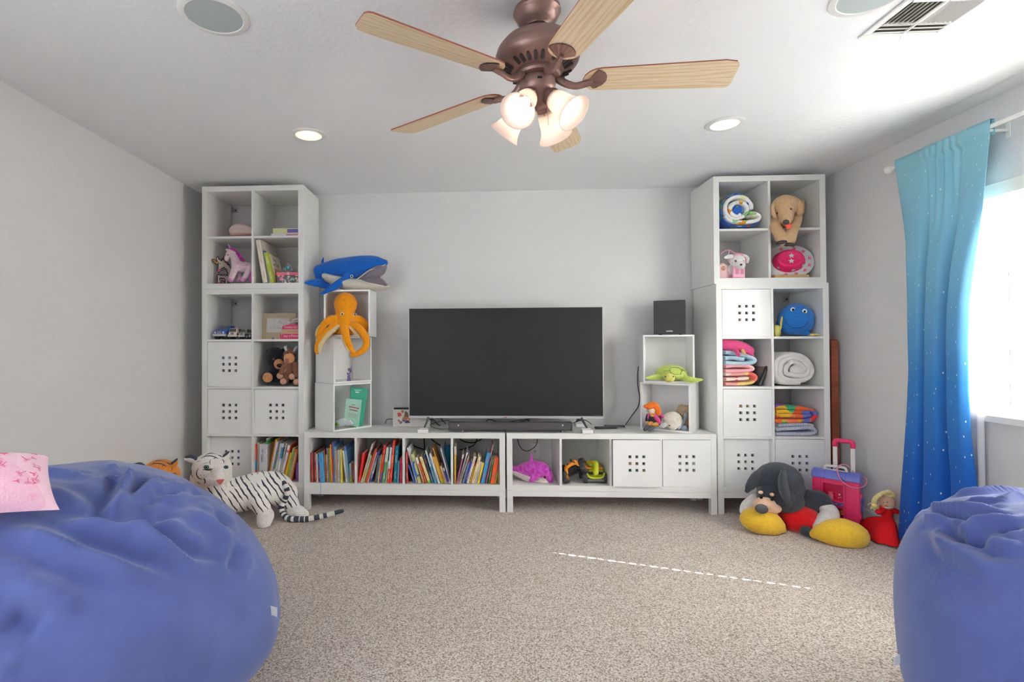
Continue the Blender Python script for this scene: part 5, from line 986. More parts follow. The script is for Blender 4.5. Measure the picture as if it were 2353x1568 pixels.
blob('hood', lambda g: (pt(g, [(1483, 934, Yg-.02, 4.5), (1491, 934, Yg-.02, 8), (1502, 931, Yg-.01, 8), (1510, 942, Yg-.01, 8.5), (1513, 951, Yg-.02, 6)]), pe(g, 1500, 934, Yg, 13, 8, 11)), .003, ORG, t)
for u0, v0, u1, v1, Yk_ in ((1490, 976, 1483, 985, Yg-.06), (1502, 978, 1493, 986, Yg-.07)):
    blob('trouser_leg', lambda g: pt(g, [((u0+6), v0-2, Yg-.02, 6), (u0, v0, Yk_, 5.5)]), .0028, OC, t); 
    blob('boot', lambda g: (pt(g, [(u0-1, v0+4, Yk_-.01, 4.8), (u1-1, v1+2, Yk_-.035, 4.5)]),), .0028, BO, t)
for u, v in ((1487, 970), (1512, 973)): blob('hand', lambda g: pe(g, u, v, Yg-.02, 3, 3.5, 3), .002, SKN, t)
LW = plush('plush_white_curl', (240, 232, 218), 150, .9); LB = plush('plush_pale_blue', (186, 204, 224)); Yl = .12
t = thing('lamb_plush', 'white fluffy plush lying head down with pale blue ribbon in the lower right cube', 'plush toy', (at(1550, 985, Yl).x, Yl, zc))
def b_(g): pe(g, 1545, 966, Yl-.02, 22, 20, 20); pe(g, 1546, 980, Yl-.055, 11, 8.5, 9); pe(g, 1557, 962, Yl-.06, 6.5, 7.5, 8)
blob('head', b_, .0035, LW, t); blob('nose', lambda g: pe(g, 1538, 978.5, Yl-.083, 2.4, 1.6, 1.6), .0015, mat('nose_brown', (120, 84, 60), .6), t)
blob('ear', lambda g: pt(g, [(1530, 976, Yl-.05, 6), (1523, 979, Yl-.06, 6), (1518, 980, Yl-.06, 3)], flat=.5), .0025, plush('plush_grey', (196, 196, 194)), t)
blob('bow', lambda g: (pe(g, 1572, 984, Yl-.03, 7, 6, 5), pt(g, [(1560, 984, Yl-.05, 3), (1568, 974, Yl-.04, 4), (1574, 962, Yl-.0, 4)], flat=.5), pe(g, 1575, 957, Yl+.02, 4, 9, 3)), .0025, LB, t)
Yb = .21; t = thing('teddy_plush', 'beige plush sitting at the back of the lower right cube behind the white one', 'plush toy', (at(1572, 975, Yb).x, Yb, zc))
def b_(g): pe(g, 1571, 946, Yb, 17, 15, 14); pe(g, 1573, 966, Yb, 16, 18, 14); pe(g, 1563, 934, Yb, 5, 5, 4); pe(g, 1584, 936, Yb-.01, 5, 7, 4); pe(g, 1566, 950, Yb-.05, 7, 6, 6)
blob('body', b_, .0045, plush('plush_beige', (220, 190, 160), 150, .8), t)
# ---------------------------------------------------------------- low shelf, right: dolphin and two vehicles
zc = FZ+TB; Yd = .12; DP = bpy.data.materials.new('dolphin_plush')
DPK = mat('plush_orchid', (226, 96, 212), .95, bump=(170, .9, 4), sheen=.3, var=(46, (206, 44, 186), .42, .6)); DW = plush('plush_soft_white', (232, 220, 212), 170, .7)
t = thing('dolphin_plush', 'orchid pink dolphin plush diving down in the open low cubby', 'plush toy', (at(1225, 1110, Yd).x, Yd, zc))
def b_(g):
    pt(g, [(1172, 1078, Yd+.06, 6), (1186, 1079, Yd+.05, 8), (1203, 1079, Yd+.03, 15), (1222, 1079, Yd, 20), (1243, 1081, Yd-.02, 20), (1256, 1091, Yd-.03, 15), (1263, 1102, Yd-.035, 9.5), (1266, 1108, Yd-.035, 5)], 16, seg=34)
    pt(g, [(1222, 1066, Yd, 9), (1221, 1055, Yd, 7.5), (1220.5, 1047, Yd, 5)], flat=.5); pt(g, [(1236, 1090, Yd-.09, 8), (1226, 1100, Yd-.1, 8), (1219, 1105, Yd-.1, 5)], flat=.5); pt(g, [(1176, 1078, Yd+.06, 6), (1170, 1072, Yd+.06, 5)], flat=.5)
blob('body', b_, .005, DPK, t, it=4)
def b_(g): pt(g, [(1176, 1085, Yd+.045, 4), (1196, 1092, Yd+.02, 8), (1214, 1098, Yd-.01, 10), (1230, 1102, Yd-.03, 8), (1246, 1105, Yd-.05, 9), (1257, 1110, Yd-.05, 4.5)], 12, seg=26)
blob('belly', b_, .0045, DW, t); eye(t, 1252, 1097, Yd-.087, 2.7)
# orange buggy flipped on its side against the green one
Yv = .13; TY_ = mat('toy_tyre', (78, 78, 82), .8, bump=(160, .6)); OA = mat('buggy_orange', (238, 150, 32), .4); BKP = mat('buggy_black', (46, 44, 46), .5); LM = mat('racer_lime', (192, 200, 44), .35); OR2 = mat('racer_orange', (240, 132, 40), .4)
def wheel(p, c, ax, R, w, hub=None):
    ax = V(ax).normalized(); sd = ax.cross(V((0, 0, 1))).normalized(); M = frame_m(V(c)-ax*w/2, sd, ax.cross(sd), ax); g = G()
    lathe(g, [(R*.35, -.0005), (R*.8, 0), (R*.96, w*.1), (R, w*.3), (R, w*.7), (R*.96, w*.9), (R*.8, w), (R*.35, w+.0005)], 22, M)
    for i in range(16):
        a = i*2*PI/16; box(g, (-.0028, R*.97, w*.08), (.0028, R*1.05, w*.92), M=M @ Matrix.Rotation(a, 4, 'Z'))
    o = mk('tyre', g, TY_, p, smooth=.6)
    g = G(); lathe(g, [(0, w*.2), (R*.5, w*.15), (R*.56, -.001), (R*.62, -.001)], 14, M); lathe(g, [(R*.62, w+.001), (R*.56, w+.001), (R*.5, w*.85), (0, w*.8)], 14, M); mk('wheel_rim', g, hub or OA, p, smooth=.6); return o
t = thing('toy_buggy', 'orange and black toy buggy tipped up against the lime racer', 'toy vehicle', (at(1320, 1108, Yv).x, Yv, zc))
P_ = lambda u, v, Y: at(u, v, Y)
zt = zc
wheel(t, P_(1299, 1098, Yv-.07), (.86, -.4, .42), .042, .036); wheel(t, P_(1339, 1067, Yv+.05), (.82, -.45, .42), .043, .036); wheel(t, P_(1342.5, 1076, Yv-.05), (.8, -.48, .45), .04, .034); wheel(t, P_(1295, 1082, Yv+.06), (.86, -.4, .42), .04, .034)
def slab(name, q, th, m, d=(0, 1, 0)): g = G(); A = [P_(*x) for x in q]; D = V(d)*th; n = len(A); g.add(A+[a+D for a in A], [tuple(range(n))[::-1], tuple(range(n, 2*n))]+[(i, (i+1) % n, n+(i+1) % n, n+i) for i in range(n)]); return mk(name, g, m, t, bev=.002)
slab('body_panel', [(1299, 1079, Yv-.03), (1303, 1071, Yv-.03), (1310, 1066, Yv-.03), (1320, 1061, Yv-.035), (1331, 1069, Yv-.035), (1331, 1073, Yv-.035), (1322, 1068, Yv-.035), (1311, 1073, Yv-.03), (1305, 1078, Yv-.03), (1306, 1090, Yv-.04), (1303, 1094, Yv-.05), (1299, 1088, Yv-.04)], .05, OA)
slab('chassis', [(1305, 1078, Yv-.01), (1330, 1069, Yv-.01), (1336, 1080, Yv-.01), (1306, 1097, Yv-.015)], .06, BKP)
slab('engine_cover', [(1312, 1064, Yv-.01), (1319, 1058.5, Yv-.01), (1326, 1060, Yv-.01), (1330, 1067, Yv-.01), (1322, 1065, Yv-.01)], .04, OA)
for a, b, r in (((1306, 1096, -.03), (1334, 1083, -.03), 2), ((1304, 1092, -.04), (1299, 1098, -.06), 2.2), ((1328, 1078, -.03), (1342, 1076, -.04), 2.2), ((1322, 1072, -.04), (1326, 1080, -.045), 1.2), ((1330, 1072, .0), (1338, 1067, .04), 2.2), ((1312, 1062, 0), (1311, 1055, 0), 1.6), ((1303, 1067, -.01), (1309, 1070, -.02), 1.8), ((1314, 1060, -.03), (1321, 1064, -.04), 1.3)):
    g = G(); pt(g, [(a[0], a[1], Yv+a[2], r), (b[0], b[1], Yv+b[2], r)], 8, seg=2, round_end=False); mk('frame_tube', g, BKP, t, smooth=.8)
t = thing('toy_racer', 'lime green toy car with a lizard-like head on its bonnet', 'toy vehicle', (at(1370, 1108, Yv).x, Yv, zc)); Yr = .1
for u, Y in ((1344.5, Yr-.02), (1388, Yr-.01), (1336, Yr+.11), (1384, Yr+.12)): c = at(u, 1100, Y); wheel(t, (c.x, c.y, zc+.036), (1, -.12, 0), .0345, .034, mat('racer_hub', (208, 178, 80), .4))
a = at(1350, 1100, Yr-.03); b = at(1387, 1085, Yr-.03); za, zb_ = zc+.034, at(1365, 1074, Yr).z
g = G(); pf = [(0, za), (.18, za), (.18, zb_-.002), (.06, zb_), (-.005, zb_-.024), (-.012, zb_-.05)]; prism(g, pf, a.x, b.x, frame_m((0, Yr-.02, 0), (0, 1, 0), (0, 0, 1), (1, 0, 0))); mk('car_body', g, LM, t, bev=.004)
g = G(); box(g, (a.x-.006, Yr-.042, zc+.014), (b.x+.004, Yr+.02, zc+.034)); mk('front_bumper', g, mat('racer_grey', (112, 112, 108), .5), t, bev=.004)
g = G(); box(g, (a.x+.002, Yr-.0345, zb_-.047), (b.x-.004, Yr-.03, zb_-.026)); mk('radiator_grille', g, BKP, t, bev=.002)
g = G(); tube(g, [(a.x-.006, Yr-.03, zb_-.034), (a.x+.012, Yr-.043, zb_-.062), ((a.x+b.x)/2, Yr-.046, zb_-.068), (b.x-.012, Yr-.043, zb_-.062), (b.x+.006, Yr-.03, zb_-.034)], .0075, 8, seg=20); mk('lip', g, LM, t, smooth=True)
def b_(g): pt(g, [(1363, 1064, Yr+.04, 6), (1369, 1066, Yr, 7), (1370, 1078, Yr-.04, 6.5), (1368.5, 1088, Yr-.055, 6.5), (1368, 1091, Yr-.055, 4)], 12)
blob('lizard_head', b_, .003, LM, t); blob('cabin', lambda g: pe(g, 1357, 1066, Yr+.08, 10, 8, 18), .004, LM, t)
for u, v in ((1372, 1064.5), (1364, 1066), (1359, 1061)): g = G(); pe(g, u, v, Yr-.005 if u > 1360 else Yr+.05, 2.6, 2.6, 2.4); mk('orange_stud', g, OR2, t, smooth=True)
for x0, x1 in ((a.x+.002, a.x+.03), (b.x-.03, b.x-.002)): g = G(); box(g, (x0, Yr-.02, zb_-.009), (x1, Yr+.02, zb_+.0008)); mk('orange_stripe', g, OR2, t, bev=.002)
# ---------------------------------------------------------------- tower on the right
def spiral_roll(name, pts, th, y0, y1, m, parent, seg=90, wob=.004):
    """a thick sheet following a path in the x-z plane, extruded from y0 to y1"""
    S = spline(pts, seg); ed = []
    for i, p in enumerate(S):
        d = S[min(i+1, seg-1)]-S[max(i-1, 0)]; d = d/np.linalg.norm(d); ed.append((p, np.array((-d[1], d[0]))))
    g = G(); m_ = 12
    def fn(a, b):
        i = round(b*(seg-1)); p, n = ed[i]; t_ = a*2*PI; c, s_ = math.cos(t_), math.sin(t_)
        c = math.copysign(abs(c)**.5, c); s_ = math.copysign(abs(s_)**.35, s_); ta = th*(1+.12*noise.noise((i*.11, 3.1, y0)))
        q = p+n*ta/2*c; yy = (y0+y1)/2+(y1-y0)/2*s_+wob*noise.noise((q[0]*30, q[1]*30, 1.7))*(1 if s_ < 0 else 0)
        return V((q[0], yy, q[1]))
    grid(g, 20, seg, fn, cu=True, caps=True); return mk(name, g, m, parent, smooth=1.2)
def path(pp, Y): return [(at(u, v, Y).x, at(u, v, Y).z) for u, v in pp]
def patch_mat(name, base, cols, sc, low=.0, rough=.9):
    if name in bpy.data.materials: return bpy.data.materials[name]
    m = bpy.data.materials.new(name); m.use_nodes = True; N = m.node_tree.nodes; L = m.node_tree.links; tc = N.new('ShaderNodeTexCoord')
    wn = N.new('ShaderNodeTexNoise'); wn.inputs['Scale'].default_value = sc*.8; L.new(tc.outputs['Object'], wn.inputs['Vector'])
    ad = N.new('ShaderNodeVectorMath'); ad.operation = 'MULTIPLY_ADD'; L.new(wn.outputs['Color'], ad.inputs[0]); ad.inputs[1].default_value = (.06*20/sc,)*3; L.new(tc.outputs['Object'], ad.inputs[2])
    v = N.new('ShaderNodeTexVoronoi'); v.inputs['Scale'].default_value = sc; L.new(ad.outputs[0], v.inputs['Vector']); s_ = N.new('ShaderNodeSeparateColor'); L.new(v.outputs['Color'], s_.inputs[0])
    r = N.new('ShaderNodeValToRGB'); r.color_ramp.interpolation = 'CONSTANT'; e = r.color_ramp.elements; e[0].color = lin(base); e[1].position = low or 1/(len(cols)+1); e[1].color = lin(cols[0]); st = (1-e[1].position)/len(cols); p0_ = e[1].position
    for i, c in enumerate(cols[1:]): x = e.new(p0_+st*(i+1)); x.color = lin(c)
    L.new(s_.outputs[0], r.inputs[0]); b = N['Principled BSDF']; L.new(r.outputs[0], b.inputs['Base Color']); b.inputs['Roughness'].default_value = rough; b.inputs['Sheen Weight'].default_value = .2; b.inputs['Specular IOR Level'].default_value = .15
    n = N.new('ShaderNodeTexNoise'); n.inputs['Scale'].default_value = 160; L.new(tc.outputs['Object'], n.inputs['Vector']); bp = N.new('ShaderNodeBump'); bp.inputs['Strength'].default_value = .5; bp.inputs['Distance'].default_value = .006; L.new(n.outputs[0], bp.inputs['Height']); L.new(bp.outputs[0], b.inputs['Normal']); return m
# rolled bedspread
zc = RU[0, 1].z; Y0 = .06
t = thing('rolled_bedspread', 'rolled kids bedspread, white inside with blue colourful border, in the top cubby', 'blanket', (at(1700, 522, Y0).x, Y0+.15, zc))
BW_ = patch_mat('bedspread_white_print', (236, 234, 232), [(236, 234, 232), (214, 222, 230), (228, 160, 60), (150, 196, 132), (236, 236, 236), (228, 226, 160)], 17, .45); BB = patch_mat('bedspread_blue_print', (48, 98, 190), [(70, 130, 200), (48, 98, 190), (230, 90, 60), (110, 170, 90), (60, 110, 196), (120, 170, 210)], 34, .5)
S1 = path([(1703, 492), (1695, 497), (1683, 490), (1680, 478), (1690, 466), (1706, 464), (1718, 474), (1717, 488), (1706, 498), (1690, 503), (1676, 497), (1668, 482), (1673, 463), (1690, 452), (1712, 453), (1727, 467), (1729, 480)], Y0)
spiral_roll('quilt_inside', S1, .032, Y0, Y0+.29, BW_, t)
S2 = path([(1722, 470), (1716, 452), (1697, 444.5), (1676, 450), (1662, 466), (1658, 488), (1666, 506), (1684, 516), (1708, 519), (1732, 517), (1747, 510)], Y0); spiral_roll('quilt_border', S2, .012, Y0+.008, Y0+.29, BB, t)
S3 = path([(1668, 495), (1680, 506), (1700, 510), (1722, 509), (1740, 506), (1746, 498), (1738, 491), (1722, 489)], Y0); spiral_roll('quilt_corner', S3, .034, Y0-.004, Y0+.28, BW_, t)
g = G(); pe(g, 1693, 484, Y0+.03, 14, 13, 8); mk('rolled_core', g, BB, t, smooth=True)
# golden dog
GDM = plush('plush_golden', (222, 182, 138), 130, .9); Yp = .02; zc = RU[1, 1].z
t = thing('dog_plush', 'golden plush dog hanging its paws over the shelf edge', 'plush toy', (at(1802, 525, Yp).x, .09, zc))
def b_(g):
    pe(g, 1803, 475, Yp, 27, 27, 25, ); pt(g, [(1804, 488, Yp-.03, 18), (1807, 500, Yp-.06, 15), (1808, 505, Yp-.075, 12)], 14)
    pe(g, 1797, 512, Yp+.09, 28, 16, 26); pe(g, 1806, 500, Yp+.13, 26, 24, 26)
    pt(g, [(1782, 508, Yp+.05, 13), (1781, 520, Yp-.0, 12), (1789, 535, Yp-.035, 12.5), (1796, 549, Yp-.04, 13), (1797, 555, Yp-.04, 10)]); pt(g, [(1832, 495, Yp+.05, 11), (1829, 512, Yp-.005, 11), (1820, 532, Yp-.04, 12), (1815, 552, Yp-.045, 12.5), (1815, 561, Yp-.045, 9)])
    pt(g, [(1842, 488, Yp+.14, 6), (1843, 474, Yp+.15, 6), (1844, 462, Yp+.15, 4)])
db = blob('body', b_, .006, GDM, t, it=3)
blob('ear', lambda g: pt(g, [(1822, 457, Yp-.0, 7), (1833, 468, Yp-.02, 8.5), (1837, 482, Yp-.03, 8.5), (1836, 491, Yp-.03, 5)], flat=.5), .004, GDM, t); blob('ear', lambda g: pt(g, [(1782, 463, Yp-.0, 6), (1776, 476, Yp-.02, 6.5), (1778, 493, Yp-.03, 8), (1784, 500, Yp-.03, 5)], flat=.5), .004, GDM, t)
blob('nose', lambda g: pe(g, 1806, 510.5, Yp-.12, 7.2, 5.8, 5), .0025, mat('felt_charcoal', (74, 72, 76), .8), t); blob('tongue', lambda g: (pe(g, 1812, 518, Yp-.1, 9, 4, 4), pe(g, 1812, 522, Yp-.1, 5.5, 5.5, 4)), .0025, mat('felt_coral', (240, 100, 76), .8), t)
for u, v, r in ((1795, 557.5, 12), (1814.5, 563, 11.5)): g = G(); pe(g, u, v, Yp-.05, r, 4.5, 13, rot=12 if u > 1800 else -6); mk('paw_pad', g, mat('felt_charcoal', (74, 72, 76), .8), t, smooth=True)
eye(t, 1786.5, 490, db, 2.6, mat('eye_brown', (84, 54, 44), .15)); eye(t, 1817.5, 481, db, 2.6, mat('eye_brown', (84, 54, 44), .15))
# white puppy in a pink carrier
zc = RU[0, 0].z; Yc = .06; PC = mat('carrier_pink', (240, 176, 196), .5); a = at(1650, 637, Yc+.02); b = at(1712.5, 637, Yc); m_ = at(1684, 610, Yc)
t = thing('puppy_carrier', 'pink toy carrier bag with ears of a white puppy poking out', 'carrier', (m_.x, Yc+.06, zc)); zt = at(1690, 608, Yc).z
g = G(); box(g, (m_.x, Yc, zc+.0006), (b.x, Yc+.012, zt-.012)); mk('front_panel', g, PC, t, bev=.004)
g = G(); prism(g, [(0, 0), (m_.x-a.x, 0), (m_.x-a.x, zt-zc-.012), (.05, zt-zc+.02), (.0, zt-zc-.01)], 0, .012, frame_m((a.x, Yc+.06, zc+.0006), (1, 0, 0), (0, 0, 1), (0, -1, 0))); mk('side_panel', g, mat('carrier_pale', (234, 196, 198), .5), t, bev=.003)
g = G(); box(g, (a.x, Yc+.061, zc+.0006), (b.x, Yc+.15, zc+.05)); mk('carrier_base', g, PC, t, bev=.006)
g = G()
for i in range(4):
    for j in range(6):
        for cx in (1693.5, 1705.5): p = at(cx, 625, Yc); prism(g, [(.0022, 0), (0, .0028), (-.0022, 0), (0, -.0028)], 0, .0006, XZ((p.x-.0075+i*.005, Yc-.0002, p.z-.014+j*.0056)))
o = mk('lattice_holes', g, mat('lattice_dark', (196, 84, 128), .6), t); o['kind'] = 'stuff'
g = G(); tube(g, [at(u, v, Y) for u, v, Y in ((1655, 586, Yc+.09), (1663, 578, Yc+.08), (1676, 575, Yc+.07), (1690, 582, Yc+.08))], .0045, 8, seg=20); mk('handle', g, PC, t, smooth=True)
g = G(); tube(g, [at(u, v, Y) for u, v, Y in ((1676, 577, Yc+.05), (1673, 590, Yc+.04), (1676, 602, Yc+.03), (1684, 611, Yc+.003))], .004, 8, seg=20); mk('strap', g, PC, t, smooth=True)
for i in range(7): p = at(1662+3.6*math.cos(i*1.05) if i else 1662, 617+4*math.sin(i*1.05) if i else 617, Yc+.045); g = G(); ell(g, p, (.0055, .003, .006), 8, 6); mk('rosette_petal', g, mat('rosette_gold', (206, 160, 120), .5), t, smooth=True)
PW = plush('plush_white', (240, 236, 234), 200, .6); PI_ = plush('plush_ear_pink', (240, 160, 170))
t = thing('puppy_plush', 'white puppy plush with floppy pink-lined ears sitting in the pink carrier', 'plush toy', (at(1695, 612, Yc).x, Yc+.03, zc+.055))
def b_(g): pe(g, 1695, 601, Yc+.01, 17, 16, 15); pe(g, 1702, 610, Yc-.025, 10, 9, 10); pe(g, 1686, 620, Yc+.06, 16, 14, 10)
blob('head', b_, .0038, PW, t); blob('ear', lambda g: pt(g, [(1684, 589, Yc, 4), (1674, 590, Yc-.01, 5.5), (1667, 592, Yc-.015, 3.5)], flat=.4), .003, PW, t)
blob('ear', lambda g: pt(g, [(1709, 588, Yc, 4.5), (1716, 594, Yc-.01, 5.5), (1717, 602, Yc-.015, 4)], flat=.45), .003, PW, t); blob('ear_lining', lambda g: pt(g, [(1711, 592, Yc-.012, 2.5), (1713.5, 598, Yc-.024, 3.5), (1713.5, 603, Yc-.026, 2)], flat=.4), .002, PI_, t)
eye(t, 1690.5, 600, Yc-.034, 2.6, mat('eye_blue_grey', (92, 104, 118), .15)); eye(t, 1708, 600, Yc-.03, 1.9, mat('eye_blue_grey', (92, 104, 118), .15)); eye(t, 1703, 608.5, Yc-.063, 3, DARK, 'nose', rv=2.4)
blob('headband', lambda g: pt(g, [(1684, 588, Yc, 2.5), (1695, 584, Yc, 3), (1707, 586, Yc, 2.5)]), .0025, PI_, t)
# star hat leaning back in the cubby
Ys = .12; zc = RU[1, 0].z; c = at(1812, 601, Ys); s = kk(c); n_ = V((-.32, -1, .28)).normalized(); ux = V((1, -.32, 0)).normalized(); uy = n_.cross(ux).normalized(); HM = frame_m(c, ux, uy, n_)
t = thing('star_hat', 'shiny pink sun hat with silver star brim propped in the cubby below the golden dog', 'hat', (c.x, c.y, zc+.01)); SIL = mat('silver_foil', (206, 204, 206), .32, .35); FOI = mat('pink_foil', (234, 36, 104), .25, bump=(60, .6))
def br(a, b): th = a*2*PI; r = (31+20*b)*s; return HM @ V((r*math.cos(th), r*.8*math.sin(th), -.01*b*b*(1+math.cos(2*th))+.004*math.sin(3*th)*b))
g = G(); grid(g, 56, 7, br, cu=True); grid(g, 56, 7, lambda a, b: br(a, b)-n_*.003, cu=True); mk('brim', g, SIL, t, smooth=True)
g = G(); lathe(g, [(33*s, -.002), (32*s, .012), (30*s, .03), (27*s, .052), (24.5*s, .062), (21*s, .063), (18*s, .058), (.0005, .0575)], 40, HM, sy=.82); mk('crown', g, FOI, t, smooth=True)
g = G(); tube(g, [br(i/40, 1) for i in range(41)], .0022, 6); mk('brim_edging', g, SIL, t, smooth=True)
def star(M, r): return prism(G(), [((r if i % 2 == 0 else r*.45)*math.sin(i*PI/5), (r if i % 2 == 0 else r*.45)*math.cos(i*PI/5)) for i in range(10)], 0, .0009, M)
SP = mat('star_pink', (214, 84, 112), .5)
for a in (.03, .12, .2, .3, .8, .88, .95, .72): q = br(a, .52); mk('brim_star', star(frame_m(q+n_*.0005, ux, uy, n_), 5.4*s), SP, t)
for (x, y, z, r) in ((2, 6, .0583, 6.5), (1, -7, .0583, 6.5), (19, 3, .052, 0), (-13, 14, .05, 0)):
    if r: mk('crown_star', star(HM @ Matrix.Translation((x*s, y*s, z)), r*s), SIL, t)
for th in (.06, .22, .4, .62, .78, .9): a = th*2*PI; rn = V((math.cos(a), .82*math.sin(a), .35)).normalized(); rw = HM.to_3x3() @ rn; q = HM @ V((31.3*s*math.cos(a), 31.3*s*.82*math.sin(a), .026)); e1 = (HM.to_3x3() @ V((-math.sin(a), math.cos(a)*.82, 0))).normalized(); mk('crown_star', star(frame_m(q, e1, rw.cross(e1), rw), 4.4*s), SIL, t)
g = G(); prism(g, rrect(.24, .022, .01), 0, .16, frame_m((at(1820, 635, .06).x, .22, zc+.0125), (1, 0, 0), (0, 0, 1), (0, -1, 0))); tag(mk('tan_cushion', g, plush('plush_tan_felt', (208, 172, 122)), bev=.003), 'flat tan felt pad under the pink and silver star hat', 'pad')
# round blue fish plush
zc = RL[1, 3].z; Yf = .1; FBL = plush('plush_fish_blue', (46, 124, 206), 200, .5); FY_ = plush('plush_fin_yellow', (232, 208, 104), 200, .4)
t = thing('fish_plush', 'round blue fish plush with small yellow fins in the cubby beside the glossy insert box', 'plush toy', (at(1828, 771, Yf).x, Yf, zc))
def b_(g): pe(g, 1829, 733, Yf+.03, 38, 36, 32); pe(g, 1827, 744, Yf+.03, 39, 27, 32); pt(g, [(1846, 764, Yf-.02, 8), (1858, 767.5, Yf-.05, 5)])
fb = blob('body', b_, .006, FBL, t)
blob('fin', lambda g: pt(g, [(1797, 731, Yf-.02, 4), (1795, 742, Yf-.04, 4.5), (1794, 752, Yf-.045, 4), (1794, 757, Yf-.045, 2)], flat=.5), .003, FY_, t); blob('fin', lambda g: pt(g, [(1857, 769, Yf-.05, 3), (1868, 769.5, Yf-.06, 3), (1882, 769.3, Yf-.06, 2)]), .0025, FY_, t)
g = G(); tube(g, [at(u, v, Y) for u, v, Y in ((1803, 735, Yf-.062), (1812, 748, Yf-.082), (1828, 754, Yf-.089), (1846, 751, Yf-.084), (1858, 740, Yf-.07))], .0016, 6, seg=24); mk('mouth_seam', g, mat('seam_navy', (22, 62, 130), .8), t, smooth=True)
eye(t, 1822, 712, fb, 3, white=1.9); eye(t, 1849, 716, fb, 3, white=1.9)
p = at(1782, 771, .07); g = G(); lathe(g, [(0, .0006), (.018, .0006), (.026, .02), (.026, .05), (.02, .072), (.012, .082), (.0, .084)], 20, Matrix.Translation((p.x+.008, .07, zc))); tag(mk('toy_jar', g, mat('jar_lime', (222, 216, 120), .25, transl=.3), smooth=.8), 'small translucent yellow toy jar beside the round blue fish plush', 'toy')
# folded pile: narwhal, blue blanket, pink blanket, patterned towel, black frame
zc = RL[0, 2].z; Y0 = .045
def folded(name, label, layers, mats, th, y1=.3, cat='blanket'):
    t = thing(name, label, cat, (at(1700, 870, Y0).x, .17, min(at(u, v, Y0).z for u, v in layers[0])-th/2), group='folded blankets and towels in the cubbies')
    for i, (pp, m) in enumerate(zip(layers, mats)): spiral_roll('fold', path(pp, Y0), th, Y0+.004*i, y1, m, t, seg=50)
    return t
PTW = patch_mat('towel_patches', (238, 206, 130), [(240, 170, 160), (238, 206, 130), (246, 226, 214), (240, 120, 110)], 9); PKB = patch_mat('blanket_pink_print', (242, 176, 182), [(242, 176, 182), (246, 196, 196), (160, 190, 220), (244, 200, 190)], 10, .6); BLB = mat('blanket_pale_blue', (184, 210, 226), .95, bump=(90, .5), sheen=.3)
TL = folded('patterned_towel', 'folded yellow and red patterned towel at the bottom of the pile', [[(1668, 883.2), (1700, 883.2), (1728, 880), (1739, 868), (1728, 859.5), (1700, 860.5), (1668, 861)], [(1668, 873), (1695, 871.8), (1722, 870)]], [PTW, patch_mat('towel_inner', (244, 226, 214), [(240, 92, 84), (246, 222, 212), (238, 206, 150)], 14)], .0265)
PB = folded('pink_blanket', 'folded pink printed blanket in the middle of the pile', [[(1668, 853), (1700, 853.5), (1724, 851.5), (1732, 847.5), (1722, 842.5), (1695, 841), (1668, 843)]], [PKB], .029)
BBt = folded('blue_blanket', 'folded pale blue blanket under the pink narwhal', [[(1668, 834), (1700, 836), (1726, 835), (1737, 828), (1722, 819), (1698, 813), (1668, 810)], [(1668, 824), (1690, 823), (1712, 826)]], [BLB, BLB], .032)
NP = plush('plush_hot_pink', (238, 92, 150), 220, .5); t = thing('narwhal_plush', 'hot pink narwhal plush with a tan horn on top of the folded pile', 'plush toy', (at(1695, 812, .08).x, .1, at(1695, 812, .08).z))
def b_(g): pt(g, [(1652, 789, .12, 13), (1668, 792, .11, 15), (1690, 798, .09, 16), (1710, 803, .08, 15), (1721, 806, .075, 11)], 16); pt(g, [(1690, 806, .03, 6), (1695, 812, .0, 6.5), (1697, 817, -.0, 4.5)], flat=.6); pt(g, [(1718, 808, .05, 7), (1726, 814, .05, 4.5), (1731, 817, .055, 2.5)])
blob('body', b_, .0045, NP, t); g = G(); pt(g, [(1706, 806, .02, 4.5), (1711, 812, .012, 3.2), (1715, 817, .008, 1)], 10); mk('horn', g, mat('horn_tan', (206, 166, 112), .6), t, smooth=True)
a = at(1744, 884, .07); b = at(1764, 828, .1); t = thing('black_frame', 'black picture frame leaning behind the folded pile', 'frame', (a.x-.05, .2, zc)); d = V((b.x-a.x, 0, b.z-a.z)); L_ = d.length
M = frame_m((a.x, .07, zc+.004), (0, 1, 0), d.normalized(), V((0, 1, 0)).cross(d.normalized()))
for q in ((0, 0, .24, .03), (0, L_-.03, .24, L_), (0, .03, .03, L_-.03), (.21, .03, .24, L_-.03)): g = G(); box(g, (q[0], q[1], -.002), (q[2], q[3], .012), M=M); mk('frame_rail', g, mat('frame_black', (62, 62, 66), .35), t, bev=.002)
g = G(); box(g, (.03, .03, .0), (.21, L_-.03, .004), M=M); mk('glazed_print', g, mat('print_grey', (150, 138, 134), .2), t)
# white rolled blanket
zc = RL[1, 2].z; WQ = mat('quilt_white', (228, 224, 218), .95, bump=(150, .6), sheen=.3)
t = thing('rolled_blanket', 'thick white blanket rolled up in the right tower cubby', 'blanket', (at(1825, 886, Y0).x, .17, zc))
spiral_roll('blanket_roll', path([(1850, 848), (1836, 835), (1822, 832), (1811, 843), (1809, 857), (1826, 862), (1846, 864), (1858, 858), (1858, 842), (1846, 828), (1826, 822.5), (1806, 828), (1796, 842), (1795, 858), (1804, 870), (1830, 875.5), (1852, 873), (1866, 860), (1866, 842), (1852, 824), (1830, 816), (1806, 819), (1788, 829), (1784, 846), (1785, 862), (1794, 875), (1810, 879.5), (1840, 880)], Y0), .041, Y0, .35, WQ, t, seg=150, wob=.006)
g = G(); pe(g, 1834, 850, Y0+.03, 20, 12, 12); mk('rolled_core', g, WQ, t, smooth=True)
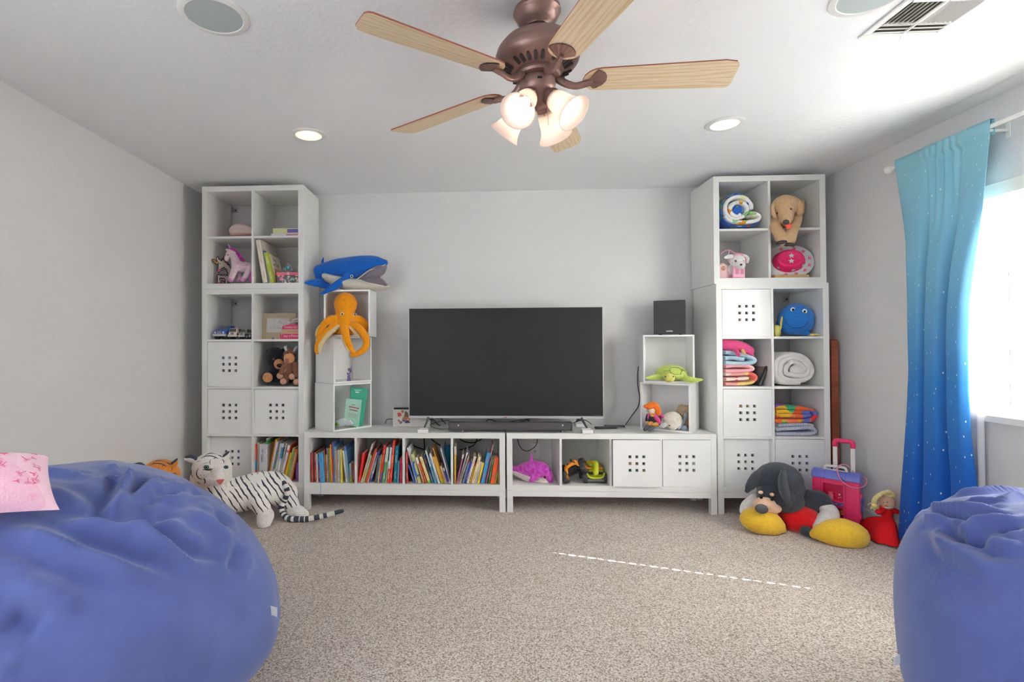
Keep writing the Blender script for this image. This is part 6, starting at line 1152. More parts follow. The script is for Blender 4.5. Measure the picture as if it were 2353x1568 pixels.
# colourful towel over a striped one
zc = RL[1, 1].z
CT = patch_mat('towel_bright', (240, 110, 50), [(244, 126, 90), (60, 170, 120), (126, 82, 176), (232, 184, 50), (226, 50, 60), (110, 120, 196)], 13)
STR = bpy.data.materials.new('towel_striped'); STR.use_nodes = True; N = STR.node_tree.nodes; L = STR.node_tree.links; tc = N.new('ShaderNodeTexCoord'); w = N.new('ShaderNodeTexWave'); w.inputs['Scale'].default_value = 44; w.inputs['Distortion'].default_value = 7; w.inputs['Detail'].default_value = 1; w.inputs['Detail Scale'].default_value = .35; L.new(tc.outputs['Object'], w.inputs['Vector'])
r = N.new('ShaderNodeValToRGB'); r.color_ramp.elements[0].position = .42; r.color_ramp.elements[1].position = .5; r.color_ramp.elements[0].color = lin((86, 100, 150)); r.color_ramp.elements[1].color = lin((228, 228, 230)); L.new(w.outputs['Fac'], r.inputs[0]); L.new(r.outputs[0], N['Principled BSDF'].inputs['Base Color']); N['Principled BSDF'].inputs['Roughness'].default_value = .95
def folded2(name, label, layers, mats, th):
    t = thing(name, label, 'towel', (at(1828, 1000, Y0).x, .17, min(at(u, v, Y0).z for u, v in layers[0])-th/2), group='folded blankets and towels in the cubbies')
    for i, (pp, m) in enumerate(zip(layers, mats)): spiral_roll('fold', path(pp, Y0), th, Y0+.004*i, .31, m, t, seg=60, wob=.008)
folded2('striped_towel', 'folded navy and white striped towel under the bright one', [[(1784, 998.4), (1820, 998.4), (1858, 998.2), (1875, 993), (1868, 984), (1840, 985), (1800, 987), (1784, 988.5)], [(1790, 978.5), (1820, 977), (1850, 976.5), (1872, 980)]], [STR, STR], .031)
folded2('bright_towel', 'folded multicoloured towel on top of the striped one', [[(1784, 968), (1810, 970), (1845, 968), (1868, 965), (1877, 954), (1866, 944), (1830, 939), (1800, 936), (1784, 936)], [(1786, 957), (1815, 956), (1845, 958), (1866, 955)], [(1786, 947), (1815, 947), (1845, 948), (1862, 949)]], [CT, CT, CT], .033)
# two brown boards leaning in the gap beside the tower
WB_ = wood_mat('rust_brown_board', (160, 86, 60), (146, 76, 52), (210, 190, 180))
for (x0, x1, y0, y1, zt, lb) in ((2.289, 2.316, .14, .4, at(1905, 730, .14).z, 'tall narrow rust-brown board standing beside the right tower, rear one'), (2.319, 2.368, .1, .36, at(1917, 780, .1).z, 'shorter wide rust-brown board standing in the gap by the right tower')):
    g = G(); prism(g, [(y0, .0008), (y1, .0008), (y1, zt), (y0+.012, zt), (y0, zt-.012)], x0, x1, frame_m((0, 0, 0), (0, 1, 0), (0, 0, 1), (1, 0, 0))); tag(mk('wooden_board', g, WB_, bev=.002), lb, 'board', 'rust-brown boards beside the right tower')
# ---------------------------------------------------------------- curtain rod, curtain, sheer
RX, RZ = 2.318, 2.262
t = thing('curtain_rod', 'white round curtain rod with ball finial above the window', 'curtain rod', (RX, -1.7, RZ))
g = G(); tube(g, [(RX, -.475, RZ), (RX, -2.95, RZ)], .0105, 14); mk('rod', g, TRIMM, t, smooth=.6)
for y, sg in ((-.475, 1), (-2.95, -1)): g = G(); lathe(g, [(.0, 0), (.013, 0), (.0135, .006), (.009, .01), (.012, .014), (.021, .025), (.0245, .038), (.022, .051), (.013, .061), (.0, .064)], 20, frame_m((RX, y-sg*.004, RZ), (1, 0, 0), (0, 0, 1), (0, sg, 0))); mk('finial', g, TRIMM, t, smooth=True)
for y in (-.52, -1.072, -2.9): g = G(); box(g, (XR-.006, y-.012, RZ-.055), (XR-.0005, y+.012, RZ+.02)); box(g, (RX-.006, y-.008, RZ-.024), (XR-.006, y+.008, RZ-.012)); mk('rod_bracket', g, TRIMM, t, bev=.002)
def prof(pts):
    a = sorted((lambda p: (p.z, p.y))(onx(u, v, RX)) for u, v in pts); zz = [q[0] for q in a]; yy = [q[1] for q in a]
    return lambda z: float(np.interp(z, zz, yy))
cL = prof([(2062, 375), (2085, 560), (2092, 700), (2095, 850), (2090, 950), (2083, 1050), (2075, 1130), (2069, 1215)]); cR = prof([(2281, 292), (2262, 480), (2243, 600), (2228, 700), (2224, 800), (2226, 900), (2233, 1000), (2243, 1080), (2249, 1140)])
def curtain_mat():
    m = bpy.data.materials.new('ombre_curtain'); m.use_nodes = True; N = m.node_tree.nodes; L = m.node_tree.links; b = N['Principled BSDF']; b.inputs['Roughness'].default_value = .8; b.inputs['Sheen Weight'].default_value = .15; b.inputs['Specular IOR Level'].default_value = .2
    at_ = N.new('ShaderNodeAttribute'); at_.attribute_name = 'cloth'; sp = N.new('ShaderNodeSeparateXYZ'); L.new(at_.outputs['Vector'], sp.inputs[0])
    r = N.new('ShaderNodeValToRGB'); e = r.color_ramp.elements; e[0].color = lin((20, 78, 176)); e[1].color = lin((150, 206, 220)); e[1].position = .98
    for p, c in ((.2, (34, 104, 200)), (.42, (62, 140, 208)), (.66, (122, 184, 216))): x = e.new(p); x.color = lin(c)
    L.new(sp.outputs['Y'], r.inputs[0])
    mp = N.new('ShaderNodeMapping'); mp.inputs['Scale'].default_value = (7, 11, 1); L.new(at_.outputs['Vector'], mp.inputs['Vector'])
    v = N.new('ShaderNodeTexVoronoi'); v.inputs['Scale'].default_value = 1.25; v.voronoi_dimensions = '2D'; v.inputs['Randomness'].default_value = 1; L.new(mp.outputs[0], v.inputs['Vector'])
    lt = N.new('ShaderNodeMath'); lt.operation = 'LESS_THAN'; lt.inputs[1].default_value = .034; L.new(v.outputs['Distance'], lt.inputs[0])
    mx = N.new('ShaderNodeMixRGB'); mx.inputs[2].default_value = lin((238, 242, 240)); L.new(lt.outputs[0], mx.inputs[0]); L.new(r.outputs[0], mx.inputs[1]); L.new(mx.outputs[0], b.inputs['Base Color'])
    n = N.new('ShaderNodeTexNoise'); n.inputs['Scale'].default_value = 5; n.inputs['Detail'].default_value = 3; tc = N.new('ShaderNodeTexCoord'); L.new(tc.outputs['Object'], n.inputs['Vector']); bp = N.new('ShaderNodeBump'); bp.inputs['Strength'].default_value = .25; bp.inputs['Distance'].default_value = .03; L.new(n.outputs[0], bp.inputs['Height']); L.new(bp.outputs[0], b.inputs['Normal'])
    t_ = N.new('ShaderNodeBsdfTranslucent'); L.new(mx.outputs[0], t_.inputs[0]); ms = N.new('ShaderNodeMixShader'); ms.inputs[0].default_value = .12; L.new(b.outputs[0], ms.inputs[1]); L.new(t_.outputs[0], ms.inputs[2]); L.new(ms.outputs[0], N['Material Output'].inputs['Surface']); return m
def sm(a, b, x): x = min(1, max(0, (x-a)/(b-a))); return x*x*(3-2*x)
def fold_x(s, z):
    w = sm(2.15, 1.5, z)
    big = 0
    for c, wd, dp in ((.16, .17, .1), (.5, .135, .105), (.85, .17, .095)): big += dp*math.exp(-((s-c)/wd)**6)
    gat = .014*math.sin(s*75)*math.exp(-((s-.52)/.16)**4)*sm(1.75, 2.2, z)
    top = .012*math.sin(s*6.2+.6)
    return -(w*(big-.062)+(1-w)*top)+gat
def cur(a, b):
    z = .035+2.262*b; s = a+.02*math.sin(a*2*PI*2)*sm(2.2, 1.4, z)
    y = cL(z)+(cR(z)-cL(z))*s; x = RX-.004+fold_x(a, z)*(1 if z < 2.2 else max(.25, 1-(z-2.2)*11))
    if z > 2.225: x = RX-.0135-.004*math.sin(a*90)*math.exp(-((a-.52)/.2)**4)
    x += .004*noise.noise((y*6, z*3, .3))
    return V((x, y, z))
g = G(); nu, nv = 181, 110; grid(g, nu, nv, cur)
t = thing('curtain', 'blue ombre curtain with tiny white stars gathered beside the window', 'curtain', (RX, -.8, .035)); cm_ = curtain_mat()
o = mk('curtain_panel', g, cm_, t, smooth=True); at_ = o.data.attributes.new('cloth', 'FLOAT_VECTOR', 'POINT')
at_.data.foreach_set('vector', [w for j in range(nv) for i in range(nu) for w in (i/(nu-1)*1.4, j/(nv-1), 0)]); md = o.modifiers.new('s', 'SOLIDIFY'); md.thickness = .002; md.offset = -1
g = G(); grid(g, 61, 8, lambda a, b: V((RX+.0125-.002*math.sin(a*90), cL(2.26)+(cR(2.26)-cL(2.26))*a, 2.222+.074*b))); grid(g, 61, 4, lambda a, b: V((RX-.0135+.026*b, cL(2.26)+(cR(2.26)-cL(2.26))*a, 2.297)))
o = mk('rod_pocket', g, mat('curtain_header_blue', (146, 202, 216), .85), t, smooth=.8)
g = G(); tube(g, [cur(i/60, (2.2-.035)/2.262)+V((-.0015, 0, 0)) for i in range(61)], .0016, 5); mk('hem_stitch_line', g, mat('curtain_header_blue', (146, 202, 216), .85), t)
SYR = -.8-onx(2258, 900, 2.366).y
SHEER = mat('sheer_white', (242, 243, 245), .8, transl=.45)
g = G(); grid(g, 50, 30, lambda a, b: V((2.366+.01*math.sin(a*26+b), -.8-(SYR-.01*b)*a, .05+2.2*b)))
o = tag(mk('sheer_curtain', g, SHEER, smooth=True), 'white sheer curtain panel hanging between the blue curtain and the blinds', 'curtain'); md = o.modifiers.new('s', 'SOLIDIFY'); md.thickness = .0015
# ---------------------------------------------------------------- bean bags and pillow
def suede(name, c, c2):
    m = mat(name, c, .85, bump=(420, .25, 3), spec=.15, sheen=.3, var=(5, c2, .35, .72)); return m
SUE = suede('blue_suede', (82, 96, 154), (94, 108, 168))
def hit(bv, u, v, off=0): p = bv.ray_cast(CAM, ray(u, v).normalized())[0]; return None if p is None else p-ray(u, v).normalized()*off
def bag(name, label, cx, cy, rx, ry, h, n, zm, tx, ty, seed, creases):
    """a squashed sack; creases are photo polylines (height, width) laid onto its surface as folds"""
    nu, nv = 420, 230
    a = np.arange(nu)/nu*2*PI; x = (.012+.976*np.arange(nv)/(nv-1)-.5)*PI
    c = np.abs(np.cos(x))**(2/n); s = np.sign(np.sin(x))*np.abs(np.sin(x))**(2/n); z = h*zm+np.where(s > 0, s*h*(1-zm), s*h*zm)
    Pt = np.stack([cx+rx*c[:, None]*np.cos(a)[None]+tx*(z/h)[:, None], cy+ry*c[:, None]*np.sin(a)[None]+ty*(z/h)[:, None], np.repeat(z[:, None], nu, 1)], -1)
    du = np.roll(Pt, -1, 1)-np.roll(Pt, 1, 1); dv = np.gradient(Pt, axis=0); Nn = np.cross(du, dv); Nn /= np.linalg.norm(Nn, axis=-1, keepdims=True)+1e-12
    flat = Pt.reshape(-1, 3); idx = np.arange(nu*nv).reshape(nv, nu); F = [(int(idx[j, i]), int(idx[j, (i+1) % nu]), int(idx[j+1, (i+1) % nu]), int(idx[j+1, i])) for j in range(nv-1) for i in range(nu)]
    bv = BVHTree.FromPolygons([tuple(v) for v in flat], F); D = np.zeros(len(flat))
    for am, wd, pts in creases:
        Q = [hit(bv, u, v) for u, v in pts]; Q = [np.array(q) for q in Q if q is not None]
        if len(Q) < 2: continue
        S = np.array(spline(Q, len(Q)*6)); t_ = np.linspace(0, 1, len(S)); env = np.clip(np.minimum(t_, 1-t_)*4, 0.12, 1)
        lo, hi = S.min(0)-wd*3, S.max(0)+wd*3; m = np.where(((flat > lo) & (flat < hi)).all(1))[0]
        d = np.linalg.norm(flat[m][:, None]-S[None], axis=-1); k = d.argmin(1); dm = d[np.arange(len(m)), k]
        D[m] += 1.5*am*env[k]*(np.exp(-(dm/wd)**2)*1.0-.35*np.exp(-((dm-wd*1.9)/wd)**2))
    for q in range(len(flat)):
        p = V(flat[q]); f_ = sm(0, .3, p.z/h)
        D[q] += noise.noise(p*2.1+V((seed, 0, 0)))*.028*f_+(.5-abs(noise.noise(V((p.x*3.2-p.y*2.4, p.x*1.1+p.y*1.3, p.z*2.2+seed)))))*.02*f_+noise.noise(V((p.x*9, p.y*9, p.z*5+seed)))*.0045*f_
    R_ = flat+Nn.reshape(-1, 3)*D[:, None]; R_[:, 2] = np.maximum(R_[:, 2], .002)
    g = G(); g.v = [V(v) for v in R_]; g.f = F+[tuple(range(nu))[::-1], tuple(int(i) for i in idx[-1])]; g.m = [0]*len(g.f)
    t = thing(name, label, 'bean bag', (cx, cy, 0), group='large blue suede bean bags'); o = mk('cover', g, SUE, t, smooth=True); return t, o, g
from mathutils.bvhtree import BVHTree
t1, o1, g1 = bag('bean_bag', 'huge blue suede bean bag with the pink pillow on it', -1.649, -2.078, .746, .632, .785, 2.38, .327, -.032, -.114, 2.3, [
 (.026, .03, [(108, 1198), (192, 1214), (300, 1225), (336, 1250), (384, 1270), (450, 1294)]), (.016, .026, [(0, 1216), (90, 1234), (180, 1282), (270, 1318), (336, 1348)]), (.013, .022, [(60, 1228), (180, 1266), (288, 1308), (420, 1354)]), (.014, .035, [(0, 1330), (108, 1366), (200, 1412)]),
 (.02, .022, [(258, 1190), (296, 1152), (336, 1128), (372, 1106)]), (.022, .022, [(226, 1206), (250, 1168), (284, 1122), (314, 1088)]), (.016, .02, [(352, 1142), (404, 1122), (450, 1118)]), (.015, .02, [(336, 1146), (396, 1156), (416, 1138), (436, 1126)]), (.014, .018, [(248, 1112), (264, 1096), (250, 1076)]), (.012, .02, [(60, 1102), (130, 1096), (210, 1108)]), (.012, .025, [(96, 1130), (170, 1160), (214, 1196)]),
 (-.022, .024, [(180, 1184), (264, 1207), (330, 1212), (384, 1248), (456, 1280), (510, 1268)]), (-.018, .018, [(222, 1200), (238, 1172), (262, 1126), (258, 1088)]), (-.02, .026, [(308, 1174), (342, 1192), (412, 1184)]), (-.014, .02, [(498, 1176), (500, 1232)]), (-.018, .024, [(538, 1262), (516, 1322)]), (-.016, .04, [(0, 1420), (100, 1448)]), (-.012, .02, [(280, 1160), (310, 1128), (330, 1096)]), (-.012, .02, [(380, 1150), (420, 1136), (470, 1140)]), (.012, .03, [(420, 1180), (480, 1220), (520, 1250)]), (.01, .05, [(300, 1420), (420, 1450), (520, 1500)])])
bv1 = BVHTree.FromPolygons([tuple(v) for v in g1.v], g1.f)
t2, o2, g2 = bag('bean_bag', 'blue suede bean bag with a wrinkled top in front of the curtain', 1.522, -2.301, .51, .431, .73, 3.3, .381, .059, .099, 9.1, [
 (.024, .024, [(2155, 1222), (2174, 1254), (2212, 1274), (2249, 1295), (2282, 1310), (2353, 1308)]), (.016, .014, [(2215, 1246), (2237, 1229), (2274, 1211), (2353, 1201)]), (.013, .013, [(2200, 1231), (2230, 1216), (2268, 1203)]), (.014, .014, [(2136, 1174), (2187, 1172), (2249, 1176), (2312, 1188)]), (.012, .014, [(2143, 1156), (2193, 1146), (2255, 1137), (2353, 1127)]), (.01, .012, [(2146, 1165), (2218, 1161), (2311, 1157)]), (.014, .018, [(2094, 1192), (2131, 1195), (2176, 1200)]),
 (.014, .015, [(2262, 1248), (2300, 1256), (2330, 1264), (2353, 1258)]), (.012, .013, [(2300, 1166), (2328, 1146), (2353, 1142)]), (-.02, .016, [(2166, 1208), (2187, 1228), (2212, 1246)]), (-.014, .015, [(2156, 1181), (2249, 1196), (2311, 1198)]), (-.016, .014, [(2222, 1243), (2262, 1249)]), (-.012, .014, [(2290, 1225), (2353, 1220)]), (-.012, .016, [(2130, 1186), (2150, 1164)]), (-.014, .04, [(2150, 1330), (2260, 1400), (2353, 1450)]), (.01, .05, [(2130, 1290), (2240, 1370), (2353, 1420)])])
bv2 = BVHTree.FromPolygons([tuple(v) for v in g2.v], g2.f)
for par, bvg, (u, v), sx in ((t1, g1, (631, 1404), 1), (t2, g2, (2060, 1515), -1)):
    bv = bv1 if sx > 0 else bv2; p = hit(bv, u-sx*8, v) or hit(bv, u-sx*25, v); d = V((sx, -.1, -.25 if sx > 0 else -.5)).normalized(); g = G(); e = V((0, .012, .0)) if sx > 0 else V((.0, -.02, 0)); zz = V((0, 0, .014))
    q = [p-d*.02-zz, p-d*.02+zz, p+d*.022+zz*.9+V((0, 0, .004)), p+d*.022-zz*.9]; nn = V((0, -.0012, 0)); g.add(q+[x+nn for x in q], [(0, 1, 2, 3), (4, 7, 6, 5), (0, 4, 5, 1), (1, 5, 6, 2), (2, 6, 7, 3), (3, 7, 4, 0)]); mk('care_tag', g, mat('tag_white', (236, 236, 234), .6), par)
# pink pillow with dragonflies
PPM = patch_mat('pillow_pink', (240, 196, 214), [(244, 204, 220), (240, 190, 212), (246, 208, 222)], 3, .3, .6)
c0, c1 = hit(bv1, 136, 1188, .03), hit(bv1, 2, 1200, .035); tl, tr_ = c1+V((-.02, .14, .155)), c0+V((-.115, .1, .125)); dl = (c1-c0).normalized(); c1 = c0+dl*.4; tl = tr_+dl*.36
nz = (c1-c0).cross(tl-c0).normalized(); nz = nz if nz.y < 0 else -nz
def pil(a, b, sg):
    x = a*2-1; y = b*2-1; xs = x*(1-.05*(1-abs(y)**2.2)*abs(x)**3)*.5+.5; ys = y*(1-.07*(1-abs(x)**2.2)*abs(y)**3)*.5+.5
    hgt = (max(0, 1-abs(x)**2.4)*max(0, 1-abs(y)**2.4))**.55*.075+.007*noise.noise((x*3, y*3, 5))*(1-max(abs(x), abs(y)))
    return (c0*(1-xs)+c1*xs)*(1-ys)+(tr_*(1-xs)+tl*xs)*ys+nz*(sg*hgt*(.25 if sg < 0 else 1)+.03)
g = G(); grid(g, 40, 28, lambda a, b: pil(a, b, 1)); grid(g, 40, 28, lambda a, b: pil(a, b, -1)); t = thing('pillow', 'pale pink pillow with small dragonflies lying on the huge bean bag', 'pillow', tuple(c0+dl*.2)); mk('pillow_case', g, PPM, t, smooth=True)
rnd = random.Random(11); DFM = [mat('dragonfly_pink', (226, 120, 170), .6), mat('dragonfly_rose', (236, 70, 130), .6), mat('dragonfly_pale', (236, 160, 190), .6)]
for i in range(26):
    a = .06+.5*rnd.random() if i < 20 else rnd.random()*.9; b = .1+.82*rnd.random(); e = .01; p = pil(a, b, 1); e1 = (pil(a+e, b, 1)-p).normalized(); e2 = (pil(a, b+e, 1)-p).normalized(); n_ = e1.cross(e2).normalized(); n_ = n_ if n_.dot(CAM-p) > 0 else -n_; e2 = n_.cross(e1); an = rnd.random()*6.28; c_, s_ = math.cos(an), math.sin(an); f1 = e1*c_+e2*s_; f2 = n_.cross(f1); M = frame_m(p+n_*.0006, f1, f2, n_); r = .008+.007*rnd.random(); g = G()
    prism(g, [(-r*.07, -r), (r*.07, -r), (r*.09, r*.5), (-r*.09, r*.5)], 0, .0008, M)
    for sg in (-1, 1):
        for w in (.1, .42): prism(g, [(0, r*(w-.04)), (sg*r*.55, r*(w+.02)), (sg*r*.85, r*(w+.16)), (sg*r*.5, r*(w+.15)), (0, r*(w+.05))], .0001, .0007, M)
    mk('printed_dragonfly', g, DFM[i % 3], t)
# ---------------------------------------------------------------- tigers
def stripe_mat(name, base, dark, rot, sc=9.5, th=.24):
    m = bpy.data.materials.new(name); m.use_nodes = True; N = m.node_tree.nodes; L = m.node_tree.links; b = N['Principled BSDF']; b.inputs['Roughness'].default_value = .95; b.inputs['Sheen Weight'].default_value = .2; b.inputs['Specular IOR Level'].default_value = .1
    tc = N.new('ShaderNodeTexCoord'); mp = N.new('ShaderNodeMapping'); mp.inputs['Rotation'].default_value = rot; L.new(tc.outputs['Object'], mp.inputs[0])
    w = N.new('ShaderNodeTexWave'); w.inputs['Scale'].default_value = sc; w.inputs['Distortion'].default_value = 2.6; w.inputs['Detail'].default_value = 2; w.inputs['Detail Scale'].default_value = 1.6; L.new(mp.outputs[0], w.inputs[0])
    n = N.new('ShaderNodeTexNoise'); n.inputs['Scale'].default_value = 11; n.inputs['Detail'].default_value = 2; L.new(tc.outputs['Object'], n.inputs[0])
    ml = N.new('ShaderNodeMath'); ml.operation = 'MULTIPLY_ADD'; ml.inputs[1].default_value = .9; L.new(n.outputs[0], ml.inputs[0]); L.new(w.outputs['Fac'], ml.inputs[2])
    r = N.new('ShaderNodeValToRGB'); e = r.color_ramp.elements; e[0].position = .52; e[0].color = lin(dark); e[1].position = .57; e[1].color = lin(base); L.new(ml.outputs[0], r.inputs[0]); L.new(r.outputs[0], b.inputs['Base Color'])
    n2 = N.new('ShaderNodeTexNoise'); n2.inputs['Scale'].default_value = 180; L.new(tc.outputs['Object'], n2.inputs[0]); bp = N.new('ShaderNodeBump'); bp.inputs['Strength'].default_value = .5; bp.inputs['Distance'].default_value = .008; L.new(n2.outputs[0], bp.inputs['Height']); L.new(bp.outputs[0], b.inputs['Normal']); return m
TWH = plush('tiger_white', (244, 240, 234), 190, .6); TST = mat('tiger_stripe_slate', (66, 74, 88), .95); TOR = plush('tiger_orange', (228, 142, 58), 190, .6); TWS = stripe_mat('tiger_white_striped', (244, 240, 234), (62, 70, 84), (0, math.radians(34), math.radians(-25)))
def tiger(name, label, dx, dv, Yo, fur, body_fur, full, eye_c):
    U = lambda u: u+dx; W = lambda v: v+dv
    t = thing(name, label, 'plush toy', (at(U(580), W(1190), Yo-.05).x, Yo, 0))
    def q(pts): return [(U(u), W(v), Yo+y, r) for u, v, y, r in pts]
    def b_(g):
        if not full:
            pt(g, q([(487, 1105, -.12, 30), (480, 1150, -.1, 42), (478, 1185, -.1, 46)]), 18); return
        pt(g, q([(520, 1142, -.1, 38), (560, 1134, -.06, 40), (600, 1124, -.02, 39), (632, 1124, .03, 38), (652, 1136, .07, 32)]), 18, seg=30)
        pt(g, q([(652, 1140, .05, 30), (668, 1158, .03, 20), (676, 1168, .0, 15)])); pt(g, q([(590, 1150, -.12, 22), (604, 1170, -.15, 19), (607, 1180, -.17, 17)])); pt(g, q([(500, 1110, -.13, 32), (512, 1135, -.12, 36)]))
    blob('body', b_, .007, body_fur, t)
    def b_(g): pe(g, U(487), W(1079), Yo-.16, 45, 40, 40); pe(g, U(462), W(1100), Yo-.16, 24, 24, 26); pe(g, U(515), W(1095), Yo-.15, 17, 22, 22); pe(g, U(501), W(1089), Yo-.26, 15, 16, 16); pe(g, U(493), W(1104), Yo-.26, 20, 13, 18); pe(g, U(504), W(1106), Yo-.265, 13, 11, 16)
    hd = blob('head', b_, .006, fur, t)
    for pts in ([(452, 1060, -.2, 7), (441, 1054, -.2, 8.5), (428, 1053, -.2, 5)], [(516, 1052, -.18, 8), (522, 1045, -.18, 6), (526, 1039, -.18, 2.5)]):
        blob('ear', lambda g: pt(g, q([(u, v+2.5, y, r) for u, v, y, r in pts]), flat=.8), .0045, fur, t); g = G(); pt(g, q([(u, v-r*.35, y-.002, r*.6) for u, v, y, r in pts]), 10); mk('ear_back', g, TST, t, smooth=True)
    for pe_, nm in () if not full else (([(610, 1186, -.17, 20), (607, 1200, -.19, 17)], 'front_paw'), ([(675, 1176, -.0, 18), (690, 1181, -.03, 17), (697, 1183, -.03, 13)], 'hind_paw')):
        pw = q(pe_); o = blob(nm, lambda g: pt(g, pw, 14, seg=8), .006, TWH if full else fur, t)
        zlo = min(v.co.z for v in o.data.vertices); 
        if zlo < .002:
            for v in o.data.vertices: v.co.z = max(v.co.z, .002)
    if not full: paws = 0
    # tail, ringed
    tp = [at(U(u), W(v), Yo+y) for u, v, y in ((644, 1100, .02), (654, 1114, -.03), (660, 1130, -.04), (655, 1148, -.04), (647, 1165, -.045), (650, 1180, -.06), (662, 1192, -.09), (682, 1195.5, -.1), (705, 1194, -.095), (735, 1188, -.08), (762, 1181, -.06), (786, 1175, -.045))]; 
    for p in tp[6:]: p.z = max(p.z, .021)
    if full: g = G(); tube(g, tp, [.015, .018, .0185, .019, .0195, .0195, .0195, .019, .0185, .018, .0165, .013], 12, m=lambda a, b: 1 if (b > .9 or any(abs(b-c) < w for c, w in ((.04, .012), (.1, .014), (.17, .016), (.25, .018), (.3, .01), (.37, .02), (.45, .012), (.5, .014), (.555, .014), (.62, .018), (.67, .015), (.705, .011), (.77, .015), (.83, .013)))) else 0, seg=110, round_end=True); mk('tail', g, [TWH if full else TOR, TST], t, smooth=True)
    # face
    for u, v, y, r in ((474, 1074, -.29, 4.2), (519.5, 1074, -.262, 3.6)):
        g = G(); pe(g, U(u), W(v), Yo+y, r*1.6, r*1.2, 2.5); mk('eye_rim', g, TST, t, smooth=True); g = G(); pe(g, U(u), W(v), Yo+y-.006, r, r, 3); mk('eye', g, mat('tiger_eye', eye_c, .1), t, smooth=True); g = G(); pe(g, U(u), W(v), Yo+y-.014, r*.5, r*.55, 1.6); mk('pupil', g, EYE, t, smooth=True)
    g = G(); c = at(U(505), W(1108), Yo-.335); s = kk(c); prism(g, [(-9*s, 4*s), (9*s, 5*s), (3*s, -4*s), (0, -6.5*s), (-3*s, -4*s)], -.02, .004, XZ(c)); mk('nose', g, mat('tiger_nose_pink', (226, 116, 106), .6), t, bev=.003)
    bv = BVHTree.FromPolygons([tuple(WM[t.name] @ v.co) for v in hd.data.vertices], [tuple(p.vertices) for p in hd.data.polygons])
    for pl, w in (([(470, 1048), (482, 1043), (498, 1044)], 1.6), ([(462, 1054), (474, 1049), (490, 1050), (500, 1054)], 1.6), ([(500, 1046), (508, 1050), (516, 1060)], 1.5), ([(484, 1057), (482, 1063), (484, 1068)], 1.5), ([(510, 1056), (514, 1061), (514, 1066)], 1.4), ([(491, 1056), (495, 1053), (502, 1055)], 1.4), ([(446, 1070), (440, 1085), (443, 1098)], 2.2), ([(456, 1076), (452, 1088), (456, 1098), (464, 1102)], 2.4), ([(466, 1080), (480, 1080), (489, 1078)], 2), ([(483, 1076), (485, 1086)], 1.6), ([(512, 1080), (516, 1086)], 1.8), ([(468, 1100), (472, 1106), (470, 1112)], 2), ([(454, 1108), (460, 1112)], 2.4), ([(452, 1062), (460, 1060)], 1.5), ([(468, 1066), (478, 1064)], 1.7), ([(460, 1092), (462, 1093)], 1.8), ([(468, 1092), (469, 1093)], 1.6), ([(464, 1097), (465, 1098)], 1.6), ([(482, 1118), (494, 1121), (506, 1119)], 1.5)):
        P = [hit(bv, U(u), W(v)) for u, v in pl]; P = [p for p in P if p]
        if len(P) > 1: g = G(); tube(g, P, [w*.45*kk(P[0])]+[w*kk(P[0])]*(len(P)-2)+[w*.45*kk(P[0])], 6, seg=len(P)*4, flat=.5); mk('face_stripe', g, TST, t, smooth=True)
    g = G()
    for i in range(12): p = hit(bv, U(482+(i % 4)*4), W(1106+(i//4)*4)); p and ell(g, p, .0016, 6, 4)
    o = mk('whisker_dots', g, TST, t); o['kind'] = 'stuff'
    return t
tiger('tiger_plush', 'white tiger plush with dark stripes lying beside the huge bean bag', 0, 0, -.17, TWH, TWS, True, (104, 156, 140))
tiger('tiger_plush', 'orange tiger plush, only its head showing behind the huge bean bag', -119, 17, -.5, TOR, stripe_mat('tiger_orange_striped', (228, 142, 58), (60, 56, 54), (0, math.radians(-38), 0)), False, (170, 130, 60))
# ---------------------------------------------------------------- big floor plush: a plain charcoal puppy in red and yellow
CH = plush('plush_charcoal', (70, 74, 82), 160, .6); TP = plush('plush_peach', (236, 194, 164)); RDP = plush('plush_red', (232, 28, 32)); YP = plush('plush_yellow', (238, 192, 60), 70, .35); CRM = plush('plush_cream_white', (228, 224, 218), 60, .4)
Yp = -.22; t = thing('puppy_plush', 'big floppy puppy plush in charcoal, red and yellow slumped on the carpet', 'plush toy', (at(1830, 1200, -.3).x, -.3, 0))
def b_(g): pe(g, 1789, 1107, Yp, 52, 44, 46); pe(g, 1815, 1120, Yp+.02, 30, 34, 34)
blob('head', b_, .008, CH, t)
blob('cheeks', lambda g: (pe(g, 1782, 1140, Yp-.05, 40, 32, 40, 10), pe(g, 1804, 1150, Yp-.04, 40, 28, 36, 0)), .008, CH, t)
blob('snout', lambda g: (pe(g, 1757, 1160, Yp-.14, 25, 17, 22), pe(g, 1772, 1168, Yp-.13, 22, 12, 20)), .007, TP, t)
for u, v in ((1748, 1132), (1774, 1137)): g = G(); pe(g, u, v, Yp-.168 if u > 1760 else Yp-.15, 5, 4, 5); mk('brow_spot', g, TP, t, smooth=True)
blob('ear', lambda g: pt(g, [(1756, 1085, Yp-.0, 12), (1738, 1098, Yp-.03, 16), (1724, 1117, Yp-.05, 14), (1718, 1127, Yp-.05, 8)], flat=.45), .006, CH, t); blob('ear', lambda g: pt(g, [(1800, 1088, Yp-.13, 16), (1799, 1108, Yp-.16, 25), (1803, 1130, Yp-.165, 27), (1810, 1150, Yp-.15, 18)], flat=.4), .006, CH, t)
blob('nose', lambda g: pe(g, 1750, 1170, Yp-.2, 15, 11, 9, 8), .005, mat('felt_nose_grey', (84, 82, 86), .8), t)
eye(t, 1749, 1143, Yp-.172, 4, EYE); eye(t, 1774, 1148, Yp-.19, 4, EYE)
def b_(g): pe(g, 1848, 1163, Yp+.02, 40, 26, 34); pt(g, [(1858, 1142, Yp-.0, 17), (1884, 1147, Yp-.04, 19), (1897, 1160, Yp-.06, 17)])
blob('torso', b_, .008, CH, t)
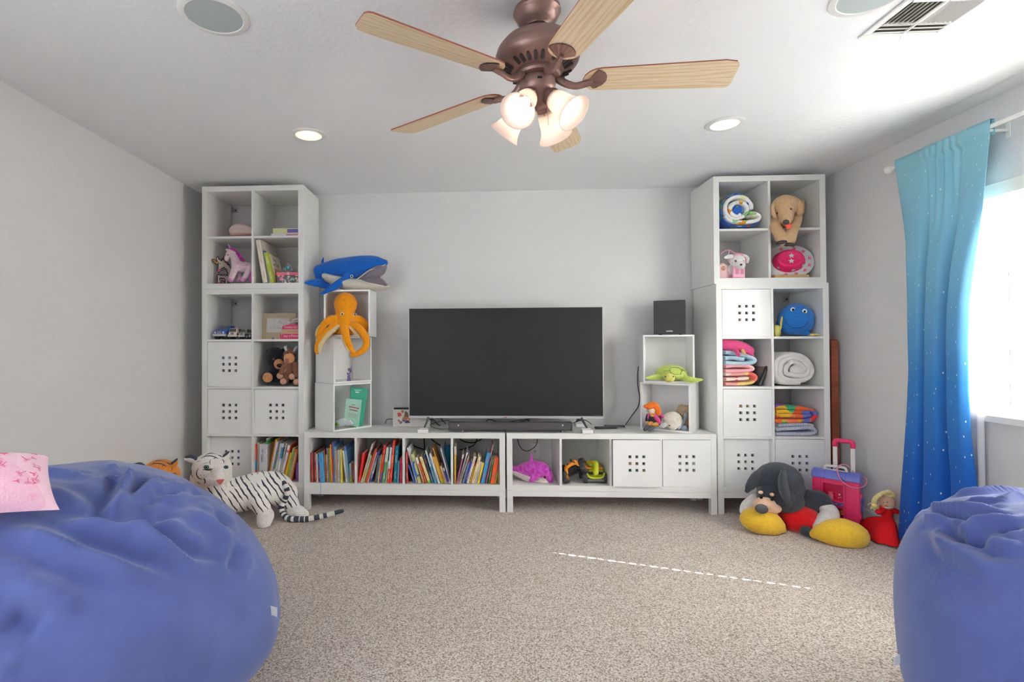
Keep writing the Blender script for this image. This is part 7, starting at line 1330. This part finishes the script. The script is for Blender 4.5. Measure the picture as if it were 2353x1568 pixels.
def b_(g): pe(g, 1838, 1194, Yp-.05, 46, 32, 38); pe(g, 1852, 1214, Yp-.1, 26, 14, 22)
blob('sweater', b_, .008, RDP, t); blob('leg', lambda g: pt(g, [(1852, 1222, Yp-.16, 13), (1868, 1230, Yp-.2, 12)]), .006, CH, t)
blob('arm', lambda g: pt(g, [(1899, 1168, Yp-.07, 17), (1908, 1182, Yp-.1, 19), (1898, 1200, Yp-.15, 21), (1882, 1213, Yp-.18, 13)]), .007, CRM, t); blob('arm', lambda g: pt(g, [(1735, 1150, Yp+.02, 15), (1718, 1165, Yp+.0, 15), (1712, 1175, Yp-.02, 12)]), .007, CRM, t)
def wr(o, amp, ax):
    for v in o.data.vertices: v.co.z = max(v.co.z+amp*noise.noise(V((v.co.x*22*ax[0], v.co.y*22, v.co.z*10))), .003)
o = blob('foot', lambda g: (pe(g, 1749, 1198, -.34, 46, 30, 38, 8), pe(g, 1768, 1208, -.36, 34, 22, 28), pt(g, [(1785, 1212, -.36, 14), (1798, 1217, -.35, 9)])), .008, YP, t); wr(o, .006, (1,))
o = blob('foot', lambda g: (pe(g, 1938, 1228, -.52, 54, 34, 40, 6), pe(g, 1910, 1228, -.5, 40, 24, 32, 6), pt(g, [(1885, 1230, -.49, 15), (1872, 1228, -.47, 11)])), .008, YP, t); wr(o, .006, (1,))
# ---------------------------------------------------------------- toy doctor suitcase
A_ = onz(1976, 1222, 0); ang = math.radians(-46); ex = V((math.cos(ang), math.sin(ang), 0)); ey = V((-ex.y, ex.x, 0)); WS = .255; O_ = A_-ex*WS
SPK = mat('suitcase_pink', (238, 58, 112), .3); SPU = mat('suitcase_purple', (112, 118, 206), .35); SWH = mat('suitcase_white', (228, 222, 216), .4); SCL = mat('suitcase_clear', (226, 40, 96), .15)
t = thing('toy_suitcase', 'pink and purple toy doctor suitcase with raised trolley handle by the wall', 'toy suitcase', tuple(O_), ang)
hp = at(1972, 1112, A_.y).z; DP_ = .115; hd_ = hp+.05
def lb(name, a, b, m, bev=.003): g = G(); box(g, a, b); return mk(name, g, m, t, bev=bev, local=True)
# front shell with two recessed windows
wx0, wx1 = .058, .172; rows_ = ((hp*.55, hp*.91), (hp*.07, hp*.42))
lb('front_shell', (0, 0, .012), (wx0, .05, hp), SPK); lb('front_shell', (wx1, 0, .012), (WS, .05, hp), SPK)
for z0, z1 in ((.012, rows_[1][0]), (rows_[1][1], rows_[0][0]), (rows_[0][1], hp)): lb('front_rail', (wx0, .0, z0), (wx1, .05, z1), SPK, .001)
lb('window_back', (wx0, .042, .012), (wx1, .05, hp), mat('suitcase_pink_deep', (214, 20, 80), .4), 0)
lb('rear_shell', (0.002, .05, .012), (WS-.002, DP_, hp), SPU)
for xx in (.047, .182): lb('groove_strip', (xx, -.0015, .014), (xx+.003, .002, hp-.002), mat('suitcase_pink_deep', (214, 20, 80), .4), 0)
for z0, z1 in rows_:
    g = G(); M = frame_m(((wx0+wx1)/2, -.0005, (z0+z1)/2), (1, 0, 0), (0, 0, 1), (0, -1, 0)); o_, i_ = rrect(wx1-wx0+.014, z1-z0+.014, .014), rrect(wx1-wx0-.002, z1-z0-.002, .01); n = len(o_)
    g.add([M @ V((x, y, w)) for w in (0, .004) for P in (o_, i_) for x, y in P], [f for i in range(n) for j in [(i+1) % n] for f in ((i, j, n+j, n+i), (2*n+i, 2*n+j, 3*n+j, 3*n+i), (i, j, 2*n+j, 2*n+i), (n+i, n+j, 3*n+j, 3*n+i))]); mk('window_frame', g, SPK, t, local=True)
for z in (.62, .78): lb('hinge', (wx0-.006, -.004, hp*z-.01), (wx0+.002, .0, hp*z+.004), SPK, .001)
z0 = rows_[0][0]
g = G(); lathe(g, [(0, 0), (.017, 0), (.017, .03), (.012, .034), (.012, .04), (.0145, .042), (.0145, .05), (0, .05)], 16, Matrix.Translation((.098, .022, z0+.001))); mk('toy_bottle', g, mat('bottle_pink', (240, 110, 140), .15), t, local=True, smooth=.7); lb('bottle_label', (.086, .0035, z0+.005), (.11, .005, z0+.024), mat('label_grey', (196, 170, 180), .4), 0)
for (x, z, r, m) in ((.146, z0+.04, .007, SWH), (.153, z0+.024, .006, mat('peg_pink', (240, 140, 160), .4)), (.141, z0+.018, .004, SWH)): g = G(); ell(g, (x, .025, z), r, 10, 8); mk('toy_peg', g, m, t, local=True, smooth=True)
for (x, z, r, c) in ((.13, rows_[1][1]-.016, .012, (90, 120, 200)), (.165, rows_[1][1]-.03, .02, (232, 130, 50)), (.16, rows_[1][1]-.045, .01, (206, 190, 180)), (.13, rows_[1][0]+.02, .014, (206, 90, 120))): g = G(); ell(g, (x, .022, z), (r, .01, r*.8), 12, 8); mk('toy_instrument', g, mat('instrument', c, .35), t, local=True, smooth=True)
zs_ = (rows_[1][1]+rows_[0][0])/2; g = G(); prism(g, rrect(.118, .024, .008), 0, .0022, frame_m(((wx0+wx1)/2, -.0002, zs_), (1, 0, 0), (0, 0, 1), (0, -1, 0))); mk('name_strip', g, mat('strip_violet', (128, 88, 168), .4), t, local=True)
text('lettering', 'DOCTOR', .0175, Matrix.Translation(O_) @ Matrix.Rotation(ang, 4, 'Z') @ frame_m(((wx0+wx1)/2-.012, -.0028, zs_), (1, 0, 0), (0, 0, 1), (0, -1, 0)), mat('letter_lilac', (222, 206, 226), .5), t)
g = G(); M = frame_m(((wx0+wx1)/2+.05, -.0028, zs_), (1, 0, 0), (0, 0, 1), (0, -1, 0)); box(g, (-.005, -.0018, 0), (.005, .0018, .001), M=M); box(g, (-.0018, -.005, 0), (.0018, .005, .001), M=M); mk('cross_mark', g, mat('cross_coral', (236, 96, 100), .5), t, local=True)
g = G(); n = 14; pf = [(-.004, hp)]+[(DP_/2-(DP_/2+.004)*math.cos(PI*i/n), hp+.004+(hd_-hp)*math.sin(PI*i/n)**.72) for i in range(n+1)]+[(DP_+.004, hp)]; prism(g, pf, -.004, WS+.004, frame_m((0, 0, 0), (0, 1, 0), (0, 0, 1), (1, 0, 0))); mk('lid', g, SPU, t, local=True, smooth=.5, bev=.006)
for xx in (.068, .18): g = G(); prism(g, [(y, z+.0012) for y, z in pf], xx, xx+.003, frame_m((0, 0, 0), (0, 1, 0), (0, 0, 1), (1, 0, 0))); mk('lid_rib', g, mat('suitcase_purple_deep', (88, 92, 180), .4), t, local=True)
for zz in (.3, .72): lb('latch', (WS-.006, .004, hp*zz-.016), (WS+.008, .04, hp*zz+.016), SPK); 
for zz in (.42, .6): lb('buckle', (WS-.002, .062, hp*zz-.02), (WS+.007, .1, hp*zz+.02), SPU)
for xx in (.03, WS-.06): lb('wheel_housing', (xx, .06, .0006), (xx+.03, DP_-.002, .014), mat('suitcase_purple_deep', (88, 92, 180), .4))
for xx in (.03, WS-.06): lb('base_foot', (xx, .006, .0006), (xx+.03, .03, .014), SPK)
g = G(); tube(g, [(.06, .05, hd_-.004), (.065, .05, hd_+.022), (.083, .05, hd_+.028), (.157, .05, hd_+.028), (.175, .05, hd_+.022), (.18, .05, hd_-.004)], .0085, 10, seg=26); mk('carry_handle', g, SWH, t, local=True, smooth=True)
lb('handle_bar', (.06, .044, hd_-.001), (.18, .056, hd_+.008), SWH, .002)
def lx(u, ly):
    a, b = -.2, .6
    for _ in range(40):
        m_ = (a+b)/2; p = O_+ex*m_+ey*ly; d = p-CAM; uu = PX+F_PX*d.dot(RT)/d.dot(FW); a, b = (m_, b) if uu < u else (a, m_)
    return m_
ly = .085; xl, xr = lx(1921, ly), lx(1962, ly); yl = (O_+ex*xl+ey*ly).y; yr = (O_+ex*xr+ey*ly).y; ht = at(1921, 1012, yl).z; hb = ht-.035
for xx in (xl, xr): lb('trolley_tube', (xx-.0125, ly-.006, hp), (xx+.0125, ly+.006, hb), SWH, .003)
for xx in (xl, xr): g = G(); lathe(g, [(0, .002), (.003, .0015), (.004, 0)], 10, frame_m((xx, ly-.0065, hp+.06), (1, 0, 0), (0, 0, 1), (0, -1, 0))); mk('lock_button', g, mat('button_rose', (226, 90, 110), .4), t, local=True)
g = G(); tube(g, [(xl, ly, hb-.006), (xl, ly, ht-.012), (xl+.012, ly, ht+.001), ((xl+xr)/2, ly, ht), (xr-.012, ly, ht+.001), (xr, ly, ht-.012), (xr, ly, hb-.006)], .0148, 12, seg=40); mk('trolley_grip', g, SPK, t, local=True, smooth=True)
g = G(); tube(g, [WM[t.name] @ V((lx(u, l), l, at(u, v, (O_+ex*lx(u, l)+ey*l).y).z)) for u, v, l in ((1955, 1076, .05), (1944, 1068, .03), (1928, 1072, .0), (1926, 1085, -.02), (1935, 1105, -.03), (1955, 1119, -.025), (1975, 1122, .0), (1988, 1116, .05), (1993, 1104, .07), (1980, 1092, .08), (1960, 1085, .08))], .0042, 8, seg=70); tag(mk('stethoscope_tube', g, mat('tube_rose', (226, 140, 170), .3), smooth=True), 'pink toy stethoscope tube looped over the suitcase lid', 'toy')
# ---------------------------------------------------------------- rag doll in a red dress
Yd = -.5; RDR = mat('dress_red', (228, 8, 22), .85, bump=(300, .2)); SK = plush('doll_cloth_skin', (222, 178, 148), 300, .2); HAIR = plush('yarn_blond', (236, 214, 146), 120, .8)
t = thing('rag_doll', 'rag doll with blond braid and long red dress leaning by the curtain', 'doll', (2.17, -.5, 0)); wst = at(2040, 1191, Yd+.05)
hem = [onz(u, v, .012) for u, v in ((1984, 1203), (1990, 1222), (2000, 1238), (2020, 1249), (2045, 1255), (2066, 1256), (2090, 1250), (2092, 1238), (2080, 1225), (2055, 1215), (2025, 1208), (2000, 1204))]
for p in hem: p.x = min(p.x, 2.285)
nh = len(hem)
def skirt(a, b):
    i = a*nh; k = int(i) % nh; f_ = i-int(i); h = hem[k]*(1-f_)+hem[(k+1) % nh]*f_; w = wst+V((.03*math.cos(a*2*PI+2.6), .026*math.sin(a*2*PI+2.6), 0)); e = b**.8; p = w*(1-b)+h*b; p.z = w.z*(1-b)+h.z*b+.02*math.sin(PI*b)
    r = 1-.10*b*(1 if abs(a-.14) > .05 else 0)*0; d = V((p.x-wst.x, p.y-wst.y, 0)); return p+d*(.07*math.sin(a*2*PI*6)*b)
g = G(); grid(g, 84, 16, skirt, cu=True); o = mk('skirt', g, RDR, t, smooth=True); md = o.modifiers.new('s', 'SOLIDIFY'); md.thickness = .003
blob('bodice', lambda g: (pt(g, [(2034, 1172, Yd+.05, 13), (2038, 1182, Yd+.05, 12), (2040, 1193, Yd+.05, 10.5)], 14), pt(g, [(2028, 1172, Yd+.03, 7), (2019, 1177, Yd+.02, 6.5)], 10), pt(g, [(2050, 1172, Yd+.04, 7), (2063, 1177, Yd+.035, 5.5)], 10)), .004, RDR, t)
blob('head', lambda g: pe(g, 2039, 1155, Yd+.03, 16.5, 16, 15), .004, SK, t); blob('hand', lambda g: pe(g, 2067, 1177, Yd+.03, 4.5, 4, 4), .003, SK, t)
g = G(); tube(g, [at(u, v, Y) for u, v, Y in ((2032, 1165.5, Yd-.006), (2040, 1167.5, Yd-.014), (2052, 1166, Yd+.0))], .0035, 6, seg=10); mk('collar', g, CRM, t, smooth=True)
def b_(g):
    for i in range(11): w = i/10; pe(g, 2042-33*math.sin(w*1.75)+(6 if w > .85 else 0)*0, 1131+32*w**1.25-3*math.sin(w*PI), Yd+.0+.01*(i % 2), 6.2, 5.2, 6)
    pe(g, 2042, 1137, Yd+.04, 15, 8, 15)
blob('braid', b_, .0035, HAIR, t)
g = G()
for i in range(16): a = i/15; u = 2003+18*a; pt(g, [(2010, 1157, Yd+.005, 1.1), (u*.6+2010*.4, 1163, Yd, 1), (u-4+4*a, 1168+4*math.sin(i*2.1), Yd-.003, .6)], 5)
pt(g, [(2008, 1156, Yd, 1), (1999, 1157, Yd, .9), (1993.5, 1161, Yd, .6)], 5)
o = mk('yarn_ends', g, HAIR, t, smooth=True); o['kind'] = 'stuff'
for u, v in ((2029.5, 1155), (2038.5, 1154.5)): g = G(); pe(g, u, v, Yd-.017 if u > 2035 else Yd-.012, 2.4, 1.3, 1); mk('painted_eye', g, mat('eye_paint', (128, 140, 158), .5), t, smooth=True); g = G(); tube(g, [at(u-3, v-3, Yd-.015), at(u, v-4.4, Yd-.016), at(u+3, v-3.4, Yd-.016)], .0007, 5); mk('eyebrow', g, mat('brow_tan', (176, 130, 100), .7), t)
g = G(); pe(g, 2036, 1163, Yd-.012, 2.6, .9, 1); mk('mouth', g, RDR, t, smooth=True)
g = G(); pt(g, [(2070, 1225, -.45, 4.5), (2082, 1229, -.47, 4)], 10); mk('leg', g, SK, t, smooth=True)
# ---------------------------------------------------------------- soft things give way to the boards they sit between
def by(lbl): return next(o for o in C.objects if o.parent is None and lbl in str(o.get('label', '')))
def seat(lbl, c, w, h, yf): fit(by(lbl), ID, (c.x, c.x+w), (c.z, c.z+h), yf, yf+.388)
for lbl, c in (('pale pink unicorn plush', LU[0, 0]), ('cowboy hat', LU[0, 1]), ('sitting black bear', LL[1, 2]), ('brown shaggy plush', LL[1, 2]), ('bead picture', LU[0, 0])): seat(lbl, c, CW, CUBH, LTY)
for lbl, c in (('golden plush dog', RU[1, 1]), ('white puppy plush', RU[0, 0]), ('pink toy carrier', RU[0, 0]), ('pink sun hat', RU[1, 0]), ('rolled kids bedspread', RU[0, 1])): seat(lbl, c, CW, .333, .033)
for lbl, c in (('round blue fish', RL[1, 3]), ('hot pink narwhal', RL[0, 2]), ('thick white blanket', RL[1, 2]), ('red patterned towel', RL[0, 2]), ('folded pink printed', RL[0, 2]), ('folded pale blue', RL[0, 2]), ('navy and white striped', RL[1, 1]), ('folded multicoloured', RL[1, 1])): seat(lbl, c, CW, CUBH, .0155)
for lbl, c in (('pink dolphin plush diving', BR[0]), ('orange and black toy buggy', BR[1]), ('lime green toy car', BR[1])): seat(lbl, c, BW, BH, 0)
for lbl, k in (('octopus plush', 2), ('turtle plush', 4), ('doll with orange hood', 3), ('lying head down', 3), ('beige plush', 3), ('white fluffy mask', 0)):
    cb = bpy.data.objects['storage_cube' if k == 0 else 'storage_cube.%03d' % k]; fit(by(lbl), WM[cb.name], (.013, .337), (.013, .337), 0, .24)
